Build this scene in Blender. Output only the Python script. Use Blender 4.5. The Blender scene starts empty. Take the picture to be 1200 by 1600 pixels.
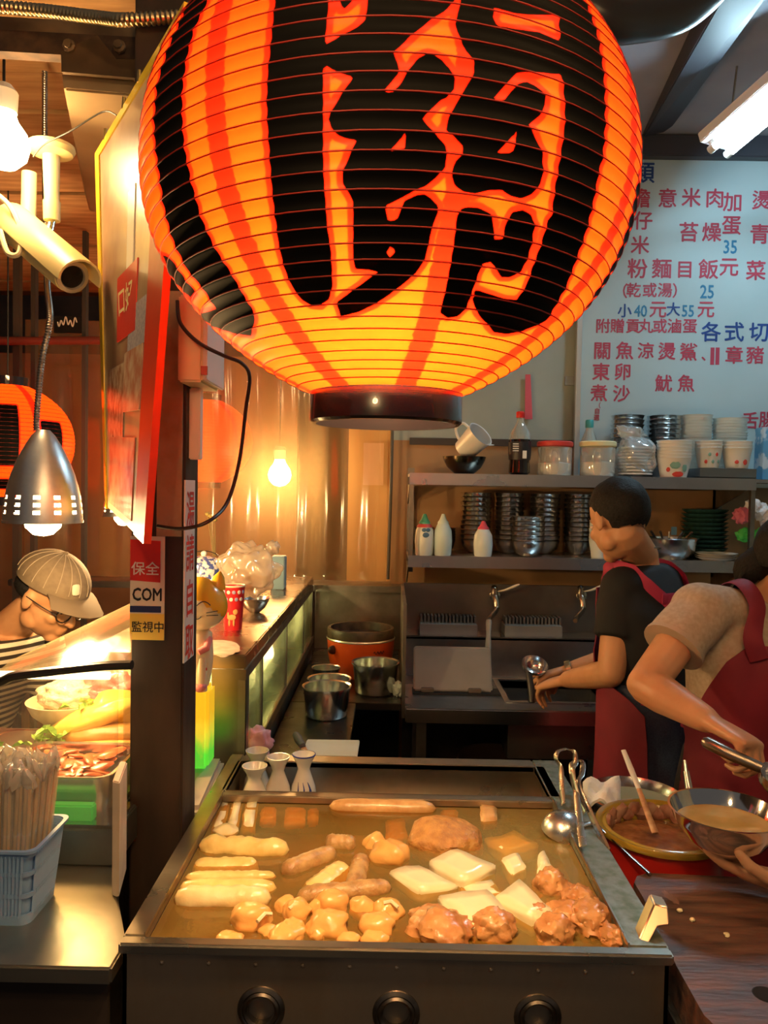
import bpy, bmesh, math, random
import numpy as np
from mathutils import Vector, Matrix, Euler, noise as mnoise
random.seed(7)
scene = bpy.context.scene
COL = scene.collection
# ------------------------------------------------------------------ camera
F = 1200.0                                   # focal length in pixels of the 1200x1600 frame
PITCH, ROLL, YAW = math.radians(-1.8), math.radians(1.0), math.radians(-0.45)
CAM = Vector((0, 0, 1.55))
FW = Vector((math.sin(YAW)*math.cos(PITCH), math.cos(YAW)*math.cos(PITCH), math.sin(PITCH)))
_r = FW.cross(Vector((0, 0, 1))).normalized(); _u = _r.cross(FW)
RT = _r*math.cos(ROLL) + _u*math.sin(ROLL)
UP = -_r*math.sin(ROLL) + _u*math.cos(ROLL)
cam_data = bpy.data.cameras.new('camera'); cam = bpy.data.objects.new('camera', cam_data); COL.objects.link(cam)
cam_data.sensor_fit = 'VERTICAL'; cam_data.sensor_height = 24; cam_data.lens = 24*F/1600
cam_data.clip_start = 0.02
cam.matrix_world = Matrix(((RT.x, UP.x, -FW.x, CAM.x), (RT.y, UP.y, -FW.y, CAM.y), (RT.z, UP.z, -FW.z, CAM.z), (0, 0, 0, 1)))
scene.camera = cam
def ray(px, py):
    v = FW*F + RT*(px-600) + UP*(800-py); return v/v.y
def P(px, py, Y): return CAM + ray(px, py)*Y
def PZ(px, py, Z):
    v = ray(px, py); return CAM + v*((Z-CAM.z)/v.z)
def PX(px, py, X):
    v = ray(px, py); return CAM + v*(X/v.x)
# ------------------------------------------------------------------ view + world
vs = scene.view_settings
vs.view_transform = 'Standard'; vs.look = 'None'; vs.gamma = 1.0; vs.use_curve_mapping = False
vs.exposure = 0.2
w = bpy.data.worlds.new('night'); scene.world = w; w.use_nodes = True
w.node_tree.nodes['Background'].inputs[0].default_value = (0.55, 0.50, 0.46, 1)
w.node_tree.nodes['Background'].inputs[1].default_value = 0.13
# ------------------------------------------------------------------ helpers: materials
def srgb(h):
    if isinstance(h, str):
        c = [int(h[i:i+2], 16)/255 for i in (0, 2, 4)]
        return tuple(((x+.055)/1.055)**2.4 if x > .04045 else x/12.92 for x in c)
    return tuple(h)
MATS = {}
def mat(name, col=(.5,.5,.5), rough=.5, metal=0.0, col2=None, nscale=20, ndist=(.35,.65), bump=0, bscale=60, trans=0,
        emit=None, estr=0, spec=.5, alpha=1, stretch=None, coat=0, sss=0, rough2=None, ior=1.45, detail=4):
    if name in MATS: return MATS[name]
    m = bpy.data.materials.new(name); m.use_nodes = True; nt = m.node_tree; N = nt.nodes; L = nt.links
    b = N['Principled BSDF']
    c = srgb(col)
    b.inputs['Base Color'].default_value = (*c, 1); b.inputs['Roughness'].default_value = rough
    b.inputs['Metallic'].default_value = metal; b.inputs['Specular IOR Level'].default_value = spec
    b.inputs['Transmission Weight'].default_value = trans; b.inputs['Alpha'].default_value = alpha
    b.inputs['Coat Weight'].default_value = coat; b.inputs['IOR'].default_value = ior
    if sss:
        b.inputs['Subsurface Weight'].default_value = sss; b.inputs['Subsurface Radius'].default_value = (.012, .005, .003)
        b.inputs['Subsurface Scale'].default_value = 1.0
    if emit is not None:
        b.inputs['Emission Color'].default_value = (*srgb(emit), 1); b.inputs['Emission Strength'].default_value = estr
    tc = None
    def coords():
        nonlocal tc
        if tc is None:
            t = N.new('ShaderNodeTexCoord'); tc = t.outputs['Object']
            if stretch:
                mp = N.new('ShaderNodeMapping'); mp.inputs['Scale'].default_value = stretch
                L.new(tc, mp.inputs['Vector']); tc = mp.outputs['Vector']
        return tc
    if col2 is not None or rough2 is not None:
        n = N.new('ShaderNodeTexNoise'); n.inputs['Scale'].default_value = nscale; n.inputs['Detail'].default_value = detail
        L.new(coords(), n.inputs['Vector'])
        r = N.new('ShaderNodeMapRange'); r.inputs['From Min'].default_value = ndist[0]; r.inputs['From Max'].default_value = ndist[1]
        L.new(n.outputs['Fac'], r.inputs['Value'])
        if col2 is not None:
            mx = N.new('ShaderNodeMix'); mx.data_type = 'RGBA'
            mx.inputs['A'].default_value = (*c, 1); mx.inputs['B'].default_value = (*srgb(col2), 1)
            L.new(r.outputs['Result'], mx.inputs['Factor']); L.new(mx.outputs['Result'], b.inputs['Base Color'])
        if rough2 is not None:
            r2 = N.new('ShaderNodeMapRange'); r2.inputs['To Min'].default_value = rough; r2.inputs['To Max'].default_value = rough2
            L.new(r.outputs['Result'], r2.inputs['Value']); L.new(r2.outputs['Result'], b.inputs['Roughness'])
    if bump:
        n = N.new('ShaderNodeTexNoise'); n.inputs['Scale'].default_value = bscale; n.inputs['Detail'].default_value = 5
        L.new(coords(), n.inputs['Vector'])
        bp = N.new('ShaderNodeBump'); bp.inputs['Strength'].default_value = bump; bp.inputs['Distance'].default_value = .005
        L.new(n.outputs['Fac'], bp.inputs['Height']); L.new(bp.outputs['Normal'], b.inputs['Normal'])
    MATS[name] = m
    return m
def emission(name, col, strength):
    if name in MATS: return MATS[name]
    m = bpy.data.materials.new(name); m.use_nodes = True; nt = m.node_tree
    nt.nodes.remove(nt.nodes['Principled BSDF'])
    e = nt.nodes.new('ShaderNodeEmission'); e.inputs[0].default_value = (*srgb(col), 1); e.inputs[1].default_value = strength
    nt.links.new(e.outputs[0], nt.nodes['Material Output'].inputs[0]); MATS[name] = m
    return m
def film(name, tint=(1,1,1), body=(.8,.8,.8), transp=.7, gloss=.15, rough=.08, transl=.0):
    """thin clear sheet: transparent + a little diffuse/translucent body + fresnel gloss"""
    if name in MATS: return MATS[name]
    m = bpy.data.materials.new(name); m.use_nodes = True; nt = m.node_tree; N = nt.nodes; L = nt.links
    N.remove(N['Principled BSDF'])
    t = N.new('ShaderNodeBsdfTransparent'); t.inputs[0].default_value = (*srgb(tint), 1)
    d = N.new('ShaderNodeBsdfDiffuse'); d.inputs[0].default_value = (*srgb(body), 1)
    tl = N.new('ShaderNodeBsdfTranslucent'); tl.inputs[0].default_value = (*srgb(body), 1)
    g = N.new('ShaderNodeBsdfGlossy'); g.inputs[0].default_value = (1, 1, 1, 1); g.inputs['Roughness'].default_value = rough
    m0 = N.new('ShaderNodeMixShader'); m0.inputs[0].default_value = transl
    L.new(d.outputs[0], m0.inputs[1]); L.new(tl.outputs[0], m0.inputs[2])
    m1 = N.new('ShaderNodeMixShader'); m1.inputs[0].default_value = transp
    L.new(m0.outputs[0], m1.inputs[1]); L.new(t.outputs[0], m1.inputs[2])
    lw = N.new('ShaderNodeLayerWeight'); lw.inputs[0].default_value = .25
    mr = N.new('ShaderNodeMapRange'); mr.inputs['To Min'].default_value = gloss*.35; mr.inputs['To Max'].default_value = min(1, gloss*4)
    L.new(lw.outputs['Facing'], mr.inputs['Value'])
    m2 = N.new('ShaderNodeMixShader'); L.new(mr.outputs['Result'], m2.inputs[0])
    L.new(m1.outputs[0], m2.inputs[1]); L.new(g.outputs[0], m2.inputs[2])
    L.new(m2.outputs[0], N['Material Output'].inputs[0]); MATS[name] = m
    return m
# ------------------------------------------------------------------ helpers: geometry -> (verts, faces)
def V3(v): return Vector(v)
def boxp(x0, x1, y0, y1, z0, z1):
    v = [(x, y, z) for z in (z0, z1) for y in (y0, y1) for x in (x0, x1)]
    return v, [(0,2,3,1), (4,5,7,6), (0,1,5,4), (2,6,7,3), (0,4,6,2), (1,3,7,5)]
def hexa(a, b):
    """a, b: two quads of 4 points each (matching order) -> closed hexahedron"""
    v = [tuple(p) for p in a] + [tuple(p) for p in b]
    return v, [(3,2,1,0), (4,5,6,7)] + [(i, (i+1) % 4, 4+(i+1) % 4, 4+i) for i in range(4)]
def prism(poly, vec):
    n = len(poly); vec = V3(vec)
    v = [tuple(V3(p)) for p in poly] + [tuple(V3(p)+vec) for p in poly]
    return v, [tuple(range(n-1, -1, -1)), tuple(range(n, 2*n))] + [(i, (i+1) % n, n+(i+1) % n, n+i) for i in range(n)]
def frame_of(d, ref=(0, 0, 1)):
    d = V3(d).normalized(); r = V3(ref)
    if abs(d.dot(r)) > .97: r = Vector((1, 0, 0)) if abs(d.x) < .9 else Vector((0, 1, 0))
    a = d.cross(r).normalized(); return a, a.cross(d)
def loft(rings, cap=True, closed=False):
    n = len(rings[0]); v = [tuple(p) for r in rings for p in r]; f = []
    m = len(rings)
    for i in range(m if closed else m-1):
        j = (i+1) % m
        for k in range(n):
            k2 = (k+1) % n
            f.append((i*n+k, i*n+k2, j*n+k2, j*n+k))
    if cap and not closed:
        f.append(tuple(range(n-1, -1, -1))); f.append(tuple((m-1)*n+k for k in range(n)))
    return v, f
def ring(c, a, b, n=12, e=1.0, ph=0):
    """superellipse ring, a & b are radius vectors"""
    c, a, b = V3(c), V3(a), V3(b); out = []
    for k in range(n):
        t = 2*math.pi*k/n + ph; ct, st = math.cos(t), math.sin(t)
        out.append(c + a*(abs(ct)**e*(1 if ct >= 0 else -1)) + b*(abs(st)**e*(1 if st >= 0 else -1)))
    return out
def smooth_path(pts, n=6, closed=False):
    """Catmull-Rom through points"""
    pts = [V3(p) for p in pts]; out = []; m = len(pts)
    for i in range(m if closed else m-1):
        if closed: p0, p1, p2, p3 = pts[i-1], pts[i], pts[(i+1) % m], pts[(i+2) % m]
        else: p0, p1, p2, p3 = pts[max(i-1, 0)], pts[i], pts[i+1], pts[min(i+2, m-1)]
        for k in range(n):
            t = k/n
            out.append(.5*((2*p1)+(p2-p0)*t+(2*p0-5*p1+4*p2-p3)*t*t+(3*p1-p0-3*p2+p3)*t**3))
    if not closed: out.append(pts[-1])
    return out
def tube(path, r, n=8, closed=False, flat=1.0, ref=(0, 0, 1)):
    """r number or list; flat squashes the second axis"""
    path = [V3(p) for p in path]; rings = []; m = len(path)
    prev = None
    for i, p in enumerate(path):
        if closed: d = path[(i+1) % m] - path[i-1]
        else: d = path[min(i+1, m-1)] - path[max(i-1, 0)]
        if d.length < 1e-9: d = Vector((0, 0, 1))
        d.normalize()
        if prev is None: a, b = frame_of(d, ref)
        else:
            a = prev - d*prev.dot(d)
            a = a.normalized() if a.length > 1e-6 else frame_of(d, ref)[0]
            b = a.cross(d)
        prev = a
        rr = r[i] if hasattr(r, '__len__') else r
        rings.append(ring(p, a*rr, b*rr*flat, n))
    return loft(rings, closed=closed)
def seg(p, q, r, n=12, r2=None): return tube([p, q], [r, r if r2 is None else r2], n)
def lathe(prof, c=(0, 0, 0), n=32, axis=(0, 0, 1), close=False):
    """prof: [(r, h)...] revolved about axis at c. r=0 ends are merged to a fan"""
    c = V3(c); ax = V3(axis).normalized(); a, b = frame_of(ax, (0, 1, 0)); v = []; f = []; idx = []
    for (r, h) in prof:
        if r < 1e-7: idx.append([len(v)]); v.append(tuple(c+ax*h))
        else:
            idx.append(list(range(len(v), len(v)+n)))
            for k in range(n):
                t = 2*math.pi*k/n; v.append(tuple(c+ax*h+a*(r*math.cos(t))+b*(r*math.sin(t))))
    m = len(idx)
    for i in range(m if close else m-1):
        A, B = idx[i], idx[(i+1) % m]
        if len(A) == 1 and len(B) == 1: continue
        for k in range(n):
            k2 = (k+1) % n
            if len(A) == 1: f.append((A[0], B[k2], B[k]))
            elif len(B) == 1: f.append((A[k], A[k2], B[0]))
            else: f.append((A[k], A[k2], B[k2], B[k]))
    return v, f
def sphere(c, r, n=16, m=10):
    if not hasattr(r, '__len__'): r = (r, r, r)
    prof = [(math.sin(math.pi*i/m), -math.cos(math.pi*i/m)) for i in range(m+1)]
    prof[0] = (0, -1); prof[-1] = (0, 1)
    v, f = lathe(prof, n=n); c = V3(c)
    return [(c.x+p[0]*r[0], c.y+p[1]*r[1], c.z+p[2]*r[2]) for p in v], f
def ico(sub=3):
    bm = bmesh.new(); bmesh.ops.create_icosphere(bm, subdivisions=sub, radius=1)
    v = [x.co.copy() for x in bm.verts]; f = [tuple(x.index for x in q.verts) for q in bm.faces]; bm.free()
    return v, f
_ICO = {}
def blob(c, size, rot=(0, 0, 0), amp=.15, freq=2.0, seed=0, sub=3, power=1.0, amp2=0, freq2=8):
    """noisy super-ellipsoid; power<1 makes it boxier"""
    if sub not in _ICO: _ICO[sub] = ico(sub)
    v0, f = _ICO[sub]; M = Euler(rot).to_matrix(); c = V3(c); off = Vector((seed*7.3, seed*3.1, seed*1.7)); out = []
    for p in v0:
        k = 1 + amp*mnoise.noise(p*freq+off) + (amp2*mnoise.noise(p*freq2+off) if amp2 else 0)
        q = Vector([math.copysign(abs(t)**power, t) for t in p])*k if power != 1 else p*k
        out.append(tuple(c + M @ Vector((q.x*size[0], q.y*size[1], q.z*size[2]))))
    return out, f
def join(*parts):
    v = []; f = []
    for (a, b) in parts:
        o = len(v); v += list(a); f += [tuple(i+o for i in q) for q in b]
    return v, f
def xform(vf, M): return [tuple(M @ V3(p)) for p in vf[0]], vf[1]
def solid_frame(outer, inner, vec):
    """two matching loops (lists of points) -> frame extruded by vec"""
    n = len(outer); vec = V3(vec)
    v = [tuple(V3(p)) for p in outer]+[tuple(V3(p)) for p in inner]+[tuple(V3(p)+vec) for p in outer]+[tuple(V3(p)+vec) for p in inner]
    f = []
    for i in range(n):
        j = (i+1) % n
        f += [(i, j, n+j, n+i), (2*n+j, 2*n+i, 3*n+i, 3*n+j), (i, 2*n+i, 2*n+j, j), (n+i, n+j, 3*n+j, 3*n+i)]
    return v, f
def sheet(grid, th, nrm=None):
    R_, C_ = len(grid), len(grid[0]); v = [Vector(p) for r_ in grid for p in r_]; N_ = []
    for i in range(R_):
        for j in range(C_):
            a_ = Vector(grid[min(i+1, R_-1)][j])-Vector(grid[max(i-1, 0)][j]); b_ = Vector(grid[i][min(j+1, C_-1)])-Vector(grid[i][max(j-1, 0)]); N_.append(a_.cross(b_).normalized())
    n = len(v); V_ = [tuple(p+N_[i]*th*.5) for i, p in enumerate(v)]+[tuple(p-N_[i]*th*.5) for i, p in enumerate(v)]; f = []
    for i in range(R_-1):
        for j in range(C_-1):
            q = (i*C_+j, i*C_+j+1, (i+1)*C_+j+1, (i+1)*C_+j); f += [q, tuple(n+k for k in reversed(q))]
    edge = [i for i in range(C_)]+[i*C_+C_-1 for i in range(1, R_)]+[(R_-1)*C_+j for j in range(C_-2, -1, -1)]+[i*C_ for i in range(R_-2, 0, -1)]
    for k in range(len(edge)): a_, b_ = edge[k], edge[(k+1) % len(edge)]; f.append((a_, b_, n+b_, n+a_))
    return V_, f
# ------------------------------------------------------------------ helpers: objects
def obj(name, vf, m=None, parent=None, smooth=False, bevel=0, angle=40, fix=True):
    me = bpy.data.meshes.new(name); me.from_pydata([tuple(p) for p in vf[0]], [], vf[1]); me.update()
    if fix or bevel:
        bm = bmesh.new(); bm.from_mesh(me); bmesh.ops.recalc_face_normals(bm, faces=bm.faces)
        if bevel:
            es = [e for e in bm.edges if len(e.link_faces) == 2 and e.calc_face_angle(0) > math.radians(30)]
            if es: bmesh.ops.bevel(bm, geom=es, offset=bevel, segments=2, affect='EDGES', clamp_overlap=True)
        bm.to_mesh(me); bm.free()
    if smooth or bevel:
        me.polygons.foreach_set('use_smooth', [True]*len(me.polygons))
        try: me.set_sharp_from_angle(angle=math.radians(angle))
        except Exception: pass
    o = bpy.data.objects.new(name, me); COL.objects.link(o)
    if m: me.materials.append(m)
    if parent is not None:
        o.parent = parent; o.matrix_parent_inverse = parent_mat(parent).inverted()
    return o
def parent_mat(p):
    M = Matrix.Translation(p.location) @ p.rotation_euler.to_matrix().to_4x4()
    if p.parent is not None: M = parent_mat(p.parent) @ p.matrix_parent_inverse @ M
    return M
def thing(name, label, cat, loc=(0, 0, 0), group=None):
    o = bpy.data.objects.new(name, None); COL.objects.link(o); o.location = loc; o.empty_display_size = .05
    return tag(o, label, cat, group)
def tag(o, label, cat=None, group=None, kind=None):
    o['label'] = label
    if cat: o['category'] = cat
    if group: o['group'] = group
    if kind: o['kind'] = kind
    return o
def struct(o, label=None):
    o['kind'] = 'structure'
    if label: o['label'] = label
    return o
def centre(o):
    """move a mesh object's origin to its base centre (keeps it in place)"""
    me = o.data; n = len(me.vertices); a = np.empty(n*3); me.vertices.foreach_get('co', a); a = a.reshape(-1, 3)
    c = Vector(((a[:, 0].min()+a[:, 0].max())/2, (a[:, 1].min()+a[:, 1].max())/2, a[:, 2].min()))
    me.transform(Matrix.Translation(-c)); o.location = c
    return o
def copy_tree(o, loc=None, rotz=None, parent=None, label=None):
    c = o.copy(); COL.objects.link(c)
    if parent is not None: c.parent = parent
    if loc is not None: c.location = loc
    if rotz is not None: c.rotation_euler = (0, 0, rotz)
    if label: c['label'] = label
    for ch in [x for x in bpy.data.objects if x.parent == o]: copy_tree(ch, parent=c)
    return c
def text_vf(s, size, M, bold=.0, depth=0.0, res=2, xs=1.0, align='CENTER'):
    """flat lettering mesh; local x right, y up, centred on the glyph"""
    cu = bpy.data.curves.new('lettering', 'FONT'); cu.body = s; cu.size = size; cu.align_x = align; cu.align_y = 'CENTER'
    cu.resolution_u = res; cu.extrude = depth
    o = bpy.data.objects.new('lettering', cu); COL.objects.link(o)
    dg = bpy.context.evaluated_depsgraph_get(); me = bpy.data.meshes.new_from_object(o.evaluated_get(dg))
    v = [p.co.copy() for p in me.vertices]; f = [tuple(p.vertices) for p in me.polygons]
    bpy.data.objects.remove(o); bpy.data.curves.remove(cu); bpy.data.meshes.remove(me)
    S = Matrix.Diagonal((xs, 1, 1, 1))
    if bold:                                  # heavier strokes: the glyph laid over itself a hair apart
        n = len(v); V_ = []; F_ = []; b = bold*size
        for k, (dx, dy) in enumerate(((0, 0), (b, 0), (-b, 0), (0, b), (0, -b))):
            V_ += [p+Vector((dx, dy, k*.00006)) for p in v]; F_ += [tuple(i+k*n for i in q) for q in f]
        v, f = V_, F_
    return [tuple(M @ (S @ p)) for p in v], f
def plane_mat(c, right, up):
    r = V3(right).normalized(); u = V3(up); u = (u - r*u.dot(r)).normalized(); n = r.cross(u); c = V3(c)
    return Matrix(((r.x, u.x, n.x, c.x), (r.y, u.y, n.y, c.y), (r.z, u.z, n.z, c.z), (0, 0, 0, 1)))
def remesh(name, vf, m, parent, voxel=.008, smooth=2, fac=.5):
    """fuse overlapping closed pieces into one continuous surface"""
    o = obj(name, vf, m, parent, smooth=True, angle=180)
    md = o.modifiers.new('r', 'REMESH'); md.mode = 'VOXEL'; md.voxel_size = voxel; md.use_smooth_shade = True
    if smooth:
        sm = o.modifiers.new('s', 'SMOOTH'); sm.factor = fac; sm.iterations = smooth
    dg = bpy.context.evaluated_depsgraph_get(); me = bpy.data.meshes.new_from_object(o.evaluated_get(dg))
    o.modifiers.clear(); old = o.data; o.data = me; me.name = name; bpy.data.meshes.remove(old)
    if not me.materials: me.materials.append(m)
    me.polygons.foreach_set('use_smooth', [True]*len(me.polygons))
    return o
def point_light(name, loc, energy, col, radius=.03):
    l = bpy.data.lights.new(name, 'POINT'); l.energy = energy; l.color = col; l.shadow_soft_size = radius
    o = bpy.data.objects.new(name, l); COL.objects.link(o); o.location = loc
    return o
# ------------------------------------------------------------------ shared materials
STEEL = mat('brushed_steel', (.62,.60,.57), .30, 1, col2=(.48,.46,.43), nscale=5, stretch=(1, 12, 12), rough2=.4, bump=.05, bscale=80)
STEEL_DK = mat('grimy_steel', (.34,.31,.27), .36, 1, col2=(.20,.18,.15), nscale=7, rough2=.5, bump=.05)
STEEL_BR = mat('bright_steel', (.72,.72,.72), .16, 1, col2=(.6,.6,.6), nscale=9, rough2=.24)
BLACK = mat('black_plastic', (.012,.012,.013), .4)
WHITE = mat('white_plastic', (.78,.77,.74), .4)
RED = mat('red_plastic', (.65,.02,.015), .35)
WARM = (1.0, .60, .24); COOL = (.72, .90, 1.0)
# ================================================================== the setting
M_FLOOR = mat('floor_tiles_dark', (.05,.045,.04), .5, col2=(.025,.022,.02), nscale=6)
M_WALLTAN = mat('tan_panel', (.42,.25,.12), .38, col2=(.34,.19,.08), nscale=3, rough2=.5)
M_WALLGREEN = mat('pale_green_wall', (.36,.42,.38), .55, col2=(.30,.36,.33), nscale=4)
M_CEIL = mat('grey_ceiling', (.36,.37,.42), .6, col2=(.28,.28,.33), nscale=3)
M_DARK = mat('dark_alley', (.09,.055,.04), .7, col2=(.04,.028,.022), nscale=2.5)
M_DKMETAL = mat('dark_painted_beam', (.05,.05,.065), .45)
WALL_Y = 3.6
struct(obj('floor', boxp(-3, 3, -1.5, 6, -.1, 0), M_FLOOR), 'dark floor of the stall')
# back wall: tan sheet low, pale green sheet above
def wallseg(name, a, b, c, d, m, y0=WALL_Y, t=.08): return struct(obj(name, boxp(a, b, y0, y0+t, c, d), m))
xw = P(613, 700, WALL_Y).x
zg = P(760, 690, WALL_Y).z
wallseg('wall_back', xw, 3, 0, zg, M_WALLTAN)['label'] = 'tan sheet wall behind the shelves'
wallseg('wall_back_upper', xw, 3, zg, 3.3, M_WALLGREEN)['label'] = 'pale green painted wall above the shelves'
struct(obj('trim_1', boxp(P(640, 690, 3.59).x, P(905, 690, 3.59).x, WALL_Y-.012, WALL_Y, zg-.02, zg+.012), mat('dark_trim', (.05,.04,.035), .5), None), 'dark trim under the green wall')
struct(obj('wall_far', boxp(-3.2, xw, 5.6, 5.7, 0, 3.3), M_DARK), 'dark wall beyond the vinyl curtain')
struct(obj('wall_right', boxp(2.4, 2.5, 0.3, WALL_Y, 0, 3.3), M_WALLGREEN), 'pale green side wall')
struct(obj('ceiling', boxp(-.40, 3, -.25, WALL_Y+.1, 3.16, 3.26), M_CEIL), 'grey ceiling over the kitchen')
struct(obj('wall_left', boxp(-3.3, -3.2, -1.5, 5.7, 0, 3.3), M_DARK), 'dark side of the alley')
# hanging rod at the edge of the vinyl
rod = obj('upright_rod', tube([P(613, 668, 3.5), P(611, 760, 3.5), P(606, 905, 3.5)], .0075, 8), mat('rod_dark', (.10,.09,.07), .5), smooth=True)
tag(rod, 'thin dark upright rod at the edge of the vinyl curtain', 'rod')
# ------------------------------------------------------------------ wood plank awning ceiling on the street side
M_PLANK = mat('plank_wood', (.58,.34,.15), .6, col2=(.40,.21,.08), nscale=3, stretch=(1.5, 14, 14))
aw = struct(obj('ceiling_awning', boxp(-2.6, -.42, 1.62, 4.6, 2.66, 2.70), mat('awning_back', (.10,.06,.03), .7)), 'wood boarded awning ceiling')
y = 1.66; k = 0
pv = boxp(-2.58, -.44, 0, .20, 2.636, 2.659); pm_ = None
while y < 4.4:
    if pm_ is None:
        pm_ = obj('plank', pv, M_PLANK, aw); pm_.location = (0, y, 0)
    else:
        c = pm_.copy(); COL.objects.link(c); c.location = (0, y, (k % 3)*.004); c.parent = aw
    y += .212; k += 1
# steel angle beam along the top edge, with gusset and bolts
M_BEAM = mat('brown_steel', (.30,.20,.11), .5, .6, col2=(.12,.08,.05), nscale=8, rough2=.65)
bm_ = thing('steel_beam', 'brown steel angle beam bolted to the post under the awning', 'beam', P(100, 95, 1.56))
obj('web', prism([P(-60, 22, 1.56), P(217, 38, 1.56), P(217, 58, 1.56), P(-60, 43, 1.56)], (0, .006, 0)), M_BEAM, bm_)
obj('flange', prism([P(-60, 43, 1.56), P(217, 58, 1.56), P(217, 93, 1.55), P(-60, 76, 1.55)], (0, .03, 0)), mat('dark_rust', (.10,.055,.03), .7, .3, col2=(.05,.03,.02), nscale=30, bump=.2), bm_)
for (a, b) in ((109, 73), (187, 74)):
    obj('bolt', join(lathe([(0, 0), (.013, 0), (.013, .006), (.008, .008), (.008, .014), (0, .014)], P(a, b, 1.545), 8, (0, -1, 0))), M_BEAM, bm_)
gu = obj('gusset', prism([P(95, 80, 1.545), P(152, 55, 1.545), P(182, 92, 1.545), P(215, 93, 1.545), P(213, 122, 1.545), P(96, 112, 1.545)], (0, .01, 0)), mat('gusset_brown', (.16,.10,.05), .55, .5, col2=(.09,.055,.03), nscale=12), bm_)
rb = tag(obj('roof_beam', hexa([P(96, 112, 1.57), P(213, 124, 1.57), P(213, 150, 1.57), P(100, 140, 1.57)],
     [P(132, 300, 2.7), P(160, 302, 2.7), P(160, 332, 2.7), P(140, 330, 2.7)]), mat('beam_tan', (.44,.32,.18), .5, .3, col2=(.34,.24,.13), nscale=4), bevel=.004),
     'tan painted roof beam running back under the boarded awning', 'beam')
# flexible metal conduit
def corrugated(path, r, pitch, n=10):
    pts = smooth_path(path, 10); L = [0]
    for i in range(1, len(pts)): L.append(L[-1]+(pts[i]-pts[i-1]).length)
    m = int(L[-1]/(pitch/4)); P_ = []; R_ = []; j = 0
    for i in range(m+1):
        s = L[-1]*i/m
        while j < len(L)-2 and L[j+1] < s: j += 1
        t = (s-L[j])/max(1e-9, L[j+1]-L[j]); P_.append(pts[j].lerp(pts[j+1], t)); R_.append(r*(1, 1, .78, .78)[i % 4])
    return tube(P_, R_, n)
tag(obj('flexible_conduit', corrugated([P(-40, 8, 1.5), P(60, 16, 1.5), P(150, 27, 1.46), P(200, 31, 1.42), P(300, 24, 1.42)], .0125, .009, 10), mat('zinc_conduit', (.55,.42,.24), .3, 1), smooth=True, angle=60),
    'ribbed metal conduit running along the top of the steel beam', 'conduit')
# ------------------------------------------------------------------ kitchen ceiling beams and lamps
cb = tag(obj('ceiling_beam', hexa([P(1005, 215, 3.5), P(1046, 205, 3.5), P(1046, 175, 3.5), P(1005, 180, 3.5)],
     [P(1150, -40, 2.25), P(1225, -40, 2.25), P(1225, -90, 2.25), P(1150, -90, 2.25)]), M_DKMETAL, bevel=.004), 'dark beam running under the grey ceiling', 'beam')
tag(obj('cross_beam', boxp(.95, 2.4, 3.50, 3.58, 3.06, 3.155), M_DKMETAL, bevel=.004), 'dark cross beam above the menu board', 'beam')
tag(obj('vent_duct', tube(smooth_path([P(835, -190, 2.0), P(850, -70, 2.0), P(930, 22, 2.0), P(1000, 30, 2.05), P(1075, 8, 2.1), P(1130, -60, 2.15), P(1150, -200, 2.2)], 8), .055, 20), mat('duct_black', (.025,.025,.03), .3), smooth=True),
    'fat black hose looped under the ceiling behind the lantern', 'hose')
# fluorescent batten with two tubes
A = P(1130, 232, 3.0); B = P(1300, 88, 2.62)
d = (B-A).normalized(); s_, u_ = frame_of(d)
if u_.z < 0: u_ = -u_
fl = thing('fluorescent_lamp', 'white batten with two lit fluorescent tubes under the ceiling', 'lamp', A)
def boxdir(p, q, w_, h_, s_, u_):
    return hexa([p-s_*w_-u_*h_, p+s_*w_-u_*h_, p+s_*w_+u_*h_, p-s_*w_+u_*h_], [q-s_*w_-u_*h_, q+s_*w_-u_*h_, q+s_*w_+u_*h_, q-s_*w_+u_*h_])
obj('housing', boxdir(A-d*.03+u_*.05, B+u_*.05, .085, .022, s_, u_), mat('lamp_white', (.85,.87,.9), .4), fl, bevel=.004)
TUBE = emission('tube_light', (.55,.86,1.0), 112)
for k in (-1, 1):
    t = obj('tube', seg(A+s_*.045*k, B+s_*.045*k, .0145, 14), TUBE, fl, smooth=True)
    obj('end_cap', seg(A+s_*.045*k-d*.025, A+s_*.045*k, .0155, 14), WHITE, fl, smooth=True)
    obj('socket', boxdir(A+s_*.045*k-d*.015+u_*.018, A+s_*.045*k+d*.01+u_*.018, .012, .014, s_, u_), WHITE, fl)
for q in (A.lerp(B, .12), A.lerp(B, .85)): obj('hanger', seg(q+u_*.07, (q.x, q.y, 3.159), .004, 8), STEEL_DK, fl)
# ------------------------------------------------------------------ vinyl curtain closing the back left
def wavy_sheet(x0, x1, y, z0, z1, n, seed, amp=.03):
    v = []; f = []; m = 10
    for i in range(n+1):
        x = x0+(x1-x0)*i/n
        for j in range(m+1):
            z = z0+(z1-z0)*j/m; a = amp*(1-.35*j/m)
            o = a*(math.sin(x*17+seed)+.6*math.sin(x*41+seed*2+.5*math.sin(z*3)))*(.6+.4*mnoise.noise(Vector((x*3, z, seed))))
            v.append((x, y+o, z))
    for i in range(n):
        for j in range(m): f.append((i*(m+1)+j, (i+1)*(m+1)+j, (i+1)*(m+1)+j+1, i*(m+1)+j+1))
    return v, f
VINYL = film('vinyl_film', (.95,.88,.72), (.58,.40,.19), transp=.60, gloss=.13, rough=.12, transl=.6)  # body colour brightened to paint the golden haze into the sheet
tag(obj('vinyl_curtain', wavy_sheet(-1.75, P(606, 700, 3.62).x, 3.66, 1.102, 2.32, 240, 1.0, .022), VINYL, smooth=True, angle=180),
    'clear vinyl curtain hanging behind the glass counter', 'curtain')
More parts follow.
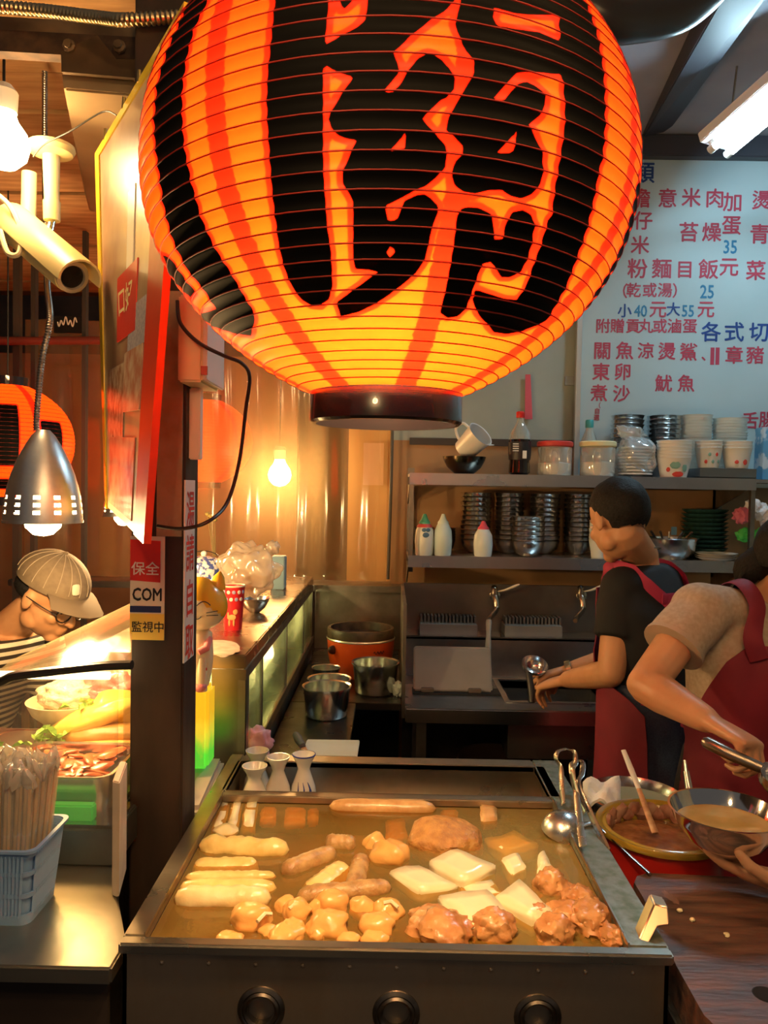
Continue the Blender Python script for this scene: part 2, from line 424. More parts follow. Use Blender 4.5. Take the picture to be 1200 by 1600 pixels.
# low partition and ledge under the vinyl
tag(obj('back_ledge', boxp(-1.75, P(636, 905, 3.5).x, 3.50, 3.70, 1.07, 1.10), STEEL_DK, bevel=.003), 'steel ledge under the vinyl curtain', 'ledge')
tag(obj('splash_panel', boxp(-.34, .075, 3.54, 3.56, .8, 1.07), STEEL_DK, bevel=.002), 'stained steel splash panel behind the red rice cooker', 'panel')
# things seen through the vinyl: poster, dim wall, bulb
tag(obj('paper_notice', boxp(P(568, 700, 3.9).x, P(600, 700, 3.9).x, 3.9, 3.902, P(580, 758, 3.9).z, P(580, 692, 3.9).z), mat('paper_pinkish', (.70,.45,.33), .7), None),
    'pinkish paper notice on the wall seen through the vinyl', 'notice')
tag(obj('side_partition', boxp(P(545, 700, 3.92).x, xw+.05, 3.91, 3.97, 0, 2.5), mat('amber_board', (.60,.36,.14), .6, col2=(.5,.28,.1), nscale=2)), 'amber coloured board behind the vinyl beside the rod', 'board')
tag(obj('alley_shutter', boxp(-2.6, -.55, 4.5, 4.56, 0, 2.3), mat('alley_brown', (.34,.20,.11), .6, col2=(.22,.12,.07), nscale=1.8)), 'brown shutter wall beyond the vinyl curtain', 'shutter')
def bare_bulb(name, loc, r, label, energy, strength, up=.2, group=None, cord=True, col=WARM):
    t = thing(name, label, 'lamp', loc, group)
    loc = V3(loc)
    obj('bulb', lathe([(0, -r), (r*.5, -r*.87), (r*.87, -r*.5), (r, 0), (r*.87, r*.5), (r*.55, r*.95), (r*.4, r*1.35), (0, r*1.35)], loc, 20), emission('bulb_warm', (1.0, .70, .34), strength), t, smooth=True)
    obj('socket', lathe([(0, r*1.3), (r*.5, r*1.3), (r*.55, r*2.1), (r*.3, r*2.4), (0, r*2.4)], loc, 14), WHITE, t, smooth=True)
    if cord: obj('cord', seg(loc+Vector((0, 0, r*2.3)), loc+Vector((0, 0, r*2.3+up)), .003, 6), BLACK, t)
    point_light(name+'_light', loc, energy, col, r*1.15)
    return t
bare_bulb('pendant_bulb', P(437, 742, 3.80), .058, 'round glowing bulb hanging behind the vinyl curtain', 75, 40, .93)
bare_bulb('awning_bulb', P(6, 226, 1.64), .052, 'large glowing bulb beside the security camera mount', 26, 40, .10)
# bulbs strung on the street side, above and behind the viewer (seen mirrored in the steel)
for i, (x, y_, z) in enumerate(((-.22, .15, 1.95), (.12, -.05, 2.50), (.75, .35, 2.45))):
    bare_bulb('string_bulb', (x, y_, z), .04, 'bare bulb on the street side string of lights', (30, 82, 55)[i], 120, 3.158-z-.092, 'string bulbs on the street side')
# ================================================================== paper lanterns
LX, LY, LZ, LH, LR, LA, LB = -.0073, .95, 1.9167, .2796, .2922, 2.231, 1.402
def lprof(z):
    t = min(1.0, abs((z-LZ)/LH)); return LR*max(0.0, 1-t**LA)**(1/LB)
INK = [  # strokes traced on the photograph (pixels), painted onto the paper surface
 [(432,-100),(428,0),(424,40),(420,80),(417,110),(415,150),(416,190),(419,235),(421,262),(424,300),(429,345),(433,375),(438,400),(446,428),(457,450),(470,468),(485,477),(500,478),(513,468),(519,450),(519,425),(517,390),(512,360),(509,320),(506,280),(505,240),(505,190),(505,150),(505,110),(507,80),(510,40),(514,0),(516,-100)],
 [(578,-90),(574,0),(572,15),(570,30),(550,45),(525,59),(510,66),(500,75),(500,98),(507,100),(520,109),(535,116),(551,119),(542,132),(527,155),(517,172),(512,185),(517,200),(527,211),(540,216),(556,218),(550,232),(542,250),(535,265),(534,280),(535,287),(546,304),(551,315),(551,350),(551,375),(551,400),(554,420),(575,421),(590,425),(575,435),(555,450),(527,470),(526,477),(532,495),(560,487),(587,475),(620,452),(650,427),(665,405),(672,375),(676,355),(685,332),(685,320),(675,309),(662,302),(650,304),(632,312),(626,327),(620,342),(607,344),(602,322),(625,310),(650,297),(665,291),(682,277),(697,262),(699,240),(697,225),(682,210),(667,192),(661,184),(675,170),(690,155),(697,154),(711,139),(712,122),(703,105),(691,92),(680,86),(670,82),(652,90),(637,110),(625,130),(612,145),(600,142),(612,127),(625,112),(622,97),(615,82),(637,60),(665,37),(697,15),(712,0),(720,-90)],
 [(735,-90),(720,0),(711,37),(722,68),(741,96),(741,113),(731,130),(714,159),(700,184),(697,204),(711,215),(724,228),(722,241),(711,252),(705,272),(711,289),(725,300),(742,303),(765,297),(785,296),(799,306),(816,310),(833,303),(847,286),(851,266),(850,241),(841,218),(827,195),(844,181),(854,164),(853,147),(839,133),(824,125),(810,130),(799,142),(788,156),(772,154),(790,133),(809,113),(839,113),(878,115),(882,136),(884,170),(883,204),(878,232),(873,266),(867,300),(863,337),(858,342),(847,379),(837,407),(824,444),(809,468),(788,466),(765,458),(744,451),(739,467),(744,484),(756,501),(773,519),(793,522),(816,518),(839,509),(856,501),(870,478),(887,447),(901,410),(912,379),(921,351),(929,317),(933,297),(938,269),(945,241),(948,198),(948,147),(945,105),(938,62),(932,40),(921,11),(915,0),(880,-90)],
 [(722,324),(714,337),(710,373),(705,407),(697,450),(690,478),(688,488),(700,497),(717,494),(730,481),(737,461),(747,433),(755,412),(768,409),(776,422),(785,433),(799,433),(816,424),(827,402),(834,376),(837,351),(833,335),(819,327),(802,330),(792,345),(786,373),(773,373),(773,351),(768,334),(751,324),(737,322)],
 [(345,-60),(323,0),(303,40),(290,87),(283,140),(283,187),(287,233),(297,283),(313,340),(333,385),(360,427),(383,467),(397,490),(395,510),(390,525),(363,521),(333,511),(306,494),(318,488),(335,482),(317,453),(290,420),(272,385),(263,360),(253,320),(247,277),(240,227),(238,187),(243,130),(262,70),(290,10),(310,-60)],
 [(252,398),(264,403),(290,440),(304,456),(296,466),(282,452),(262,428)],
 [(530,-20),(530,0),(535,14),(552,0),(556,-20)],
]
HOLES = [[(634,207),(632,232),(610,236)], [(611,384),(617,392),(610,402),(604,394)],
         [(773,11),(805,20),(874,24),(877,62),(844,48),(779,40),(772,25)], [(809,205),(802,237),(778,238)]]
def lantern_hit(px, py):
    """first hit of the pixel's ray with the paper surface -> (angle, height) on the lantern"""
    v = ray(px, py); lo = LY-LR*1.02; best = None; prev = None
    for i in range(400):
        Yv = lo+(LR*1.1)*i/399; q = CAM+v*Yv; g = math.hypot(q.x-LX, q.y-LY)-lprof(q.z)
        if g < 0: break
        if best is None or g < best[0]: best = (g, q)
    else:
        q = best[1]
    return math.atan2(q.x-LX, -(q.y-LY)), q.z
def dense(poly, step=6):
    out = []
    for i, a in enumerate(poly):
        b = poly[(i+1) % len(poly)]; n = max(1, int(math.hypot(b[0]-a[0], b[1]-a[1])/step))
        out += [(a[0]+(b[0]-a[0])*k/n, a[1]+(b[1]-a[1])*k/n) for k in range(n)]
    return out
def sdf(poly, X, Y):
    """signed distance (negative inside) of points to polygon, numpy"""
    d = np.full(X.shape, 1e9); ins = np.zeros(X.shape, bool); n = len(poly)
    for i in range(n):
        ax, ay = poly[i]; bx, by = poly[(i+1) % n]; ex, ey = bx-ax, by-ay; wx, wy = X-ax, Y-ay
        t = np.clip((wx*ex+wy*ey)/(ex*ex+ey*ey+1e-12), 0, 1)
        d = np.minimum(d, np.hypot(wx-ex*t, wy-ey*t))
        c = ((ay > Y) != (by > Y)) & (X < (bx-ax)*(Y-ay)/((by-ay) if abs(by-ay) > 1e-12 else 1e-12)+ax)
        ins ^= c
    return np.where(ins, -d, d)
def paper_material(name, col, deep, tstr=1.0):
    m = bpy.data.materials.new(name); m.use_nodes = True; nt = m.node_tree; N = nt.nodes; L = nt.links
    b = N['Principled BSDF']; b.inputs['Roughness'].default_value = .45; b.inputs['Specular IOR Level'].default_value = .5
    def attr(nm):
        a = N.new('ShaderNodeAttribute'); a.attribute_name = nm; return a.outputs['Fac']
    def ramp(src, lo, hi):
        r = N.new('ShaderNodeMapRange'); r.inputs['From Min'].default_value = lo; r.inputs['From Max'].default_value = hi; L.new(src, r.inputs['Value']); return r.outputs['Result']
    ink = ramp(attr('ink'), .0006, -.0006); halo = ramp(attr('ink'), .0052, .0040)
    # ragged stripe edge
    nz = N.new('ShaderNodeTexNoise'); nz.inputs['Scale'].default_value = 70
    ad = N.new('ShaderNodeMath'); ad.operation = 'MULTIPLY_ADD'; L.new(nz.outputs['Fac'], ad.inputs[0]); ad.inputs[1].default_value = .006
    L.new(attr('stripe'), ad.inputs[2]); stripe = ramp(ad.outputs[0], .0155, .0145)
    mxm = N.new('ShaderNodeMath'); mxm.operation = 'MAXIMUM'; L.new(halo, mxm.inputs[0]); L.new(stripe, mxm.inputs[1])
    # fibres
    fz = N.new('ShaderNodeTexNoise'); fz.inputs['Scale'].default_value = 30; fz.inputs['Detail'].default_value = 6
    fr = N.new('ShaderNodeMapRange'); fr.inputs['To Min'].default_value = .82; fr.inputs['To Max'].default_value = 1.1; L.new(fz.outputs['Fac'], fr.inputs['Value'])
    mix = N.new('ShaderNodeMix'); mix.data_type = 'RGBA'; mix.inputs['A'].default_value = (*col, 1); mix.inputs['B'].default_value = (*deep, 1)
    L.new(mxm.outputs[0], mix.inputs['Factor'])
    ml = N.new('ShaderNodeMix'); ml.data_type = 'RGBA'; ml.blend_type = 'MULTIPLY'; ml.inputs['Factor'].default_value = 1
    L.new(mix.outputs['Result'], ml.inputs['A']); L.new(fr.outputs['Result'], ml.inputs['B'])
    tr = N.new('ShaderNodeBsdfTranslucent'); L.new(ml.outputs['Result'], tr.inputs['Color'])
    b.inputs['Base Color'].default_value = (col[0]*.55, col[1]*.4, col[2]*.4, 1)
    ms = N.new('ShaderNodeMixShader'); ms.inputs[0].default_value = .72; L.new(b.outputs[0], ms.inputs[1]); L.new(tr.outputs[0], ms.inputs[2])
    ib = N.new('ShaderNodeBsdfPrincipled'); ib.inputs['Base Color'].default_value = (.003, .0025, .0025, 1); ib.inputs['Roughness'].default_value = .6; ib.inputs['Specular IOR Level'].default_value = .06
    m2 = N.new('ShaderNodeMixShader'); L.new(ink, m2.inputs[0]); L.new(ms.outputs[0], m2.inputs[1]); L.new(ib.outputs[0], m2.inputs[2])
    L.new(m2.outputs[0], N['Material Output'].inputs[0])
    return m
def lantern_mesh(name, zs, prof, nth, polys, holes, stripes, R0, center, m, parent, ribs, sag):
    """paper skin with scalloped courses between the hoops; 'ink'/'stripe' signed distances are stored per vertex"""
    cx, cy = center; S = len(zs); th = np.linspace(-math.pi, math.pi, nth, endpoint=False)
    rr = np.array([prof(z) for z in zs])
    ph = np.interp(zs, ribs, np.arange(len(ribs))) % 1.0
    rs = rr - sag*np.sin(np.pi*ph)*(rr > .11*R0/.29)
    T, Z = np.meshgrid(th, zs); RR = np.repeat(rs[:, None], nth, 1)
    X = cx+RR*np.sin(T); Yv = cy-RR*np.cos(T)
    v = np.stack([X, Yv, Z], -1).reshape(-1, 3)
    f = [(i*nth+k, i*nth+(k+1) % nth, (i+1)*nth+(k+1) % nth, (i+1)*nth+k) for i in range(S-1) for k in range(nth)]
    o = obj(name, (v.tolist(), f), m, parent, smooth=True, angle=180, fix=False)
    # distances in an arc-length chart (u = R0*theta, v = meridian length)
    zz = np.linspace(zs[0], zs[-1], 400); pr = np.array([prof(q) for q in zz]); ml = np.concatenate([[0], np.cumsum(np.hypot(np.diff(zz), np.diff(pr)))])
    U = R0*T; W = np.interp(Z, zz, ml)
    ink = np.full(T.shape, 1.0)
    for p in polys: ink = np.minimum(ink, sdf([(R0*a, float(np.interp(b, zz, ml))) for a, b in p], U, W))
    for p in holes: ink = np.maximum(ink, -sdf([(R0*a, float(np.interp(b, zz, ml))) for a, b in p], U, W))
    st = np.full(T.shape, 1.0)
    for s in stripes:
        d = np.abs((T-s+math.pi) % (2*math.pi)-math.pi); st = np.minimum(st, d*np.maximum(RR, .09))
    for nm, A_ in (('ink', ink), ('stripe', st)):
        a = o.data.attributes.new(nm, 'FLOAT', 'POINT'); a.data.foreach_set('value', A_.reshape(-1).astype(np.float32))
    return o
PAPER = paper_material('lantern_paper', (.44, .029, .002), (.41, .0055, .0014))
HOOP = mat('hoop_wire', (.28,.015,.008), .5)
zb = 1.6645; zt = 2*LZ-zb
lan = thing('paper_lantern', 'big glowing red paper lantern painted with a black brush character above the broth', 'lantern', (LX, LY, zb-.04))
# hoops spaced evenly along the meridian
zz = np.linspace(zb, zt, 800); pr = np.array([lprof(q) for q in zz]); ml = np.concatenate([[0], np.cumsum(np.hypot(np.diff(zz), np.diff(pr)))])
NR = 44
ribz = np.interp(np.linspace(0, ml[-1], NR+1), ml, zz)
zs = np.interp(np.linspace(0, ml[-1], NR*6+1), ml, zz)
polys = [[lantern_hit(*q) for q in dense(p)] for p in INK]
holes = [[lantern_hit(*q) for q in dense(p)] for p in HOLES]
a1, a2, a3 = lantern_hit(440, 490)[0], lantern_hit(690, 370)[0], lantern_hit(925, 425)[0]
stp = (a3-a1)/2
# more strokes round the back so the lantern reads from other sides
rng = random.Random(3)
lb = [2.2, 2.75, -2.75]
for a in lb: polys.append([(a-.14, LZ-.19), (a+.14, LZ-.17), (a+.16, LZ+.2), (a-.12, LZ+.2)])
# slanted strokes of the neighbouring character at the far edge
g = [lantern_hit(*q) for q in ((1001,262),(1004,300),(985,385),(955,440),(915,500),(888,529),(880,530),(900,505),(933,455),(963,405),(984,345),(996,290))]
polys.append([(min(a, 2.0)+.02, b) for a, b in g])
lantern_mesh('paper_skin', zs, lprof, 512, polys, holes, [a1+stp*k for k in range(-3, 4)], LR*.8, (LX, LY), PAPER, lan, ribz, .0022)
for k in range(1, NR):
    r = lprof(ribz[k])
    obj('hoop', lathe([(r+.0009*math.cos(t), .0009*math.sin(t)) for t in (0, math.pi/2, math.pi, 1.5*math.pi)], (LX, LY, ribz[k]), 72, close=True), HOOP, lan, smooth=True, angle=180)
CAPM = mat('lantern_cap_black', (.010,.007,.008), .25, coat=.5)
for nm, z0, z1 in (('bottom_ring', zb-.037, zb+.002), ('top_ring', zt-.002, zt+.037)):
    obj(nm, lathe([(.0905, z0), (.0935, z0+.003), (.0935, z1-.003), (.0915, z1), (.086, z1), (.086, z0)], (LX, LY, 0), 64, close=True), CAPM, lan, smooth=True)
obj('hanging_wire', tube(smooth_path([(LX-.09, LY, zt+.03), (LX-.05, LY, zt+.12), (LX, LY, zt+.2), (LX+.05, LY, zt+.12), (LX+.09, LY, zt+.03)], 6), .002, 6), BLACK, lan)
obj('hanging_cord', seg((LX, LY, zt+.198), (LX, LY, 3.159), .003, 6), BLACK, lan)
obj('bulb', sphere((LX, LY-.08, 1.81), .03, 16, 10), emission('lantern_bulb', (1, .75, .4), 30), lan, smooth=True)
point_light('lantern_light', (LX, LY-.08, 1.81), 135, (1, .66, .30), .035)
# small lanterns further back
def small_lantern(px, py, Y, rpx, label, chars, energy):
    c = P(px, py, Y); R0 = rpx*Y/F; H = R0*.95; z0, z1 = c.z-H*.93, c.z+H*.93
    pf = lambda z: R0*max(0, 1-min(1, abs((z-c.z)/H))**2.2)**(1/1.6)
    t = thing('paper_lantern', label, 'lantern', (c.x, c.y, z0-.02))
    zz = np.linspace(z0, z1, 200)
    ribs = np.linspace(z0, z1, 29); zs = np.linspace(z0, z1, 28*3+1)
    lantern_mesh('paper_skin', zs, pf, 128, [[(a, c.z+b*R0) for a, b in p] for p in chars], [], [.9, -.5, 2, -2, 3], R0, (c.x, c.y), PAPER, t, ribs, .0015)
    for k in range(1, 28):
        r = pf(ribs[k])
        obj('hoop', lathe([(r+.0011*math.cos(q), .0011*math.sin(q)) for q in (0, 2.1, 4.2)], (c.x, c.y, ribs[k]), 36, close=True), HOOP, t, smooth=True, angle=180)
    for nm, a, b in (('bottom_ring', z0-.03, z0+.002), ('top_ring', z1-.002, z1+.03)):
        r = pf(z0); obj(nm, lathe([(r+.004, a), (r+.006, b), (r, b), (r, a)], (c.x, c.y, 0), 36, close=True), CAPM, t)
    obj('cord', seg((c.x, c.y, z1+.02), (c.x, c.y, 2.637), .003, 6), BLACK, t)
    point_light('lantern_light', c, energy, (1, .62, .28), .03)
def bar(a0, a1, b0, b1): return [(a0, b0), (a1, b0), (a1, b1), (a0, b1)]
small_lantern(12, 690, 2.9, 98, 'glowing paper lantern with black strokes behind the aluminium hanging lamp',
   [bar(-.9, .62, .36, .52), bar(.35, .62, -.35, .5), bar(-.9, .5, -.02, .12), bar(-.9, .62, -.40, -.24), bar(.95, 1.35, -.2, .30), bar(-.9, .5, -.75, -.6)], 20)
small_lantern(322, 690, 4.05, 72, 'red paper lantern added behind the vinyl curtain for a reflection', [bar(-.5, -.2, -.5, .5)], 22)  # lantern added behind the vinyl to give the red reflection in it
# ================================================================== the broth cooker in front
PX0, PX1, PY0, PY1, PZT = -.374, .411, 1.062, 1.838, .90
inL = PZ(228, 1460, .9).x; inF = PZ(600, 1470, .9).y; inR = PZ(985, 1478, .9).x-.004; inB = PZ(610, 1247, .9).y
bkF = PZ(610, 1239, .9).y; bkB = PY1-.045; bkL = PZ(371, 1195, .9).x; bkR = PZ(846, 1197, .9).x
ck = thing('broth_cooker', 'large square stainless steel broth cooker with a brimming pan and three round openings', 'cooker', ((PX0+PX1)/2, (PY0+PY1)/2, 0))
PANM = mat('cooker_steel', (.55,.50,.43), .26, 1, col2=(.36,.31,.25), nscale=6, rough2=.42, bump=.04, bscale=70)
FRONTM = mat('cooker_front_steel', (.62,.50,.39), .36, 1, col2=(.34,.26,.19), nscale=5, stretch=(1.6, 1, .7), rough2=.5, bump=.04, bscale=50)
RIMD = mat('scummy_rim', (.36,.36,.30), .35, .8, col2=(.16,.19,.13), nscale=40, rough2=.6, bump=.15, bscale=120)
def rim_piece(x0, x1, y0, y1): return boxp(x0, x1, y0, y1, .884, PZT)
# rim bars
obj('front_rim', rim_piece(PX0, PX1, PY0, inF), PANM, ck, bevel=.003)
obj('side_rim', rim_piece(PX0, inL, inF, PY1), PANM, ck, bevel=.003)
obj('side_rim', rim_piece(inR, PX1, inF, PY1), RIMD, ck, bevel=.003)
obj('divider', boxp(inL, inR, inB, bkF, .78, PZT-.001), PANM, ck, bevel=.002)
obj('back_rim', rim_piece(inL, inR, bkB, PY1), PANM, ck, bevel=.003)
# raised lip along the pan opening
for a in ((inL-.002, inL, inF, inB), (inR, inR+.003, inF, inB)):
    obj('pan_lip', boxp(a[0], a[1], a[2], a[3], PZT-.002, PZT+.005), PANM, ck)
# pan walls and floor
def pan(x0, x1, y0, y1, zb_, zt_, m, nm):
    t = .004
    v, f = join(boxp(x0-t, x1+t, y0-t, y1+t, zb_-t, zb_), boxp(x0-t, x0, y0-t, y1+t, zb_, zt_), boxp(x1, x1+t, y0-t, y1+t, zb_, zt_),
                boxp(x0, x1, y0-t, y0, zb_, zt_), boxp(x0, x1, y1, y1+t, zb_, zt_))
    return obj(nm, (v, f), m, ck)
pan(inL, inR, inF, inB, .72, .885, PANM, 'broth_pan')
pan(bkL, bkR, bkF, bkB, .80, .899, PANM, 'warming_pan')
for a, b in ((inL, bkL-.004), (bkR+.004, inR)): obj('side_plate', boxp(a, b, bkF, bkB, .885, PZT), PANM, ck)
# body: front plate with openings, sides, back
FY = PY0+.010
holes = [P(x, y, FY) for x, y in ((408, 1577), (619, 1584), (840, 1589))]
def plate_with_holes(x0, x1, z0, z1, cs, r, y, n=28):
    bm = bmesh.new()
    vs_ = [bm.verts.new((x, y, z)) for x, z in ((x0, z0), (x1, z0), (x1, z1), (x0, z1))]
    es = [bm.edges.new((vs_[i], vs_[(i+1) % 4])) for i in range(4)]
    for c in cs:
        cv = [bm.verts.new((c.x+r*math.cos(2*math.pi*k/n), y, c.z+r*math.sin(2*math.pi*k/n))) for k in range(n)]
        es += [bm.edges.new((cv[k], cv[(k+1) % n])) for k in range(n)]
    bmesh.ops.triangle_fill(bm, use_beauty=True, use_dissolve=False, edges=es)
    bad = [f for f in bm.faces if any((f.calc_center_median()-Vector((c.x, y, c.z))).length < r*.9 and all((v.co-Vector((c.x, y, c.z))).length < r*1.02 for v in f.verts) for c in cs)]
    bmesh.ops.delete(bm, geom=bad, context='FACES')
    bm.verts.index_update(); out = [tuple(v.co) for v in bm.verts], [tuple(v.index for v in f.verts) for f in bm.faces]; bm.free(); return out
HR = .0205
obj('front_panel', plate_with_holes(PX0+.004, PX1-.004, .05, .884, holes, HR, FY), FRONTM, ck)
for nm, b in (('side_panel', boxp(PX0+.004, PX0+.010, FY, PY1-.004, .05, .884)), ('side_panel', boxp(PX1-.010, PX1-.004, FY, PY1-.004, .05, .884)),
              ('back_panel', boxp(PX0+.004, PX1-.004, PY1-.010, PY1-.004, .05, .884))): obj(nm, b, FRONTM, ck)
for c in holes:
    fr_ = obj('burner_opening', lathe([(HR-.001, .022), (HR-.001, -.004), (HR+.003, -.007), (HR+.006, -.004), (HR+.008, -.005), (HR+.013, -.002), (HR+.014, .001), (HR+.014, .003)], c, 36, (0, 1, 0)),
        mat('ring_dark', (.20,.17,.15), .35, 1, col2=(.10,.085,.07), nscale=30), ck, smooth=True)
    obj('opening_tube', lathe([(HR-.001, .02), (HR-.001, .10), (0, .10)], c, 24, (0, 1, 0)), mat('opening_black', (.004,.004,.004), .8), fr_)  # inside of the opening coloured near black
for k in range(11): # spot welds along the front panel
    obj('rivet', lathe([(0, -.002), (.003, -.001), (.0035, 0)], (PX0+.06+k*.067, FY-.0005, .868), 8, (0, 1, 0)), FRONTM, ck)
for x in (PX0+.03, PX1-.03):
    for y in (PY0+.05, PY1-.05): obj('foot', lathe([(0, 0), (.02, 0), (.02, .05), (0, .05)], (x, y, 0), 12), STEEL_DK, ck)
# corner pull tab on the pan
tb = P(1006, 1470, 1.07)
c0 = PZ(1000, 1478, .905); c1 = P(1042, 1425, c0.y+.03)
obj('pull_tab', prism([P(998, 1470, 1.10), P(1022, 1412, 1.13), P(1044, 1418, 1.12), P(1046, 1446, 1.11), P(1028, 1448, 1.105), P(1010, 1482, 1.09)], (.003, .030, 0)), mat('warm_tab', (.55,.42,.28), .28, 1), ck, bevel=.002)
# ------------------------------------------------------------------ broth
BZ = .8835
def broth_material():
    m = bpy.data.materials.new('cloudy_broth'); m.use_nodes = True; nt = m.node_tree; N = nt.nodes; L = nt.links
    N.remove(N['Principled BSDF'])
    t = N.new('ShaderNodeBsdfTransparent'); t.inputs[0].default_value = (.90, .62, .24, 1)
    d = N.new('ShaderNodeBsdfDiffuse')
    n = N.new('ShaderNodeTexNoise'); n.inputs['Scale'].default_value = 5.5; n.inputs['Detail'].default_value = 5
    tc = N.new('ShaderNodeTexCoord'); L.new(tc.outputs['Object'], n.inputs['Vector'])
    cr = N.new('ShaderNodeValToRGB'); cr.color_ramp.elements[0].position = .35; cr.color_ramp.elements[0].color = (.34, .15, .02, 1)
    cr.color_ramp.elements[1].position = .68; cr.color_ramp.elements[1].color = (.60, .38, .09, 1)
    # the clearer pale-green pool round the radish, the browner pool at the near side (murk with a shape of its own)
    at = N.new('ShaderNodeAttribute'); at.attribute_name = 'pale'
    mx = N.new('ShaderNodeMix'); mx.data_type = 'RGBA'; mx.inputs['B'].default_value = (.66, .56, .22, 1)
    L.new(n.outputs['Fac'], cr.inputs[0]); L.new(cr.outputs[0], mx.inputs['A']); L.new(at.outputs['Fac'], mx.inputs['Factor']); L.new(mx.outputs['Result'], d.inputs[0])
    m1 = N.new('ShaderNodeMixShader'); m1.inputs[0].default_value = .66; L.new(d.outputs[0], m1.inputs[1]); L.new(t.outputs[0], m1.inputs[2])
    g = N.new('ShaderNodeBsdfGlossy'); g.inputs['Roughness'].default_value = .06; g.inputs[0].default_value = (1, .95, .85, 1)
    n2 = N.new('ShaderNodeTexNoise'); n2.inputs['Scale'].default_value = 28; n2.inputs['Detail'].default_value = 3; L.new(tc.outputs['Object'], n2.inputs['Vector'])
    bp = N.new('ShaderNodeBump'); bp.inputs['Strength'].default_value = .12; bp.inputs['Distance'].default_value = .01; L.new(n2.outputs['Fac'], bp.inputs['Height'])
    L.new(bp.outputs[0], g.inputs['Normal'])
    fz = N.new('ShaderNodeFresnel'); fz.inputs[0].default_value = 1.33; L.new(bp.outputs[0], fz.inputs['Normal'])
    m2 = N.new('ShaderNodeMixShader'); L.new(fz.outputs[0], m2.inputs[0]); L.new(m1.outputs[0], m2.inputs[1]); L.new(g.outputs[0], m2.inputs[2])
    L.new(m2.outputs[0], N['Material Output'].inputs[0])
    return m
nx_, ny_ = 60, 50
bv = [(inL+(inR-inL)*i/nx_, inF+(inB-inF)*j/ny_, BZ) for j in range(ny_+1) for i in range(nx_+1)]
bf = [(j*(nx_+1)+i, j*(nx_+1)+i+1, (j+1)*(nx_+1)+i+1, (j+1)*(nx_+1)+i) for j in range(ny_) for i in range(nx_)]
br = obj('broth', (bv, bf), broth_material(), smooth=True)
tag(br, 'cloudy amber broth filling the steel cooker pan', 'broth', kind='stuff')
cpale = PZ(790, 1350, BZ); a = br.data.attributes.new('pale', 'FLOAT', 'POINT')
cp2 = PZ(380, 1330, BZ)
a.data.foreach_set('value', [min(1, .75*math.exp(-(((x-cpale.x)/.20)**2+((y-cpale.y)/.16)**2))+.45*math.exp(-(((x-cp2.x)/.12)**2+((y-cp2.y)/.2)**2))) for x, y, z in bv])
# murky sediment floor under the broth
obj('sediment_layer', boxp(inL+.001, inR-.001, inF+.001, inB-.001, .7205, .82), mat('sediment', (.30,.14,.03), .7, col2=(.10,.045,.012), nscale=9), ck)
# ------------------------------------------------------------------ foods
def foodmat(name, c1, c2, scale=25, rough=.28, bump=.3, bscale=60, sss=.0):
    return mat(name, c1, rough, 0, col2=c2, nscale=scale, bump=bump, bscale=bscale, spec=.6, coat=.25)
FM_ROLL = foodmat('fishcake_roll', (.86,.66,.26), (.74,.48,.14))
FM_PALE = foodmat('pale_tofu', (.88,.72,.40), (.80,.58,.24))
FM_BROWN = foodmat('brown_fishcake', (.56,.34,.13), (.34,.17,.055), 40, .35, .5, 120)
FM_PUFF = foodmat('tofu_puff', (.86,.47,.15), (.76,.36,.09), 18, .25, .25, 60)
FM_DAIK = foodmat('radish', (.90,.80,.54), (.84,.70,.40), 8, .25, .06, 60)
FM_MEAT = foodmat('meat', (.62,.30,.11), (.36,.13,.04), 22, .22, .6, 70)
FM_GAN = foodmat('fried_bean_curd', (.52,.26,.07), (.36,.15,.035), 60, .45, .9, 130)
FM_CHIK = foodmat('long_fishcake', (.68,.42,.18), (.50,.26,.09), 30, .3, .3, 80)
def food(name, vf, m, label, cat='food', group=None, smooth=True):
    o = obj(name, vf, m, smooth=smooth, angle=60); centre(o); tag(o, label, cat, group); return o
def roll(a, b, thick_px, up, m, name, label, seed, lump=.12, freq=7, group=None, n=14, dz=0):
    """long food between two pixels on the broth surface; up: share of its radius above the surface"""
    A_, B_ = PZ(*a, BZ), PZ(*b, BZ); r = thick_px*.5*((A_.y+B_.y)/2)/F*1.25; L_ = (B_-A_).length; d_ = (B_-A_)/L_
    s1, u1 = frame_of(d_); rings = []; NS = 26
    for i in range(NS+1):
        t = i/NS; e = min(1, math.sqrt(max(0, 1-abs(2*t-1)**6))+.02)
        c = A_.lerp(B_, t)+Vector((0, 0, r*(up-1)+dz))
        rg = []
        for k in range(n):
            q = 2*math.pi*k/n; w_ = 1+lump*mnoise.noise(Vector((t*freq*2, math.cos(q)*1.4+seed*5, math.sin(q)*1.4)))+lump*.5*mnoise.noise(Vector((t*freq*5, math.cos(q)*3+seed*5, math.sin(q)*3)))
            rg.append(c+(s1*math.cos(q)+u1*math.sin(q))*(r*e*w_))
        rings.append(rg)
    return food(name, loft(rings), m, label, group=group)
roll((310,1325),(452,1332), 26, 1.25, FM_ROLL, 'fish_roll', 'lumpy yellow fish roll with a thick end beside the small white oval', 1, .28, 4)
roll((288,1370),(432,1368), 16, .8, FM_ROLL, 'fish_roll', 'thin yellow fish roll mostly sunk under the broth', 2, .15)
roll((280,1388),(432,1388), 22, 1.05, FM_ROLL, 'fish_roll', 'straight yellow fish roll floating next to the longest pale roll', 3, .12)
roll((272,1408),(424,1408), 29, 1.3, FM_PALE, 'fish_roll', 'long pale fish roll with a wrinkled wet skin', 4, .16)
roll((300,1348),(405,1346), 30, .35, FM_ROLL, 'fish_roll', 'broad yellow roll lying under the broth surface', 5, .1)
roll((514,1262),(682,1266), 20, 1.2, FM_CHIK, 'long_fishcake', 'long brown fishcake stick floating along the divider', 6, .08)
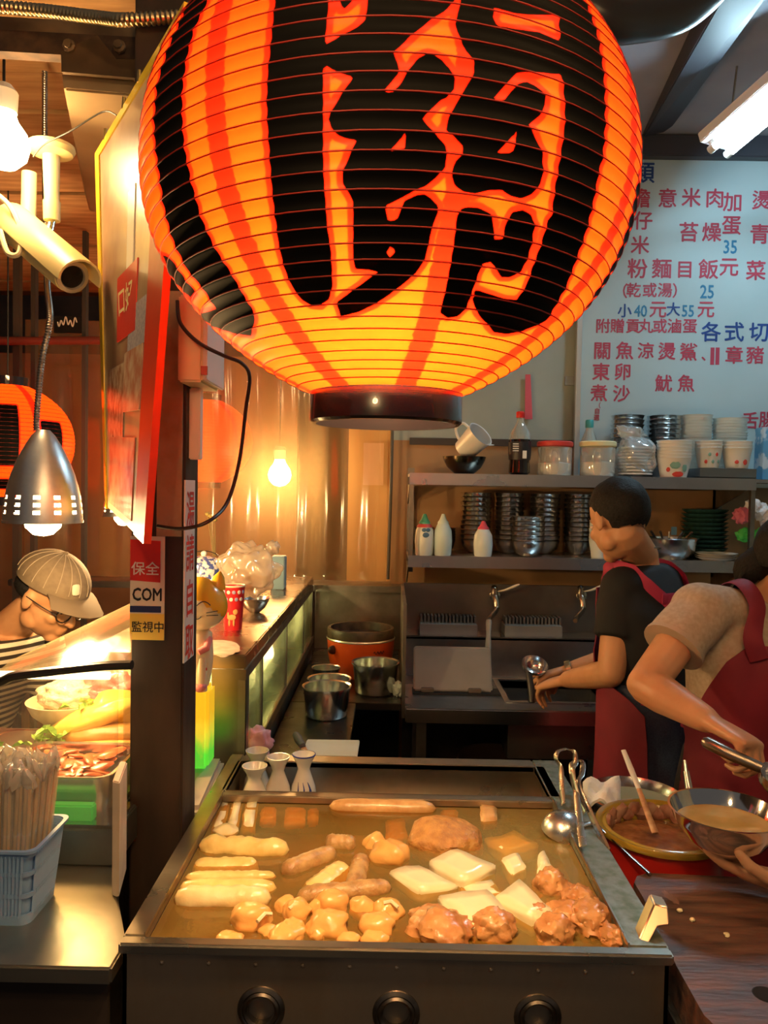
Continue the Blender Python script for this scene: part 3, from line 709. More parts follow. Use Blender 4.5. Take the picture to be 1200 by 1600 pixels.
roll((440,1366),(523,1334), 24, 1.2, FM_BROWN, 'sausage_roll', 'speckled brown roll lying aslant between the yellow rolls and the round puffs', 7, .1)
roll((508,1318),(556,1322), 22, 1.15, FM_BROWN, 'sausage_roll', 'short brown roll touching the pale round puffs', 8, .16)
roll((552,1392),(566,1335), 26, .62, FM_BROWN, 'sausage_roll', 'brown roll half sunk and pointing toward the divider', 9, .1)
roll((463,1404),(612,1390), 24, 1.25, FM_BROWN, 'sausage_roll', 'knobbly dark brown roll floating above the orange puffs', 10, .16)
roll((480,1392),(540,1345), 40, .25, FM_ROLL, 'fish_roll', 'wide amber roll deep under the brown rolls', 11, .1)
def bx(px, py, w_, l_, h_, rz, dz): return (px, py, w_, l_, h_, rz, dz)
def slab(name, quad, h, top, m, label, seed=0, group=None, jig=.004):
    """block whose top face is the pixel quad at height BZ+top"""
    q = [PZ(x, y, BZ+top) for x, y in quad]
    o = obj(name, prism(q, (0, 0, -h)), m)
    bm = bmesh.new(); bm.from_mesh(o.data)
    bmesh.ops.recalc_face_normals(bm, faces=bm.faces)
    bmesh.ops.bevel(bm, geom=list(bm.edges), offset=.0035, segments=2, affect='EDGES', clamp_overlap=True)
    bmesh.ops.subdivide_edges(bm, edges=[e for e in bm.edges if e.calc_length() > .02], cuts=3, use_grid_fill=True)
    for v in bm.verts: v.co += Vector((mnoise.noise(v.co*35+Vector((seed, 0, 0))), mnoise.noise(v.co*35+Vector((0, seed, 5))), mnoise.noise(v.co*30+Vector((3, 1, seed)))))*jig
    bm.to_mesh(o.data); bm.free()
    o.data.polygons.foreach_set('use_smooth', [True]*len(o.data.polygons)); centre(o)
    return tag(o, label, 'food', group)
slab('radish_piece', [(668,1343),(713,1323),(776,1350),(724,1374)], .03, .016, FM_DAIK, 'white radish slab floating level above the other radish pieces', 1)
slab('radish_piece', [(608,1358),(655,1349),(718,1381),(655,1391)], .03, .009, FM_DAIK, 'white radish slab dipping into the broth beside the pale round puffs', 2)
slab('radish_piece', [(683,1397),(762,1386),(803,1432),(735,1447)], .035, .015, FM_DAIK, 'biggest square radish slab with a browned edge by the meat chunks', 3)
slab('radish_piece', [(772,1398),(812,1370),(866,1420),(832,1432)], .035, .017, FM_DAIK, 'tall wedge of white radish beside the biggest slab', 4)
slab('radish_piece', [(782,1338),(812,1330),(822,1352),(800,1362)], .03, .007, FM_DAIK, 'small radish corner poking from the pale broth', 5)
slab('radish_piece', [(838,1335),(850,1326),(864,1352),(840,1360)], .03, .009, FM_DAIK, 'radish sliver standing on edge in the pale broth', 6)
slab('radish_piece', [(755,1308),(805,1296),(845,1318),(790,1335)], .03, -.002, FM_DAIK, 'radish slab lying under the surface near the ladle', 7)
slab('radish_piece', [(716,1380),(770,1372),(790,1395),(735,1402)], .03, .001, FM_DAIK, 'sunken radish slab between the floating ones', 8)
slab('white_cake_stick', [(346,1252),(360,1252),(348,1292),(331,1292)], .02, .0015, FM_DAIK, 'outer pale cake stick of the sunken set in the pan corner', 9)
slab('white_cake_stick', [(364,1252),(380,1252),(372,1292),(352,1292)], .02, .0012, FM_DAIK, 'middle pale cake stick of the sunken set in the pan corner', 10)
slab('white_cake_stick', [(384,1252),(404,1252),(398,1292),(376,1292)], .02, .0015, FM_DAIK, 'third pale cake stick of the sunken set next to the tan squares', 11)
slab('tofu_square', [(410,1256),(432,1256),(430,1280),(405,1280)], .02, -.008, FM_PUFF, 'tan tofu square sunk beside the pale cake sticks', 12)
slab('tofu_square', [(446,1256),(478,1256),(476,1282),(444,1282)], .02, -.008, FM_PUFF, 'wide tan tofu square sunk near the divider', 13)
slab('tofu_square', [(482,1256),(498,1256),(496,1278),(480,1278)], .02, -.008, FM_PUFF, 'narrow tan tofu square sunk beside the long fishcake', 14)
slab('tofu_square', [(750,1256),(776,1254),(777,1278),(752,1280)], .025, .006, FM_CHIK, 'brown tofu cube poking up by the divider near the ladle', 15)
slab('tofu_square', [(690,1258),(716,1257),(714,1280),(688,1280)], .02, -.006, FM_PUFF, 'tan tofu square sunk at the end of the long fishcake', 16)
slab('tofu_square', [(602,1280),(632,1276),(636,1306),(604,1308)], .02, -.010, FM_PUFF, 'amber tofu square deep below the long fishcake', 17)
def puff(px, py, wpx, hpx, up, m, name, label, seed, amp=.25, amp2=0, rz=0, sub=3, freq=1.6):
    c = PZ(px, py, BZ); s = c.y/F; rx = wpx*s/2*1.02; ry = rx*.85; rz_ = max(hpx*s/2*1.25, rx*.5)
    return food(name, blob((c.x, c.y, BZ+rz_*(up-1)), (rx, ry, rz_), (0, 0, rz), amp, freq, seed, sub, amp2=amp2), m, label)
puff(353, 1298, 38, 16, 1.0, FM_PALE, 'egg_slice', 'small white oval slice by the pale cake sticks', 1)
for i, (x, y_, w_, h_, up, lb_) in enumerate((
  (610,1340,60,36,1.25,'plump orange puff right against the dipping radish slab'), (586,1320,36,26,1.1,'smaller orange puff behind the plump one by the short brown roll'),
  (393,1440,64,40,1.25,'large orange puff nearest the long pale roll'), (447,1419,36,24,1.15,'orange puff at the edge of the cluster below the slanted roll'),
  (464,1429,46,34,1.2,'round orange puff with a white shred beside it'), (517,1418,56,36,1.25,'big orange puff with a lobe under the knobbly roll'),
  (494,1422,28,22,1.15,'small lobe shaped orange puff tucked between two big ones'), (512,1449,68,36,1.25,'widest orange puff in the middle of the cluster'),
  (566,1417,42,30,.75,'orange puff half sunk under the brown roll'), (606,1425,52,30,1.15,'orange puff topped with white shreds'),
  (590,1450,54,32,1.2,'smooth orange puff in the row along the front rim'), (457,1454,40,26,1.15,'orange puff wedged under the round one'),
  (446,1464,56,22,1.2,'flat orange puff touching the front rim'), (497,1463,24,18,1.15,'tiny orange puff between larger ones at the front rim'),
  (545,1469,36,16,1.15,'low orange puff at the front rim beside the smooth one'), (360,1468,44,14,.9,'sunken orange puff at the front rim by the pan corner'),
  (585,1468,42,14,1.1,'flat orange puff pressed against the front rim below the smooth one'), (420,1455,30,18,.9,'half sunk orange puff between the large one and the flat one'))):
    puff(x, y_, w_, h_, up, FM_PUFF, 'tofu_puff', lb_, 20+i, .32)
puff(694, 1312, 118, 56, .93, FM_GAN, 'fried_tofu_patty', 'big porous brown fried tofu patty breaking the surface', 50, .15, .10, sub=4)
for i, (x, y_, w_, h_, up, lb_) in enumerate((
  (772,1457,70,46,1.2,'knobbly meat chunk at the front rim below the big radish slab'), (868,1464,66,44,1.2,'glistening meat chunk in the corner cluster at the front rim'),
  (924,1445,72,46,1.2,'largest meat chunk by the corner pull tab'), (907,1414,58,36,1.2,'gristly meat piece leaning on the scummy side rim'),
  (690,1457,100,26,1.15,'long flat strip of meat along the front rim'), (862,1386,60,44,1.0,'pinkish meat piece standing alone next to the radish wedge'),
  (842,1433,42,26,1.1,'small dark meat scrap between the wedge and the corner cluster'), (956,1466,50,26,1.15,'torn meat piece tucked into the pan corner'),
  (890,1432,80,22,1.0,'broad sheet of tendon across the meat cluster'), (676,1432,70,30,.7,'sunken meat piece behind the long flat strip'))):
    puff(x, y_, w_, h_, up, FM_MEAT, 'meat_chunk', lb_, 70+i, .30, .17, rz=i*.7, freq=1.7, sub=4)
# white shreds
for i, (a, b, lb_) in enumerate((((600,1411),(622,1418),'white onion shred on the orange puff by the long flat strip'), ((402,1440),(424,1428),'white onion shred stuck to the large orange puff'),
    ((470,1412),(452,1420),'white onion shred lying across the round orange puff'))):
    p, q = PZ(*a, BZ+.02), PZ(*b, BZ+.018)
    food('onion_shred', tube([p, p.lerp(q, .5)+Vector((0, .004, .004)), q], .0032, 6), FM_DAIK, lb_)
# ------------------------------------------------------------------ ladle, tongs, wires on the right rim
LAD = mat('ladle_steel', (.66,.64,.62), .24, 1, col2=(.5,.48,.46), nscale=30, rough2=.34)
lc = PZ(880, 1300, BZ+.004)
ld = thing('ladle', 'steel ladle resting bowl up side down on the broth with its handle over the rim', 'ladle', lc)
rl = .043
prof = [(rl*math.cos(t)*1.0, rl*.95*math.sin(t)) for t in np.linspace(0, math.pi/2, 9)]; prof[-1] = (0, rl*.95)
obj('bowl', xform(lathe(prof, (0, 0, 0), 32), Matrix.Translation(lc) @ Euler((.18, .12, .3)).to_matrix().to_4x4()), LAD, ld, smooth=True)
obj('handle', tube(smooth_path([P(905, 1292, lc.y-.01), P(926, 1286, lc.y), P(945, 1300, 1.47), P(985, 1338, 1.40), P(1016, 1366, 1.36)], 6), [.0065]*25, 8, flat=.45), LAD, ld, smooth=True)
def tongs(name, label, path_a, path_b, w_=.007):
    t = thing(name, label, 'tongs', path_a[-1])
    for nm, pth in (('arm', path_a), ('arm', path_b)):
        pts = smooth_path(pth, 6); rings = []
        for i, p in enumerate(pts):
            d_ = (pts[min(i+1, len(pts)-1)]-pts[max(i-1, 0)]).normalized(); s1 = d_.cross(Vector((.25, -1, .1))).normalized(); n1 = s1.cross(d_)
            rings.append(ring(p, n1*w_, s1*.0011, 8, .6))
        obj(nm, loft(rings), LAD, t, smooth=True, angle=60)
    return t
tongs('tongs', 'steel spring tongs with a looped head leaning on the cooker rim', [P(885,1170,1.68), P(897,1176,1.66), P(899,1192,1.63), P(895,1205,1.60), P(902,1240,1.55), P(914,1270,1.50)],
      [P(885,1170,1.68), P(872,1174,1.68), P(869,1185,1.66), P(876,1200,1.64), P(878,1230,1.58), P(880,1256,1.54)])
tongs('tongs', 'second spring tongs with a smaller loop crossing the ladle', [P(902,1188,1.66), P(910,1194,1.64), P(909,1210,1.60), P(904,1225,1.57), P(920,1265,1.50), P(950,1330,1.38)],
      [P(902,1188,1.66), P(893,1194,1.65), P(895,1215,1.60), P(900,1240,1.55), P(905,1280,1.46), P(911,1322,1.36)])
# ------------------------------------------------------------------ sake bottles in the warming pan
PORC = mat('white_porcelain', (.80,.77,.72), .18, col2=(.74,.70,.64), nscale=6, coat=.5)
BLUE = mat('cobalt_glaze', (.04,.06,.30), .2)
def tokkuri(px, ytop, wpx, Y, label, s=1.0, pattern=False):
    top = P(px, ytop, Y); r = wpx*.5*Y/F; t = thing('sake_bottle', label, 'bottle', (top.x, top.y, .803), 'sake bottles in the warming pan')
    h = top.z-.803
    pr_ = [(0, 0), (r*.98, 0), (r*1.12, .01), (r*1.18, h*.25), (r*1.0, h*.48), (r*.62, h*.68), (r*.5, h*.76), (r*.66, h*.86), (r*.95, h*.97), (r*1.0, h), (r*.9, h), (r*.55, h*.88), (r*.38, h*.78), (0, h*.77)]
    obj('body', lathe(pr_, (top.x, top.y, .803), 32), PORC, t, smooth=True, angle=50)
    if pattern:
        obj('rim_band', lathe([(r*1.003, h*.985), (r*1.004, h*1.0), (r*.93, h*1.003)], (top.x, top.y, .803), 32), BLUE, t, smooth=True)
        for k in range(3):
            a0 = -.5+k*.5; rr = lambda q: np.interp(q, [.25, .48, .68], [r*1.185, r*1.005, r*.63])
            pts = [(a0+.16*math.sin(u_*3), .28+.30*u_) for u_ in np.linspace(0, 1, 6)]
            obj('painted_leaf', tube([(top.x+rr(q)*math.sin(a_), top.y-rr(q)*math.cos(a_), .803+h*q) for a_, q in pts], [.001, .004, .006, .005, .003, .001], 6, flat=.3), BLUE, t, smooth=True)
    return t
tokkuri(402, 1172, 37, 1.78, 'white flared sake bottle standing at the back beside the pink bag')
tokkuri(398, 1196, 40, 1.70, 'white flared sake bottle in the corner of the warming pan')
tokkuri(435, 1182, 37, 1.73, 'plain white sake bottle between the corner one and the blue rimmed one')
tokkuri(475, 1178, 37, 1.73, 'white sake bottle with a blue rim and painted blue leaf', pattern=True)
# ================================================================== left side: counter, display case, basket
CZ = .88
ctF = PZ(90, 1511, CZ).y
ct = thing('steel_counter', 'stainless counter beside the broth cooker holding the blue basket', 'counter', (-.9, 1.6, 0))
poly = [(-1.7, ctF), (-.3745, ctF), (-.3745, 1.10), (-.425, 1.21), (-.500, 1.42), (-.500, 1.80), (-1.7, 1.80)]
CTM = mat('counter_steel', (.50,.46,.38), .30, 1, col2=(.36,.32,.26), nscale=6, rough2=.42, bump=.05, bscale=60)
obj('worktop', prism([(x, y_, CZ-.025) for x, y_ in poly], (0, 0, .025)), CTM, ct, bevel=.003)
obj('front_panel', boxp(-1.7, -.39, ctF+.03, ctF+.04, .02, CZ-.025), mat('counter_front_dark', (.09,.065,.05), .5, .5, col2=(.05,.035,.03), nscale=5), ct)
obj('side_panel', boxp(-.41, -.40, ctF+.04, 1.09, .02, CZ-.025), STEEL_DK, ct)
for x in (-1.6, -.6): obj('leg', boxp(x, x+.04, 1.74, 1.78, 0, CZ-.025), STEEL_DK, ct)
# white upright board edge between counter and post
tag(obj('white_board', prism([(-.4405, 1.222, CZ+.001), (-.4265, 1.215, CZ+.001), (-.446, 1.308, CZ+.001), (-.460, 1.312, CZ+.001)], (0, 0, P(195, 1222, 1.22).z-CZ)),
    mat('board_cream', (.62,.52,.40), .6, col2=(.45,.34,.24), nscale=9), bevel=.002), 'cream painted board standing on edge between the display case and the post', 'board')
# ------------------------------------------------------------------ steel post with stickers
POSTM = mat('post_brown', (.055,.034,.024), .42, .2, col2=(.028,.018,.013), nscale=14, rough2=.6, stretch=(1, 1, .3))
PXL, PXR, PYF, PYB = -.487, -.386, 1.44, 1.54
post = thing('steel_post', 'dark brown square steel post beside the cooker with stickers', 'post', ((PXL+PXR)/2, (PYF+PYB)/2, 0))
obj('shaft', boxp(PXL, PXR, PYF, PYB, 0, 3.0), POSTM, post, bevel=.004)
zA, zB = P(260, 838, PYF).z, P(260, 455, PYF).z
obj('bare_patch', boxp(P(247, 600, PYF).x, P(286, 600, PYF).x+.0005, PYF-.003, PYF, zA, zB), mat('galv_rust', (.42,.36,.24), .5, .3, col2=(.30,.18,.09), nscale=11, ndist=(.5,.75)), post)
sy = PYF-.0025
def sx(px, py): return P(px, py, sy).x
def sz(px, py): return P(px, py, sy).z
sl, sr = PXL, P(257, 920, sy).x
z0, z1, z2, z3, z4 = sz(230,1000), sz(230,960), sz(230,912), sz(230,900), sz(230,838)
stk = obj('sticker', boxp(sl, sr, sy, PYF, z0, z4), mat('sticker_white', (.80,.74,.62), .4), post)
obj('red_field', prism([(sl, sy, sz(230,907)), (sr-.008, sy, sz(230,910)), (sr-.008, sy, sz(230,845)), (sl, sy, sz(230,843))], (0, -.0006, 0)), mat('sticker_red', (.62,.03,.025), .4), stk)
obj('yellow_field', boxp(sl, sr, sy-.0006, sy, z0, sz(230, 959)), mat('sticker_yellow', (.86,.60,.10), .4), stk)
obj('blue_bar', boxp(sl, sr-.006, sy-.0006, sy, sz(230,957), sz(230,947)), mat('sticker_navy', (.02,.03,.12), .4), stk)
def front_text(s, px, py, hpx, Yp, m, parent, bold=0, xs=1.0):
    return obj('lettering', text_vf(s, hpx*Yp/F*1.12, plane_mat(P(px, py, Yp), (1, 0, 0), (0, 0, 1)), bold, xs=xs), m, parent, fix=False)
front_text('保全', 227, 890, 20, sy-.0009, WHITE, stk, .01)
front_text('COM', 230, 930, 25, sy-.0009, mat('ink_black', (.012,.012,.018), .5), stk, .025, .74)
front_text('監視中', 231, 981, 16.5, sy-.0009, mat('ink_black'), stk, .01, .95)
# white sign on the post's side, running back: red writing
sX = PXR+.003
def side_pt(px, py): return PX(px, py, sX)
sg = thing('side_sign', 'narrow white sign with red writing screwed to the side of the post', 'sign', side_pt(292, 1020))
q = [side_pt(285, 1040), side_pt(303, 1012), side_pt(302, 752), side_pt(288, 748)]
ya, yb = 1.432, 1.502
zt_, zb_ = P(290, 750, 1.44).z, P(290, 1035, 1.44).z
obj('panel', boxp(PXR+.0005, PXR+.0035, ya, yb, zb_, zt_), mat('sign_white', (.82,.80,.74), .35), sg)
for ch, py in zip('湯請自取', (800, 868, 938, 1005)):
    zc = P(292, py, 1.47).z
    obj('lettering', text_vf(ch, .075, plane_mat((PXR+.0042, (ya+yb)/2, zc), (0, 1, 0), (0, 0, 1)), .012, xs=.8), mat('sign_red', (.70,.05,.03), .5), sg, fix=False)
# electric box, conduit and cables
bxn = thing('junction_box', 'cream electrical box fixed to the side of the post', 'box', P(310, 600, 1.45))
BOXM = mat('cream_enamel', (.80,.68,.40), .4)
zb0, zb1 = P(310, 598, 1.40).z, P(310, 462, 1.40).z
obj('housing', boxp(PXR-.002, P(322, 600, 1.40).x-.004, 1.39, 1.53, zb0, zb1), BOXM, bxn, bevel=.004)
obj('cover', boxp(P(322, 600, 1.40).x-.0035, P(322, 600, 1.40).x+.004, 1.388, 1.532, zb0+.003, zb1-.003), mat('box_cover', (.84,.80,.70), .4), bxn, bevel=.002)
for z in (zb0+.02, zb1-.02): obj('hinge', boxp(P(322, 600, 1.40).x-.006, P(322, 600, 1.40).x+.006, 1.384, 1.388, z-.008, z+.008), STEEL_BR, bxn)
tag(obj('cable_duct', boxp(PXR+.0005, PXR+.022, 1.462, 1.485, P(310, 718, 1.46).z, zb0-.001), mat('duct_white', (.84,.80,.66), .4), bevel=.002), 'white cable duct running down from the cream electrical box', 'duct')
tag(obj('black_cable', tube(smooth_path([P(277, 470, 1.383), P(282, 505, 1.375), P(310, 535, 1.37), P(350, 556, 1.38), P(378, 568, 1.40), P(390, 590, 1.42), P(384, 640, 1.44), P(374, 720, 1.45), P(355, 785, 1.42), P(325, 815, 1.36), P(285, 826, 1.36), P(246, 822, 1.37)], 8), .0035, 8), mat('cable_black', (.03,.025,.02), .4), smooth=True),
    'black cable looping from the electrical box round the post', 'cable')
# ------------------------------------------------------------------ menu panel hung in front of the post
pn = thing('photo_menu_panel', 'glossy menu panel with food photos and a yellow edge hung beside the post', 'sign', P(200, 800, 1.4))
FA, FBt = P(155, 238, 1.66), P(168, 792, 1.66); NA, NB = P(290, 12, 1.19), P(228, 850, 1.19)
def pp(u, v, off=0.0):
    a = FA.lerp(NA, u); b = FBt.lerp(NB, u); q_ = a.lerp(b, v)
    n_ = (NA-FA).cross(FBt-FA).normalized()
    if n_.y > 0: n_ = -n_
    return q_+n_*off
def pquad(u0, u1, v0, v1, off, th=.004):
    nu = max(2, int(abs(u1-u0)*16)); nv = max(2, int(abs(v1-v0)*16))
    return sheet([[pp(u0+(u1-u0)*i/nu, v0+(v1-v0)*j/nv, off-th/2) for j in range(nv+1)] for i in range(nu+1)], th)
obj('sheet', pquad(0, 1, 0, 1, 0, .006), mat('menu_sheet', (.50,.36,.20), .30, col2=(.30,.15,.09), nscale=6, coat=.15), pn)
obj('edge_strip', pquad(-.05, .01, -.005, 1.005, .003, .012), mat('yellow_edge', (.78,.55,.03), .25, coat=.5), pn)
obj('top_strip', pquad(-.05, 1, -.01, .012, .003, .012), mat('yellow_edge'), pn)
obj('red_strip', pquad(.80, 1.0, .0, 1, .004, .012), mat('panel_red', (.80,.06,.015), .3), pn)
obj('red_heading', pquad(.30, .62, .40, .56, .002, .003), mat('menu_red', (.72,.05,.03), .3), pn)
obj('photo', pquad(.10, .45, .62, .80, .002, .003), mat('photo_dish', (.36,.18,.10), .2, col2=(.70,.52,.36), nscale=40), pn)
obj('photo', pquad(.45, .75, .60, .74, .002, .003), mat('photo_dish2', (.62,.26,.16), .2, col2=(.78,.58,.40), nscale=30), pn)
obj('price_list', pquad(.50, .78, .50, .60, .0015, .003), mat('list_grey', (.62,.58,.60), .3, col2=(.34,.32,.42), nscale=160), pn)
obj('photo', pquad(.12, .70, .80, .98, .002, .003), mat('photo_dish3', (.55,.12,.06), .2, col2=(.75,.40,.26), nscale=22), pn)
obj('white_tab', pquad(.45, .55, .22, .40, .002, .003), mat('tab_white', (.85,.82,.72), .3), pn)
cR = (NA-FA).normalized(); cU = (FA-FBt).normalized()
obj('lettering', text_vf('口好', .055, plane_mat(pp(.46, .475, .0035), cR, cU), .015), mat('ink_yellow', (.9,.8,.4), .4), pn, fix=False)
for u, v in ((.10, -.005), (.36, -.005), (.55, -.005)):
    obj('screw', tube([pp(u, v, .0), pp(u, v, .0)+Vector((0, 0, .022))], [.005, .0035], 8), mat('brass', (.6,.42,.15), .3, 1), pn)
# ------------------------------------------------------------------ security camera
cc = thing('security_camera', 'cream bullet security camera on a ceiling bracket', 'camera', P(70, 240, 1.75))
CAMM = mat('cctv_cream', (.80,.66,.32), .4)
a, b = P(20, 352, 1.80), P(112, 432, 1.62)
dv = (b-a).normalized(); sd, ud = frame_of(dv)
if ud.z < 0: ud = -ud; sd = -sd
obj('body', loft([ring(a+dv*t, sd*r1, ud*r1, 20, .75) for t, r1 in ((0, .030), (.004, .036), (.19, .036), ((b-a).length, .034))]), CAMM, cc, smooth=True, angle=50)
hood = []
for t in (-.005, .08, (b-a).length+.038):
    c_ = a+dv*t+ud*.006; arc = [c_+sd*(.046*math.cos(q_))+ud*(.044*math.sin(q_)) for q_ in np.linspace(-.15, math.pi+.15, 13)]
    hood.append(arc+[c_+sd*(.042*math.cos(q_))+ud*(.040*math.sin(q_)) for q_ in np.linspace(math.pi+.15, -.15, 13)])
obj('hood', loft(hood), CAMM, cc, smooth=True, angle=40)
lens = obj('lens_ring', lathe([(.034, 0), (.034, .006), (.026, .008), (.024, .002)], b, 24, dv), mat('lens_grey', (.55,.5,.42), .3, .6), cc, smooth=True)
obj('lens', lathe([(0, .004), (.025, .001)], b, 24, dv), mat('lens_glass', (.015,.012,.01), .1), lens)
top = P(80, 236, 1.75)
obj('mount_plate', lathe([(0, .012), (.050, .012), (.052, .004), (.046, -.006), (.03, -.010), (0, -.012)], top, 28), CAMM, cc, smooth=True)
obj('stem', tube([top, P(81, 315, 1.75)], [.019, .016], 16), CAMM, cc, smooth=True)
obj('ball_joint', tube([P(81, 315, 1.75), P(81, 345, 1.75)], [.019, .018], 16), CAMM, cc, smooth=True)
obj('neck', tube([P(81, 343, 1.75), P(76, 366, 1.74)], .009, 10), STEEL_BR, cc, smooth=True)
obj('rear_bracket', tube([P(46, 270, 1.80), P(44, 362, 1.80)], .017, 14), CAMM, cc, smooth=True)
obj('lead', tube(smooth_path([P(-10, 300, 1.74), P(15, 322, 1.72), P(32, 360, 1.70), P(30, 395, 1.68), P(12, 395, 1.68), P(0, 360, 1.70)], 7), .006, 8), mat('lead_cream', (.62,.52,.34), .5), cc, smooth=True)
tag(obj('thin_wire', tube(smooth_path([P(52, 245, 1.7), P(70, 225, 1.68), P(110, 205, 1.64), P(160, 175, 1.60), P(182, 180, 1.58)], 6), .0018, 6), mat('cable_black')), 'thin wire strung from the big bulb to the panel top', 'wire')
# ------------------------------------------------------------------ aluminium hanging lamps
ALU = mat('brushed_aluminium', (.84,.84,.86), .36, 1, col2=(.74,.74,.76), nscale=40, rough2=.44)
def shade_lamp(px, ytop, ybot, wpx, Y, label, energy, neck, tilt=0):
    top = P(px, ytop, Y); bot = P(px, ybot, Y); H = top.z-bot.z; R_ = wpx*.5*Y/F; c = (top.x, top.y, bot.z)
    t = thing('hanging_lamp', label, 'lamp', c)
    # shade as a mesh with real slots punched near the lower edge
    n = 72; lv = [0, .05, .09, .13, .17, .21, .25, .29, .40, .52, .64, .76, .86, .94, 1.0]
    rad = lambda q_: R_*(1-q_**2.1*.80) if q_ < .97 else R_*.16
    v = []; f = []
    for q_ in lv:
        for k in range(n): v.append((c[0]+rad(q_)*math.sin(2*math.pi*k/n), c[1]-rad(q_)*math.cos(2*math.pi*k/n), c[2]+H*q_))
    for i in range(len(lv)-1):
        for k in range(n):
            if i in (2, 4, 6) and (k % 6) in (2, 3): continue
            f.append((i*n+k, i*n+(k+1) % n, (i+1)*n+(k+1) % n, (i+1)*n+k))
    sh = obj('shade', (v, f), ALU, t, smooth=True, angle=60, fix=False)
    obj('shade_rim', lathe([(R_+.0015, -.002), (R_+.0015, .004), (R_-.001, .004), (R_-.001, -.002)], c, 48, close=True), ALU, t, smooth=True)
    obj('socket', lathe([(0, H*.95), (.02, H*.95), (.02, H*.6), (.016, H*.5), (0, H*.5)], c, 16), BLACK, t)
    rb = R_*.5
    obj('bulb', lathe([(0, -.032), (rb*.5, -.028), (rb*.9, -.012), (rb, .012), (rb*.85, H*.22), (rb*.5, H*.4), (0, H*.42)], c, 24), emission('bulb_warm', (1, .7, .34), 40), t, smooth=True)
    obj('neck', corrugated(neck, .0075, .006, 8), mat('chrome_neck', (.34,.30,.27), .3, 1), t, smooth=True, angle=70)
    point_light('hanging_lamp_light', (c[0], c[1], c[2]-.045), energy, WARM, .03)
    return t
shade_lamp(68, 672, 815, 116, 1.67, 'aluminium shade lamp on a ribbed gooseneck above the display case', 26, [P(57, 673, 1.67), P(58, 640, 1.67), P(66, 560, 1.67), P(78, 500, 1.67), P(74, 450, 1.76), P(72, 380, 1.92), P(70, 250, 2.0), P(70, 112, 2.0)])
shade_lamp(193, 735, 806, 60, 2.45, 'aluminium shade lamp hanging behind the photo menu panel', 18, [P(193, 736, 2.45), P(195, 600, 2.45), P(200, 300, 2.45), P(205, 215, 2.45)])
# ------------------------------------------------------------------ food display case
DC = thing('display_case', 'glass food display case with a black frame and lit inside', 'display case', (-.75, 1.6, CZ))
dF = 1.32; dX1 = -.468; dX2 = -.493; dX0 = -1.25; dB = 1.78
dpoly = lambda e, z: [(dX0+e, dF+e, z), (dX1-e, dF+e, z), (dX1-e, 1.432-e, z), (dX2-e, 1.432-e, z), (dX2-e, dB-e, z), (dX0+e, dB-e, z)]
zfr = P(100, 1046, dF).z; zbase = P(130, 1296, dF).z
obj('base', prism(dpoly(0, CZ), (0, 0, zbase-CZ)), mat('case_base', (.36,.37,.34), .38, 1, col2=(.26,.26,.24), nscale=8), DC, bevel=.003)
obj('deck', prism(dpoly(.005, zbase), (0, 0, .006)), STEEL_BR, DC)
fpath = [P(-60, 1085, dF), P(0, 1066, dF), P(25, 1056, dF), P(90, 1048, dF), P(160, 1041, dF), P(206, 1039, dF)]
obj('front_frame', tube(smooth_path(fpath, 6), .012, 8, flat=.7), mat('case_black', (.02,.017,.015), .3), DC, smooth=True)
GLASS = film('case_glass', (.98,.95,.88), (.5,.42,.3), transp=.90, gloss=.10, rough=.04)
GLASST = film('case_glass_top', (.95,.88,.74), (.60,.46,.26), transp=.62, gloss=.16, rough=.10, transl=.3)
obj('front_glass', prism([(dX0, dF+.002, zbase), (dX1, dF+.002, zbase), (dX1, dF+.002, P(206, 1040, dF).z), (P(25,1056,dF).x, dF+.002, P(25, 1056, dF).z), (P(-60,1085,dF).x, dF+.002, P(-60, 1085, dF).z)], (0, .003, 0)), GLASS, DC)
tg = []
for i in range(9):
    t = i/8; row = []
    for j in range(9):
        s = j/8
        a_ = P(-20, 1068, dF).lerp(P(206, 1038, dF), s); b_ = P(40, 1030, 1.55).lerp(P(206, 962, 1.77), s)
        p = a_.lerp(b_, t); p = p+Vector((0, 0, .05*math.sin(math.pi*t*.8)*(.3+.7*s))); row.append(p)
    tg.append(row)
tv = [tuple(p) for r_ in tg for p in r_]; tf = [(i*9+j, i*9+j+1, (i+1)*9+j+1, (i+1)*9+j) for i in range(8) for j in range(8)]
obj('top_glass', (tv, tf), GLASST, DC, smooth=True, angle=180)
obj('side_glass', prism([(dX2-.001, 1.434, zbase), (dX2-.001, dB, zbase), (dX2-.001, dB, P(206, 965, dB).z), (dX2-.001, 1.434, P(206, 1035, 1.4).z)], (-.003, 0, 0)), GLASS, DC)
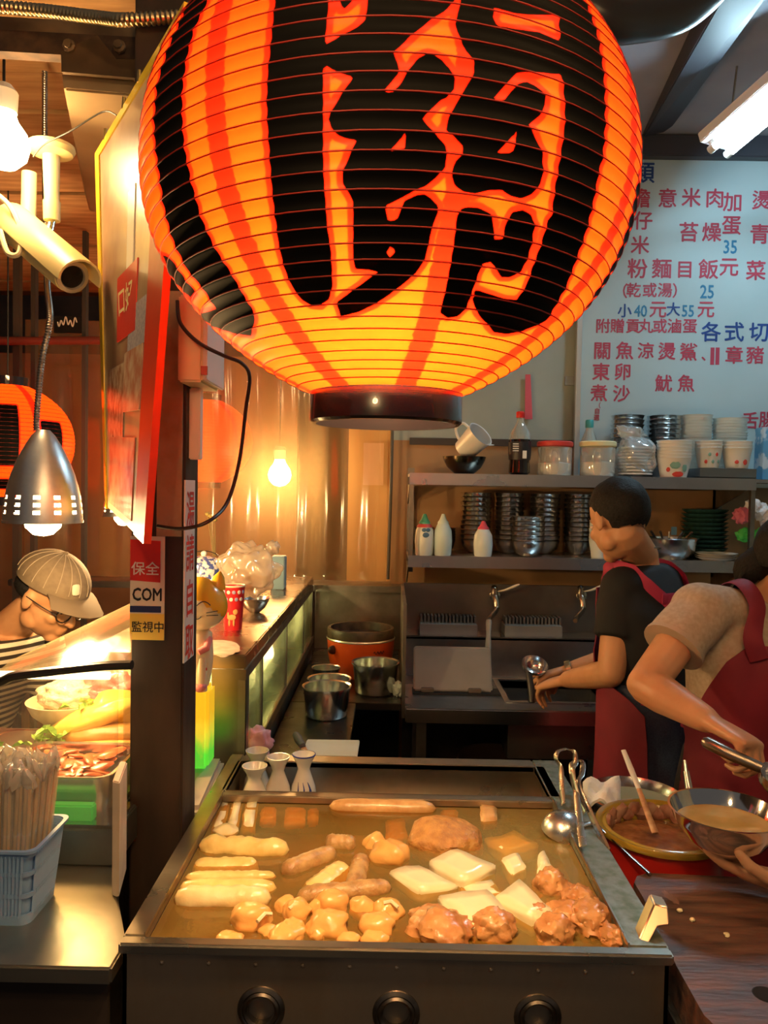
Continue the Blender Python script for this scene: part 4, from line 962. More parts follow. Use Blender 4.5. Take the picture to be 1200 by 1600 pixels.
# trays and dishes inside (each a thing)
def tray(px0, px1, py, Y0, Y1, h, zrim, label, m=STEEL_BR, rot=0, name='steel_tray'):
    x0, x1 = P(px0, py, Y0).x, P(px1, py, Y0).x; r = .03
    def rr(x0, x1, y0, y1, z, r_):
        out = []
        for cx, cy, a0 in ((x1-r_, y1-r_, 0), (x0+r_, y1-r_, 90), (x0+r_, y0+r_, 180), (x1-r_, y0+r_, 270)):
            out += [(cx+r_*math.cos(math.radians(a0+k*18)), cy+r_*math.sin(math.radians(a0+k*18)), z) for k in range(6)]
        return out
    e = .012
    rings = [rr(x0+e*2, x1-e*2, Y0+e*2, Y1-e*2, zrim-h, r), rr(x0+e, x1-e, Y0+e, Y1-e, zrim-h*.85, r), rr(x0+.006, x1-.006, Y0+.006, Y1-.006, zrim-.004, r), rr(x0, x1, Y0, Y1, zrim, r), rr(x0, x1, Y0, Y1, zrim+.002, r),
             rr(x0+.008, x1-.008, Y0+.008, Y1-.008, zrim, r), rr(x0+e+.003, x1-e-.003, Y0+e+.003, Y1-e-.003, zrim-h*.8, r), rr(x0+e*2, x1-e*2, Y0+e*2, Y1-e*2, zrim-h*.9, r)]
    o = obj(name, loft(rings), m, smooth=True, angle=40); centre(o); tag(o, label, 'tray'); return (x0, x1, Y0, Y1)
zt1 = P(100, 1216, 1.36).z
tx = tray(-20, 171, 1216, 1.36, 1.55, .085, zt1, 'deep steel tray of sliced red sausage in the display case')
green = emission('green_glow', (.10, .75, .12), .9)
tag(obj('glow_strip', boxp(tx[0], tx[1]-.02, dF+.015, dF+.035, zbase+.0065, P(100, 1264, dF).z), mat('green_acrylic', (.08,.55,.10), .25, emit=(.08,.8,.12), estr=.18), bevel=.003), 'green lit acrylic strip under the steel tray', 'light strip')
RNG = random.Random(11)
SAUS = [mat('sausage_red', (.56,.10,.04), .3, col2=(.70,.22,.09), nscale=40, coat=.4), mat('sausage_deep', (.42,.06,.03), .3, col2=(.6,.16,.07), nscale=40, coat=.4)]
for i in range(46):
    x = RNG.uniform(tx[0]+.05, tx[1]-.05); y_ = RNG.uniform(1.395, 1.515); z = zt1-.028+RNG.uniform(0, .012)+.012*(y_-1.39)/.12
    o = obj('sausage_slice', blob((0, 0, 0), (.030, .013, .004), (RNG.uniform(-.35, .35), RNG.uniform(-.35, .35), RNG.uniform(0, 3.1)), .15, 1.5, i, 2), SAUS[i % 2], smooth=True)
    o.location = (x, y_, z); tag(o, 'thin red sausage slice heaped in the deep steel tray', 'sausage', 'sausage slices in the steel tray')
# back row of food: second tray with tofu skins, sausages, bowl of minced white, pink heap
zt2 = P(100, 1160, 1.60).z
tx2 = tray(60, 233, 1160, 1.57, 1.76, .06, zt2, 'steel tray of long tofu rolls behind the sausage tray')
def dish(name, pxc, pyc, Y, size, amp, m, label, seed, rot=(0, 0, 0), power=1, amp2=.0, freq=2):
    c = P(pxc, pyc, Y); o = obj(name, blob(c, size, rot, amp, freq, seed, 4, power, amp2), m, smooth=True, angle=180); centre(o); return tag(o, label, 'food')
TAN = foodmat('fried_skin', (.66,.36,.10), (.52,.24,.06), 14, .35, .25, 40)
YEL = foodmat('yellow_cake', (.86,.58,.12), (.78,.46,.08), 10, .3, .3, 50)
dish('fried_roll', 165, 1146, 1.62, (.11, .030, .022), .1, TAN, 'long tan fried roll across the tofu tray', 1, (0, -.06, .1))
dish('fried_roll', 145, 1166, 1.59, (.10, .020, .012), .1, FM_PUFF, 'flat orange fried roll at the edge of the tofu tray', 2, (0, -.06, .05))
dish('yellow_omelette', 146, 1122, 1.63, (.10, .035, .028), .12, YEL, 'yellow omelette slab leaning in the display case', 3, (0, -.35, .1))
dish('fried_cutlet', 184, 1108, 1.66, (.05, .04, .035), .1, YEL, 'square breaded cutlet beside the yellow omelette', 4, (.3, .1, .2), .6, .06)
dish('pickle_heap', 172, 1082, 1.72, (.075, .045, .045), .35, foodmat('pink_heap', (.62,.22,.20), (.45,.10,.10), 30, .4, .8, 60), 'heap of pink pickled shreds at the back of the display case', 5, amp2=.25)
dish('garlic_heap', 106, 1086, 1.70, (.062, .055, .033), .2, foodmat('white_mince', (.74,.68,.52), (.58,.50,.34), 60, .6, .9, 120), 'heap of minced garlic in a round bowl', 6, amp2=.12, freq=3)
cbw = P(106, 1108, 1.70)
o = obj('round_bowl', lathe([(0, -.035), (.04, -.035), (.075, -.005), (.088, .022), (.084, .022), (.07, -.002), (.04, -.028), (0, -.028)], cbw, 32), mat('tan_bowl', (.62,.50,.36), .3), smooth=True); centre(o); tag(o, 'round bowl holding the minced garlic heap', 'bowl')
LEAF = mat('herb_green', (.16,.34,.05), .5, col2=(.30,.46,.10), nscale=30)
def leaf(c, L_, w_, rot, m):
    Mx = Matrix.Translation(c) @ Euler(rot).to_matrix().to_4x4()
    v = [(0, 0, 0), (L_*.35, w_*.5, .006), (L_*.7, w_*.4, .008), (L_, 0, 0), (L_*.7, -w_*.4, .008), (L_*.35, -w_*.5, .006), (L_*.5, 0, .0)]
    return xform((v, [(0, 1, 6), (1, 2, 6), (2, 3, 6), (3, 4, 6), (4, 5, 6), (5, 0, 6)]), Mx)
for i, (px, py, Y, n_, lb_) in enumerate(((75, 1158, 1.58, 26, 'bunch of parsley beside the steel trays'), (130, 1108, 1.64, 14, 'sprig of green leaf under the yellow omelette'), (8, 1172, 1.56, 16, 'bunch of parsley in the corner of the display case'))):
    t = thing('parsley', lb_, 'herb', P(px, py+8, Y))
    for k in range(n_):
        obj('leaf', leaf(P(px+RNG.uniform(-24, 24), py+RNG.uniform(-10, 10), Y+RNG.uniform(-.02, .02)), RNG.uniform(.02, .035), .016, (RNG.uniform(-.6, .6), RNG.uniform(-.9, .3), RNG.uniform(0, 6.2)), LEAF), LEAF, t, fix=False)
tx3 = tray(-60, 56, 1190, 1.57, 1.76, .055, P(0, 1178, 1.6).z, 'steel tray of greens in the corner of the display case')
tag(obj('plate_stand', boxp(-1.2, -.50, 1.57, 1.77, zbase+.007, zbase+.03), STEEL_DK), 'low steel stand under the rear trays in the display case', 'stand')
point_light('display_case_light', P(120, 1062, 1.55), 2.2, (1, .72, .34), .05)
cl = P(120, 1056, 1.50)
tag(obj('case_tube_lamp', seg((-1.0, 1.37, zfr-.028), (-.50, 1.37, zfr-.022), .007, 10), emission('case_tube', (1, .8, .45), 9), smooth=True), 'slim lit tube lamp under the display case frame', 'lamp')
# ------------------------------------------------------------------ blue basket with chopsticks
bk = thing('plastic_basket', 'blue plastic basket full of wrapped chopsticks on the steel counter', 'basket', PZ(20, 1440, CZ))
BLUEP = mat('blue_plastic', (.20,.36,.62), .4, col2=(.17,.31,.56), nscale=8, sss=0)
cF = PZ(40, 1447, CZ); zb1_ = CZ+.118
bx0, bx1 = cF.x-.135, cF.x+.004; by0, by1 = cF.y, cF.y+.10
def brect(ex, z, r_=.016):
    out = []
    x0, x1, y0, y1 = bx0-ex, bx1+ex, by0-ex, by1+ex
    for cx, cy, a0 in ((x1-r_, y1-r_, 0), (x0+r_, y1-r_, 90), (x0+r_, y0+r_, 180), (x1-r_, y0+r_, 270)):
        out += [Vector((cx+r_*math.cos(math.radians(a0+k*22.5)), cy+r_*math.sin(math.radians(a0+k*22.5)), z)) for k in range(5)]
    return out
# slotted walls: solid bands + separate slats so the gaps are real
for (za, zc_) in ((0, .016), (.043, .050), (.078, .085), (.108, .118)):
    e0, e1 = .012*za/.118, .012*zc_/.118
    obj('band', loft([brect(e0, CZ+za), brect(e1, CZ+zc_), brect(e1-.003, CZ+zc_, .013), brect(e0-.003, CZ+za, .013)], closed=True, cap=False), BLUEP, bk, smooth=True, angle=40)
obj('floor_plate', prism([tuple(p) for p in brect(-.003, CZ+.001)], (0, 0, .003)), BLUEP, bk)
obj('lip', loft([brect(.011, CZ+.116), brect(.017, CZ+.117), brect(.017, CZ+.121), brect(.011, CZ+.121)], closed=True, cap=False), BLUEP, bk, smooth=True, angle=40)
sl_ = None
def slat(p0, p1): return tube([p0, p1], .0028, 4)
k = 0
for side in range(2):
    for i in range(22 if side == 0 else 15):
        s = (i+.5)/(22 if side == 0 else 15)
        if side == 0: a_, b_ = Vector((bx0+.012+(bx1-bx0-.024)*s, by0+.001, CZ+.012)), Vector((bx0+.002+(bx1-bx0-.004)*s, by0-.010, CZ+.112))
        else: a_, b_ = Vector((bx1-.001, by0+.012+(by1-by0-.024)*s, CZ+.012)), Vector((bx1+.010, by0+.002+(by1-by0-.004)*s, CZ+.112))
        obj('slat', slat(a_, b_), BLUEP, bk)
for i in range(9):
    s = (i+.5)/9
    obj('slat', slat(Vector((bx0+.001, by0+(by1-by0)*s, CZ+.012)), Vector((bx0-.010, by0+(by1-by0)*s, CZ+.112))), BLUEP, bk)
    obj('slat', slat(Vector((bx0+(bx1-bx0)*s, by1-.001, CZ+.012)), Vector((bx0+(bx1-bx0)*s, by1+.010, CZ+.112))), BLUEP, bk)
obj('inner_lining', loft([brect(-.004, CZ+.005), brect(.006, CZ+.110), brect(.0055, CZ+.110), brect(-.0045, CZ+.005)], closed=True, cap=False), BLUEP, bk, smooth=True)
WOOD = mat('chopstick_wood', (.72,.50,.24), .5, col2=(.60,.38,.16), nscale=30, stretch=(8, 8, 1))
SLEEVE = film('plastic_sleeve', (.97,.95,.90), (.85,.80,.70), transp=.72, gloss=.22, rough=.12)
ENDF = film('sleeve_crumple', (.97,.95,.92), (.86,.80,.72), transp=.45, gloss=.25, rough=.15, transl=.4)
for j in range(5):
    for i in range(8):
        x = bx0+.012+(bx1-bx0-.024)*(i+.5)/8+RNG.uniform(-.003, .003); y_ = by0+.012+(by1-by0-.024)*(j+.5)/5+RNG.uniform(-.003, .003)
        lean = ((i-3.5)/3.5*.018+RNG.uniform(-.004, .004), (j-2)/2*.012+RNG.uniform(-.004, .004))
        base = Vector((x, y_, CZ+.006)); tp = base+Vector((lean[0], lean[1], .205+RNG.uniform(-.006, .006)))
        t = thing('chopstick_pair', 'wooden chopsticks in a clear sleeve standing in the blue basket', 'chopsticks', base, 'wrapped chopsticks in the blue basket')
        for s in (-1, 1): obj('stick', tube([base+Vector((s*.0028, 0, 0)), tp+Vector((s*.0031, 0, 0))], [.0022, .0030], 4), WOOD, t)
        d_ = (tp-base).normalized()
        top_ = tp+d_*.022
        obj('sleeve_end', blob(tp+d_*.012+Vector((RNG.uniform(-.003, .003), 0, 0)), (.0095, .005, .020), (RNG.uniform(-.3, .3), RNG.uniform(-.4, .4), RNG.uniform(0, 3)), .4, 2.5, i+j*8, 2), ENDF, t, smooth=True)
        obj('sleeve', loft([ring(base, (.0085, 0, 0), (0, .0045, 0), 8), ring(tp, (.0088, 0, 0), (0, .005, 0), 8), ring(tp+d_*.012, (.0095, RNG.uniform(-.003, .003), 0), (0, .0025, 0), 8), ring(top_+Vector((RNG.uniform(-.006, .006), 0, 0)), (.0105, RNG.uniform(-.005, .005), 0), (0, .0006, 0), 8)]), SLEEVE, t, smooth=True)

# dim street structure far behind the hanging lamp
tag(obj('red_pipe', seg(P(-40, 533, 3.3), P(162, 532, 3.3), .018, 12), mat('pipe_red', (.16,.035,.025), .5), smooth=True), 'dark red pipe crossing behind the gooseneck lamp', 'pipe')
ns = thing('script_sign', 'small white lit script sign in the dark behind the gooseneck lamp', 'sign', P(106, 512, 3.35))
obj('backboard', boxp(P(84, 505, 3.36).x, P(128, 505, 3.36).x, 3.36, 3.37, P(100, 520, 3.36).z, P(100, 494, 3.36).z), BLACK, ns)
obj('script_line', tube([P(90+30*t, 503+5*math.sin(t*26)+3*math.sin(t*11), 3.35) for t in np.linspace(0, 1, 60)], .0028, 6), emission('sign_white', (.75, .88, 1.0), 2.2), ns, smooth=True)
obj('small_line', tube([P(108+14*t, 511+1.2*math.sin(t*40), 3.35) for t in np.linspace(0, 1, 40)], .0012, 5), emission('sign_white'), ns) if False else None
for i, (px, w_) in enumerate(((20, 10), (48, 7), (128, 6))):
    tag(obj('dark_upright', boxp(P(px, 500, 3.32).x, P(px+w_, 500, 3.32).x, 3.32, 3.35, 0, 2.63), mat('upright_dark', (.05,.045,.04), .6)), ('broad dark upright', 'middle dark upright', 'thin dark upright by the script sign')[i]+' in the alley behind the gooseneck lamp', 'post')
# ================================================================== glass showcase counter running back
SZ = 1.14; SX1 = -.343; SX0 = -.74; SY0 = 1.845; SY1 = 3.48
sc_ = thing('glass_showcase', 'steel topped glass showcase counter running back to the vinyl curtain', 'showcase', ((SX0+SX1)/2, (SY0+SY1)/2, 0))
TOPM = mat('showcase_top', (.42,.34,.26), .22, 1, col2=(.30,.22,.15), nscale=4, rough2=.34)
obj('top_slab', boxp(SX0, SX1, SY0, SY1, SZ-.035, SZ), TOPM, sc_, bevel=.003)
obj('fascia', boxp(SX1-.006, SX1+.001, SY0+.002, SY1, SZ-.062, SZ-.036), STEEL_DK, sc_)
obj('base', boxp(SX0, SX1-.004, SY0+.01, SY1, .02, .84), STEEL_DK, sc_)
obj('bottom_rail', boxp(SX1-.02, SX1+.004, SY0+.01, SY1, .84, .872), mat('rail_steel', (.46,.42,.38), .28, 1), sc_, bevel=.002)
for y_ in (SY0+.0, 2.09, 2.59, 3.10, SY1-.03):
    obj('post', boxp(SX1-.018, SX1, y_, y_+(.05 if y_ == SY0 else .018), .872, SZ-.062), STEEL_DK, sc_)
obj('end_panel', boxp(P(330, 1100, SY0).x, SX1, SY0+.001, SY0+.012, .60, SZ-.036), mat('end_dark', (.30,.26,.22), .35, 1, col2=(.2,.17,.14), nscale=5), sc_)
PANE = film('showcase_pane', (.90,.95,.80), (.55,.58,.36), transp=.60, gloss=.14, rough=.08, transl=.5)
for a_, b_ in ((SY0+.05, 2.09), (2.108, 2.59), (2.608, 3.10), (3.118, SY1-.03)):
    obj('pane', boxp(SX1-.008, SX1-.004, a_+.001, b_-.001, .873, SZ-.063), PANE, sc_)
obj('back_lining', boxp(SX0+.01, SX0+.02, SY0+.02, SY1-.02, .86, SZ-.036), mat('lining_glow', (.62,.60,.30), .6, col2=(.48,.52,.22), nscale=5), sc_)  # lining tinted yellow-green to paint the glow seen in the panes
obj('inner_shelf', boxp(SX0+.02, SX1-.03, SY0+.02, SY1-.03, .985, .992), PANE, sc_)
point_light('showcase_light', (SX0+.2, 2.2, SZ-.06), 7.0, (1, .86, .50), .05)
point_light('showcase_light', (SX0+.25, 2.95, SZ-.06), 7.0, (1, .80, .42), .05)
R6 = random.Random(5)
for i in range(7):
    y_ = SY0+.18+i*.21; g_ = ((.45,.55,.16), (.62,.55,.2), (.66,.34,.10))[i % 3]
    o = obj('vegetable_bag', blob((0, 0, 0), (.075, .08, .045), (0, 0, R6.uniform(0, 3)), .3, 2, i, 3), mat('veg%d' % (i % 3), g_, .4, col2=tuple(c*.6 for c in g_), nscale=14), smooth=True); o.location = (SX1-.14, y_, .915)
    tag(o, ('bag of green vegetables inside the glass showcase', 'bag of yellow noodles inside the glass showcase', 'bag of orange fried pieces inside the glass showcase')[i % 3], 'bag', 'bags inside the glass showcase')
# ------------------------------------------------------------------ covered box + glowing block lamp + lucky cat figurine
CLOTH = mat('grey_cloth', (.50,.46,.42), .8, col2=(.40,.36,.32), nscale=7, bump=.2, bscale=40)
zcl = P(305, 1203, 1.70).z
v, f = boxp(-.475, -.378, 1.56, 1.79, .0, zcl)
tag(obj('covered_stand', hexa([(-.498, 1.57, 0), (-.379, 1.57, 0), (-.379, 1.79, 0), (-.498, 1.79, 0)], [(-.498, 1.575, zcl-.05), (-.379, 1.575, zcl-.03), (-.379, 1.79, zcl-.001), (-.498, 1.79, zcl-.001)]), CLOTH, bevel=.01), 'stand covered with a grey cloth between the post and the cooker', 'stand')
def glow_mat():
    m = bpy.data.materials.new('glow_block'); m.use_nodes = True; nt = m.node_tree; N = nt.nodes; L = nt.links
    b = N['Principled BSDF']; g = N.new('ShaderNodeTexCoord'); sp = N.new('ShaderNodeSeparateXYZ'); L.new(g.outputs['Generated'], sp.inputs[0])
    n = N.new('ShaderNodeTexNoise'); n.inputs['Scale'].default_value = 4; L.new(g.outputs['Generated'], n.inputs['Vector'])
    a_ = N.new('ShaderNodeMath'); a_.operation = 'MULTIPLY_ADD'; a_.inputs[1].default_value = .35; L.new(n.outputs['Fac'], a_.inputs[0]); L.new(sp.outputs['Z'], a_.inputs[2])
    cr = N.new('ShaderNodeValToRGB'); e = cr.color_ramp.elements; e[0].position = .38; e[0].color = (.12, .75, .05, 1); e[1].position = .85; e[1].color = (1, .55, .02, 1)
    x_ = cr.color_ramp.elements.new(.6); x_.color = (.75, .75, .05, 1)
    L.new(a_.outputs[0], cr.inputs[0]); L.new(cr.outputs[0], b.inputs['Emission Color']); L.new(cr.outputs[0], b.inputs['Base Color']); b.inputs['Emission Strength'].default_value = .55; b.inputs['Roughness'].default_value = .25
    return m
GY = 1.70
gx0, gx1 = P(283, 1140, GY).x-.02, P(325, 1140, GY).x
gz1 = P(306, 1077, GY).z
tag(obj('glow_lamp', boxp(gx0, gx1, GY, GY+.07, zcl, gz1), glow_mat(), bevel=.008), 'glowing yellow and green block lamp under the cat figurine', 'lamp')
cat_ = thing('cat_figurine', 'white and yellow lucky cat figurine standing on the glowing block lamp', 'figurine', P(306, 1076, GY+.035))
CW = mat('cat_white', (.86,.76,.50), .25, coat=.5); CYE = mat('cat_yellow', (.88,.50,.03), .25, coat=.5); PINK = mat('cat_pink', (.85,.30,.30), .35)
CYp = GY+.035
hc = P(310, 944, CYp); hr = 44*CYp/F
obj('head', blob(hc, (hr*1.02, hr*.85, hr*.95), (0, 0, 0), .04, 1.5, 1, 4), CW, cat_, smooth=True, angle=180)
# yellow patch over one side of the head: cap of the same ellipsoid slightly larger
pv_, pf_ = blob(hc, (hr*1.035, hr*.865, hr*.965), (0, 0, 0), .04, 1.5, 1, 4)
sel = [q for q in pf_ if all(((pv_[i][0]-hc.x)/hr*.8+(pv_[i][2]-hc.z)/hr*.9) > .28+.08*math.sin(pv_[i][1]*60) for i in q)]
obj('yellow_patch', (pv_, sel), CYE, cat_, smooth=True, angle=180, fix=False)
for sgn in (-1, 1):
    e = hc+Vector((sgn*hr*.62, 0, hr*.72))
    obj('ear', loft([ring(e+Vector((0, 0, -.012)), (hr*.36, 0, 0), (0, hr*.22, 0), 12), ring(e+Vector((sgn*.006, 0, .018)), (hr*.2, 0, 0), (0, hr*.12, 0), 12), ring(e+Vector((sgn*.009, 0, .030)), (hr*.03, 0, 0), (0, hr*.03, 0), 12)]), CYE if sgn > 0 else CW, cat_, smooth=True)
INKC = mat('ink_black')
def onhead(u, v):
    x = hc.x+u*hr; z = hc.z+v*hr; k = max(0, 1-(u/1.05)**2-(v/.98)**2); return Vector((x, hc.y-hr*.87*math.sqrt(k)-.0012, z))
for u0 in (-.35, .38):
    obj('closed_eye', tube([onhead(u0+.22*t, .08+.14*(1-t*t)) for t in np.linspace(-1, 1, 7)], .0011, 5), INKC, cat_)
for s in (-1, 1):
    obj('smile', tube([onhead(.02+.14*s+.14*t, -.30-.10*(1-t*t)) for t in np.linspace(-1, 1, 6)], .0011, 5), INKC, cat_)
    for k in (0, 1): obj('whisker', tube([onhead(.02+s*.45, -.18-.10*k), onhead(.02+s*.80, -.14-.16*k)], .0008, 4), INKC, cat_)
obj('nose', blob(onhead(.02, -.16), (.005, .003, .004), sub=2), PINK, cat_, smooth=True)
bt = P(308, 988, CYp); bb = P(308, 1076, CYp); br_ = 24*CYp/F
obj('body', loft([ring((bb.x, CYp, z), (r_*br_, 0, 0), (0, r_*br_*.8, 0), 20) for r_, z in ((.7, bb.z+.001), (.85, bb.z+.02), (1.0, bb.z+.05), (1.05, bb.z+.08), (.95, bt.z+.0), (.6, bt.z+.012))]), CW, cat_, smooth=True)
for s in (-1, 1):
    c0 = Vector((bb.x+s*br_*.42, CYp-.022, bb.z))
    obj('leg', tube([c0+Vector((0, 0, .001)), c0+Vector((0, 0, .03)), c0+Vector((0, .004, .075))], [.014, .013, .010], 14), CW, cat_, smooth=True)
    obj('foot', blob(c0+Vector((0, -.006, .011)), (.015, .016, .011), sub=2), PINK, cat_, smooth=True)
    obj('arm', tube([Vector((bb.x+s*br_*.8, CYp-.006, bt.z-.012)), Vector((bb.x+s*br_*.75, CYp-.026, bt.z-.03)), Vector((bb.x+s*br_*.3, CYp-.034, bt.z-.038))], [.009, .009, .008], 10), PINK if s > 0 else CW, cat_, smooth=True)
for u, dz in ((.7, .05), (-.5, .06), (.55, .018), (-.75, .03)):
    c0 = Vector((bb.x+u*br_*.9, CYp-br_*.8*math.sqrt(max(.05, 1-(u*.9)**2))-.001, bb.z+dz)); obj('spot', blob(c0, (.006, .002, .006), sub=2), RED, cat_, smooth=True)
# ------------------------------------------------------------------ things on the showcase top
def stand(px, py, z): return PZ(px, py, z)
def lathe_thing(name, prof, c, m, label, cat, n=32, group=None, angle=45):
    o = obj(name, lathe(prof, (0, 0, 0), n), m, smooth=True, angle=angle); o.location = c; return tag(o, label, cat, group)
cu = stand(364, 983, SZ); cr_ = 18*cu.y/F; chh = 70*cu.y/F
cp = thing('paper_cup', 'red paper cup with dog print and round badges on the showcase', 'cup', cu)
obj('wall', lathe([(0, .003), (cr_*.74, .003), (cr_*.76, 0), (cr_*1.0, chh*.97), (cr_*1.04, chh*.985), (cr_*1.0, chh), (cr_*.95, chh*.97), (cr_*.72, .008), (0, .008)], cu, 32), mat('cup_red', (.62,.02,.025), .4), cp, smooth=True)
obj('rim', lathe([(cr_*1.0, chh*.965), (cr_*1.05, chh*.98), (cr_*1.0, chh*1.004), (cr_*.95, chh*.98)], cu, 32, close=True), mat('cup_rim', (.88,.80,.55), .4), cp, smooth=True)
def oncup(a_, h_): r_ = cr_*(.76+.24*h_)+.0006; return Vector((cu.x+r_*math.sin(a_), cu.y-r_*math.cos(a_), cu.z+chh*h_))
for i in range(11):
    a_ = -1.2+.48*(i % 6)+(.24 if i > 5 else 0); p = oncup(a_, .86 if i < 6 else .70)
    obj('badge', blob(p, (.0055, .0012, .0055), (0, 0, a_), 0, sub=2), mat(('badge_cream', 'badge_blue')[i % 2], ((.8,.72,.6), (.35,.35,.55))[i % 2], .4), cp, smooth=True)
DOG = mat('dog_tan', (.70,.38,.12), .5)
for a_, h_, sx_, sz_ in ((.05, .30, .013, .008), (.42, .42, .007, .008), (-.2, .18, .003, .010), (.28, .18, .003, .010), (-.32, .36, .003, .007)):
    obj('dog_print', blob(oncup(a_, h_), (sx_, .0014, sz_), (0, 0, a_), .1, sub=2), DOG, cp, smooth=True)
sb = stand(398, 957, SZ)
BOWL = [(0, .004), (.020, .0), (.024, .004), (.045, .022), (.060, .050), (.064, .062), (.066, .063), (.064, .064), (.057, .050), (.042, .025), (.02, .008), (0, .008)]
bscale = 24*sb.y/F/.066
lathe_thing('steel_bowl', [(r*bscale, h*bscale) for r, h in BOWL], sb, STEEL_BR, 'steel bowl under the plastic bag on the showcase', 'bowl')
BAG = film('bag_film', (.98,.96,.92), (.86,.78,.64), transp=.45, gloss=.2, rough=.18, transl=.5)
bgc = P(388, 890, 2.30)
bg = thing('plastic_bag', 'crumpled clear plastic bag of fried pieces in the steel bowl', 'bag', bgc)
v, f = blob(bgc, (.085, .07, .082), (0, 0, 0), .34, 2.0, 4, 5, amp2=.13, freq2=4.5)
obj('film', (v, f), BAG, bg, smooth=True, angle=180)
tp_ = P(426, 856, 2.30)
obj('knot', blob(tp_, (.02, .014, .022), (0, .5, 0), .5, 3, 9, 3, amp2=.2), BAG, bg, smooth=True, angle=180)
FR = foodmat('fried_crumb', (.72,.48,.20), (.55,.30,.10), 20, .5, .6, 60)
for i in range(20):
    q = bgc+Vector((R6.uniform(-.05, .05), R6.uniform(-.04, .03), R6.uniform(-.055, -.005)))
    obj('fried_piece', blob(q, (R6.uniform(.012, .02), .012, .011), (R6.random(), R6.random(), R6.random()*3), .4, 2, i, 2), FR, bg, smooth=True)
bb_ = stand(432, 921, SZ)
tag(obj('blue_carton', boxp(bb_.x-.022, bb_.x+.030, bb_.y, bb_.y+.07, SZ, SZ+52*bb_.y/F), mat('carton_blue', (.22,.38,.46), .5, col2=(.18,.32,.42), nscale=9), bevel=.003), 'dull blue carton behind the plastic bag', 'carton')
tc_ = stand(318, 930, SZ); tr_ = 30*tc_.y/F
tu = thing('tureen', 'blue and white porcelain tureen with a metal bail on the showcase', 'tureen', (tc_.x, tc_.y, SZ))
PAT = mat('willow_pattern', (.78,.76,.72), .2, col2=(.07,.10,.34), nscale=60, ndist=(.46,.54), coat=.4, detail=3)
obj('foot', lathe([(0, 0), (tr_*.7, 0), (tr_*.9, .03), (tr_*1.05, .045), (tr_*1.05, .05), (0, .05)], (tc_.x, tc_.y, SZ), 32), mat('cream_glaze', (.74,.66,.46), .25), tu, smooth=True)
obj('body', lathe([(tr_*.92, .05), (tr_*1.0, .056), (tr_*1.0, .115), (tr_*.92, .125), (0, .128)], (tc_.x, tc_.y, SZ), 36), PAT, tu, smooth=True)
obj('lid', lathe([(tr_*.95, .126), (tr_*.8, .136), (tr_*.3, .146), (0, .147)], (tc_.x, tc_.y, SZ), 36), PAT, tu, smooth=True)
obj('lid_knob', blob((tc_.x, tc_.y, SZ+.155), (.012, .012, .011), sub=2), PORC, tu, smooth=True)
obj('bail', tube([(tc_.x+tr_*1.03*math.cos(t), tc_.y, SZ+.115+.05*math.sin(t)) for t in np.linspace(0, math.pi, 14)], .002, 6), BLACK, tu)
v2 = PZ(324, 935, SZ); 
sprout = thing('dried_flower', 'small dried flower sprig standing behind the tureen', 'plant', (tc_.x+.02, tc_.y+.10, SZ))
obj('vase', lathe([(0, 0), (.016, 0), (.02, .05), (.012, .09), (0, .09)], (tc_.x+.02, tc_.y+.10, SZ), 16), PORC, sprout, smooth=True)
for i in range(4):
    e_ = P(330+i*4-6, 803+i*3, tc_.y+.10); obj('stem', tube([(tc_.x+.02, tc_.y+.10, SZ+.085), e_], .0018, 5), mat('stem_olive', (.22,.17,.05), .6), sprout); obj('bud', blob(e_, (.009, .009, .007), amp=.4, seed=i, sub=2), mat('bud_olive', (.40,.30,.08), .6), sprout, smooth=True)
# flour-like spill patch
tag(obj('white_scrap', blob(PZ(345, 1012, SZ+.004), (.045, .10, .0035), (0, 0, .3), .3, 3, 3, 3), mat('scrap', (.62,.50,.36), .8, col2=(.5,.36,.24), nscale=40), smooth=True), 'crumpled paper scrap lying on the showcase top', 'paper')
# ------------------------------------------------------------------ low counter behind the cooker (L shaped)
LZC = .80
lc_ = thing('low_counter', 'dark steel low counter behind the cooker along the showcase', 'counter', (-.2, 2.8, 0))
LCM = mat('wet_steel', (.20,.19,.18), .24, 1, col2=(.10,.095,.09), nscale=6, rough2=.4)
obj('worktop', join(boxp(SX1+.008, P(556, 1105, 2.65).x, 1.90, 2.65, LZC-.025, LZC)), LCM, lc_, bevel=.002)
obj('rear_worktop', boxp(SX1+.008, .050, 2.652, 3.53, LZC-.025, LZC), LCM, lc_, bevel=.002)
for x, y_ in ((-.32, 1.95), (-.16, 1.95), (-.32, 3.45), (.0, 3.45)): obj('leg', boxp(x, x+.03, y_, y_+.03, 0, LZC-.025), STEEL_DK, lc_)
obj('shade_sheet', boxp(SX1+.012, .056, 3.40, 3.41, .02, LZC-.03), mat('under_shade', (.012,.011,.011), .6), lc_)  # near-black sheet painted for the shade under the worktop
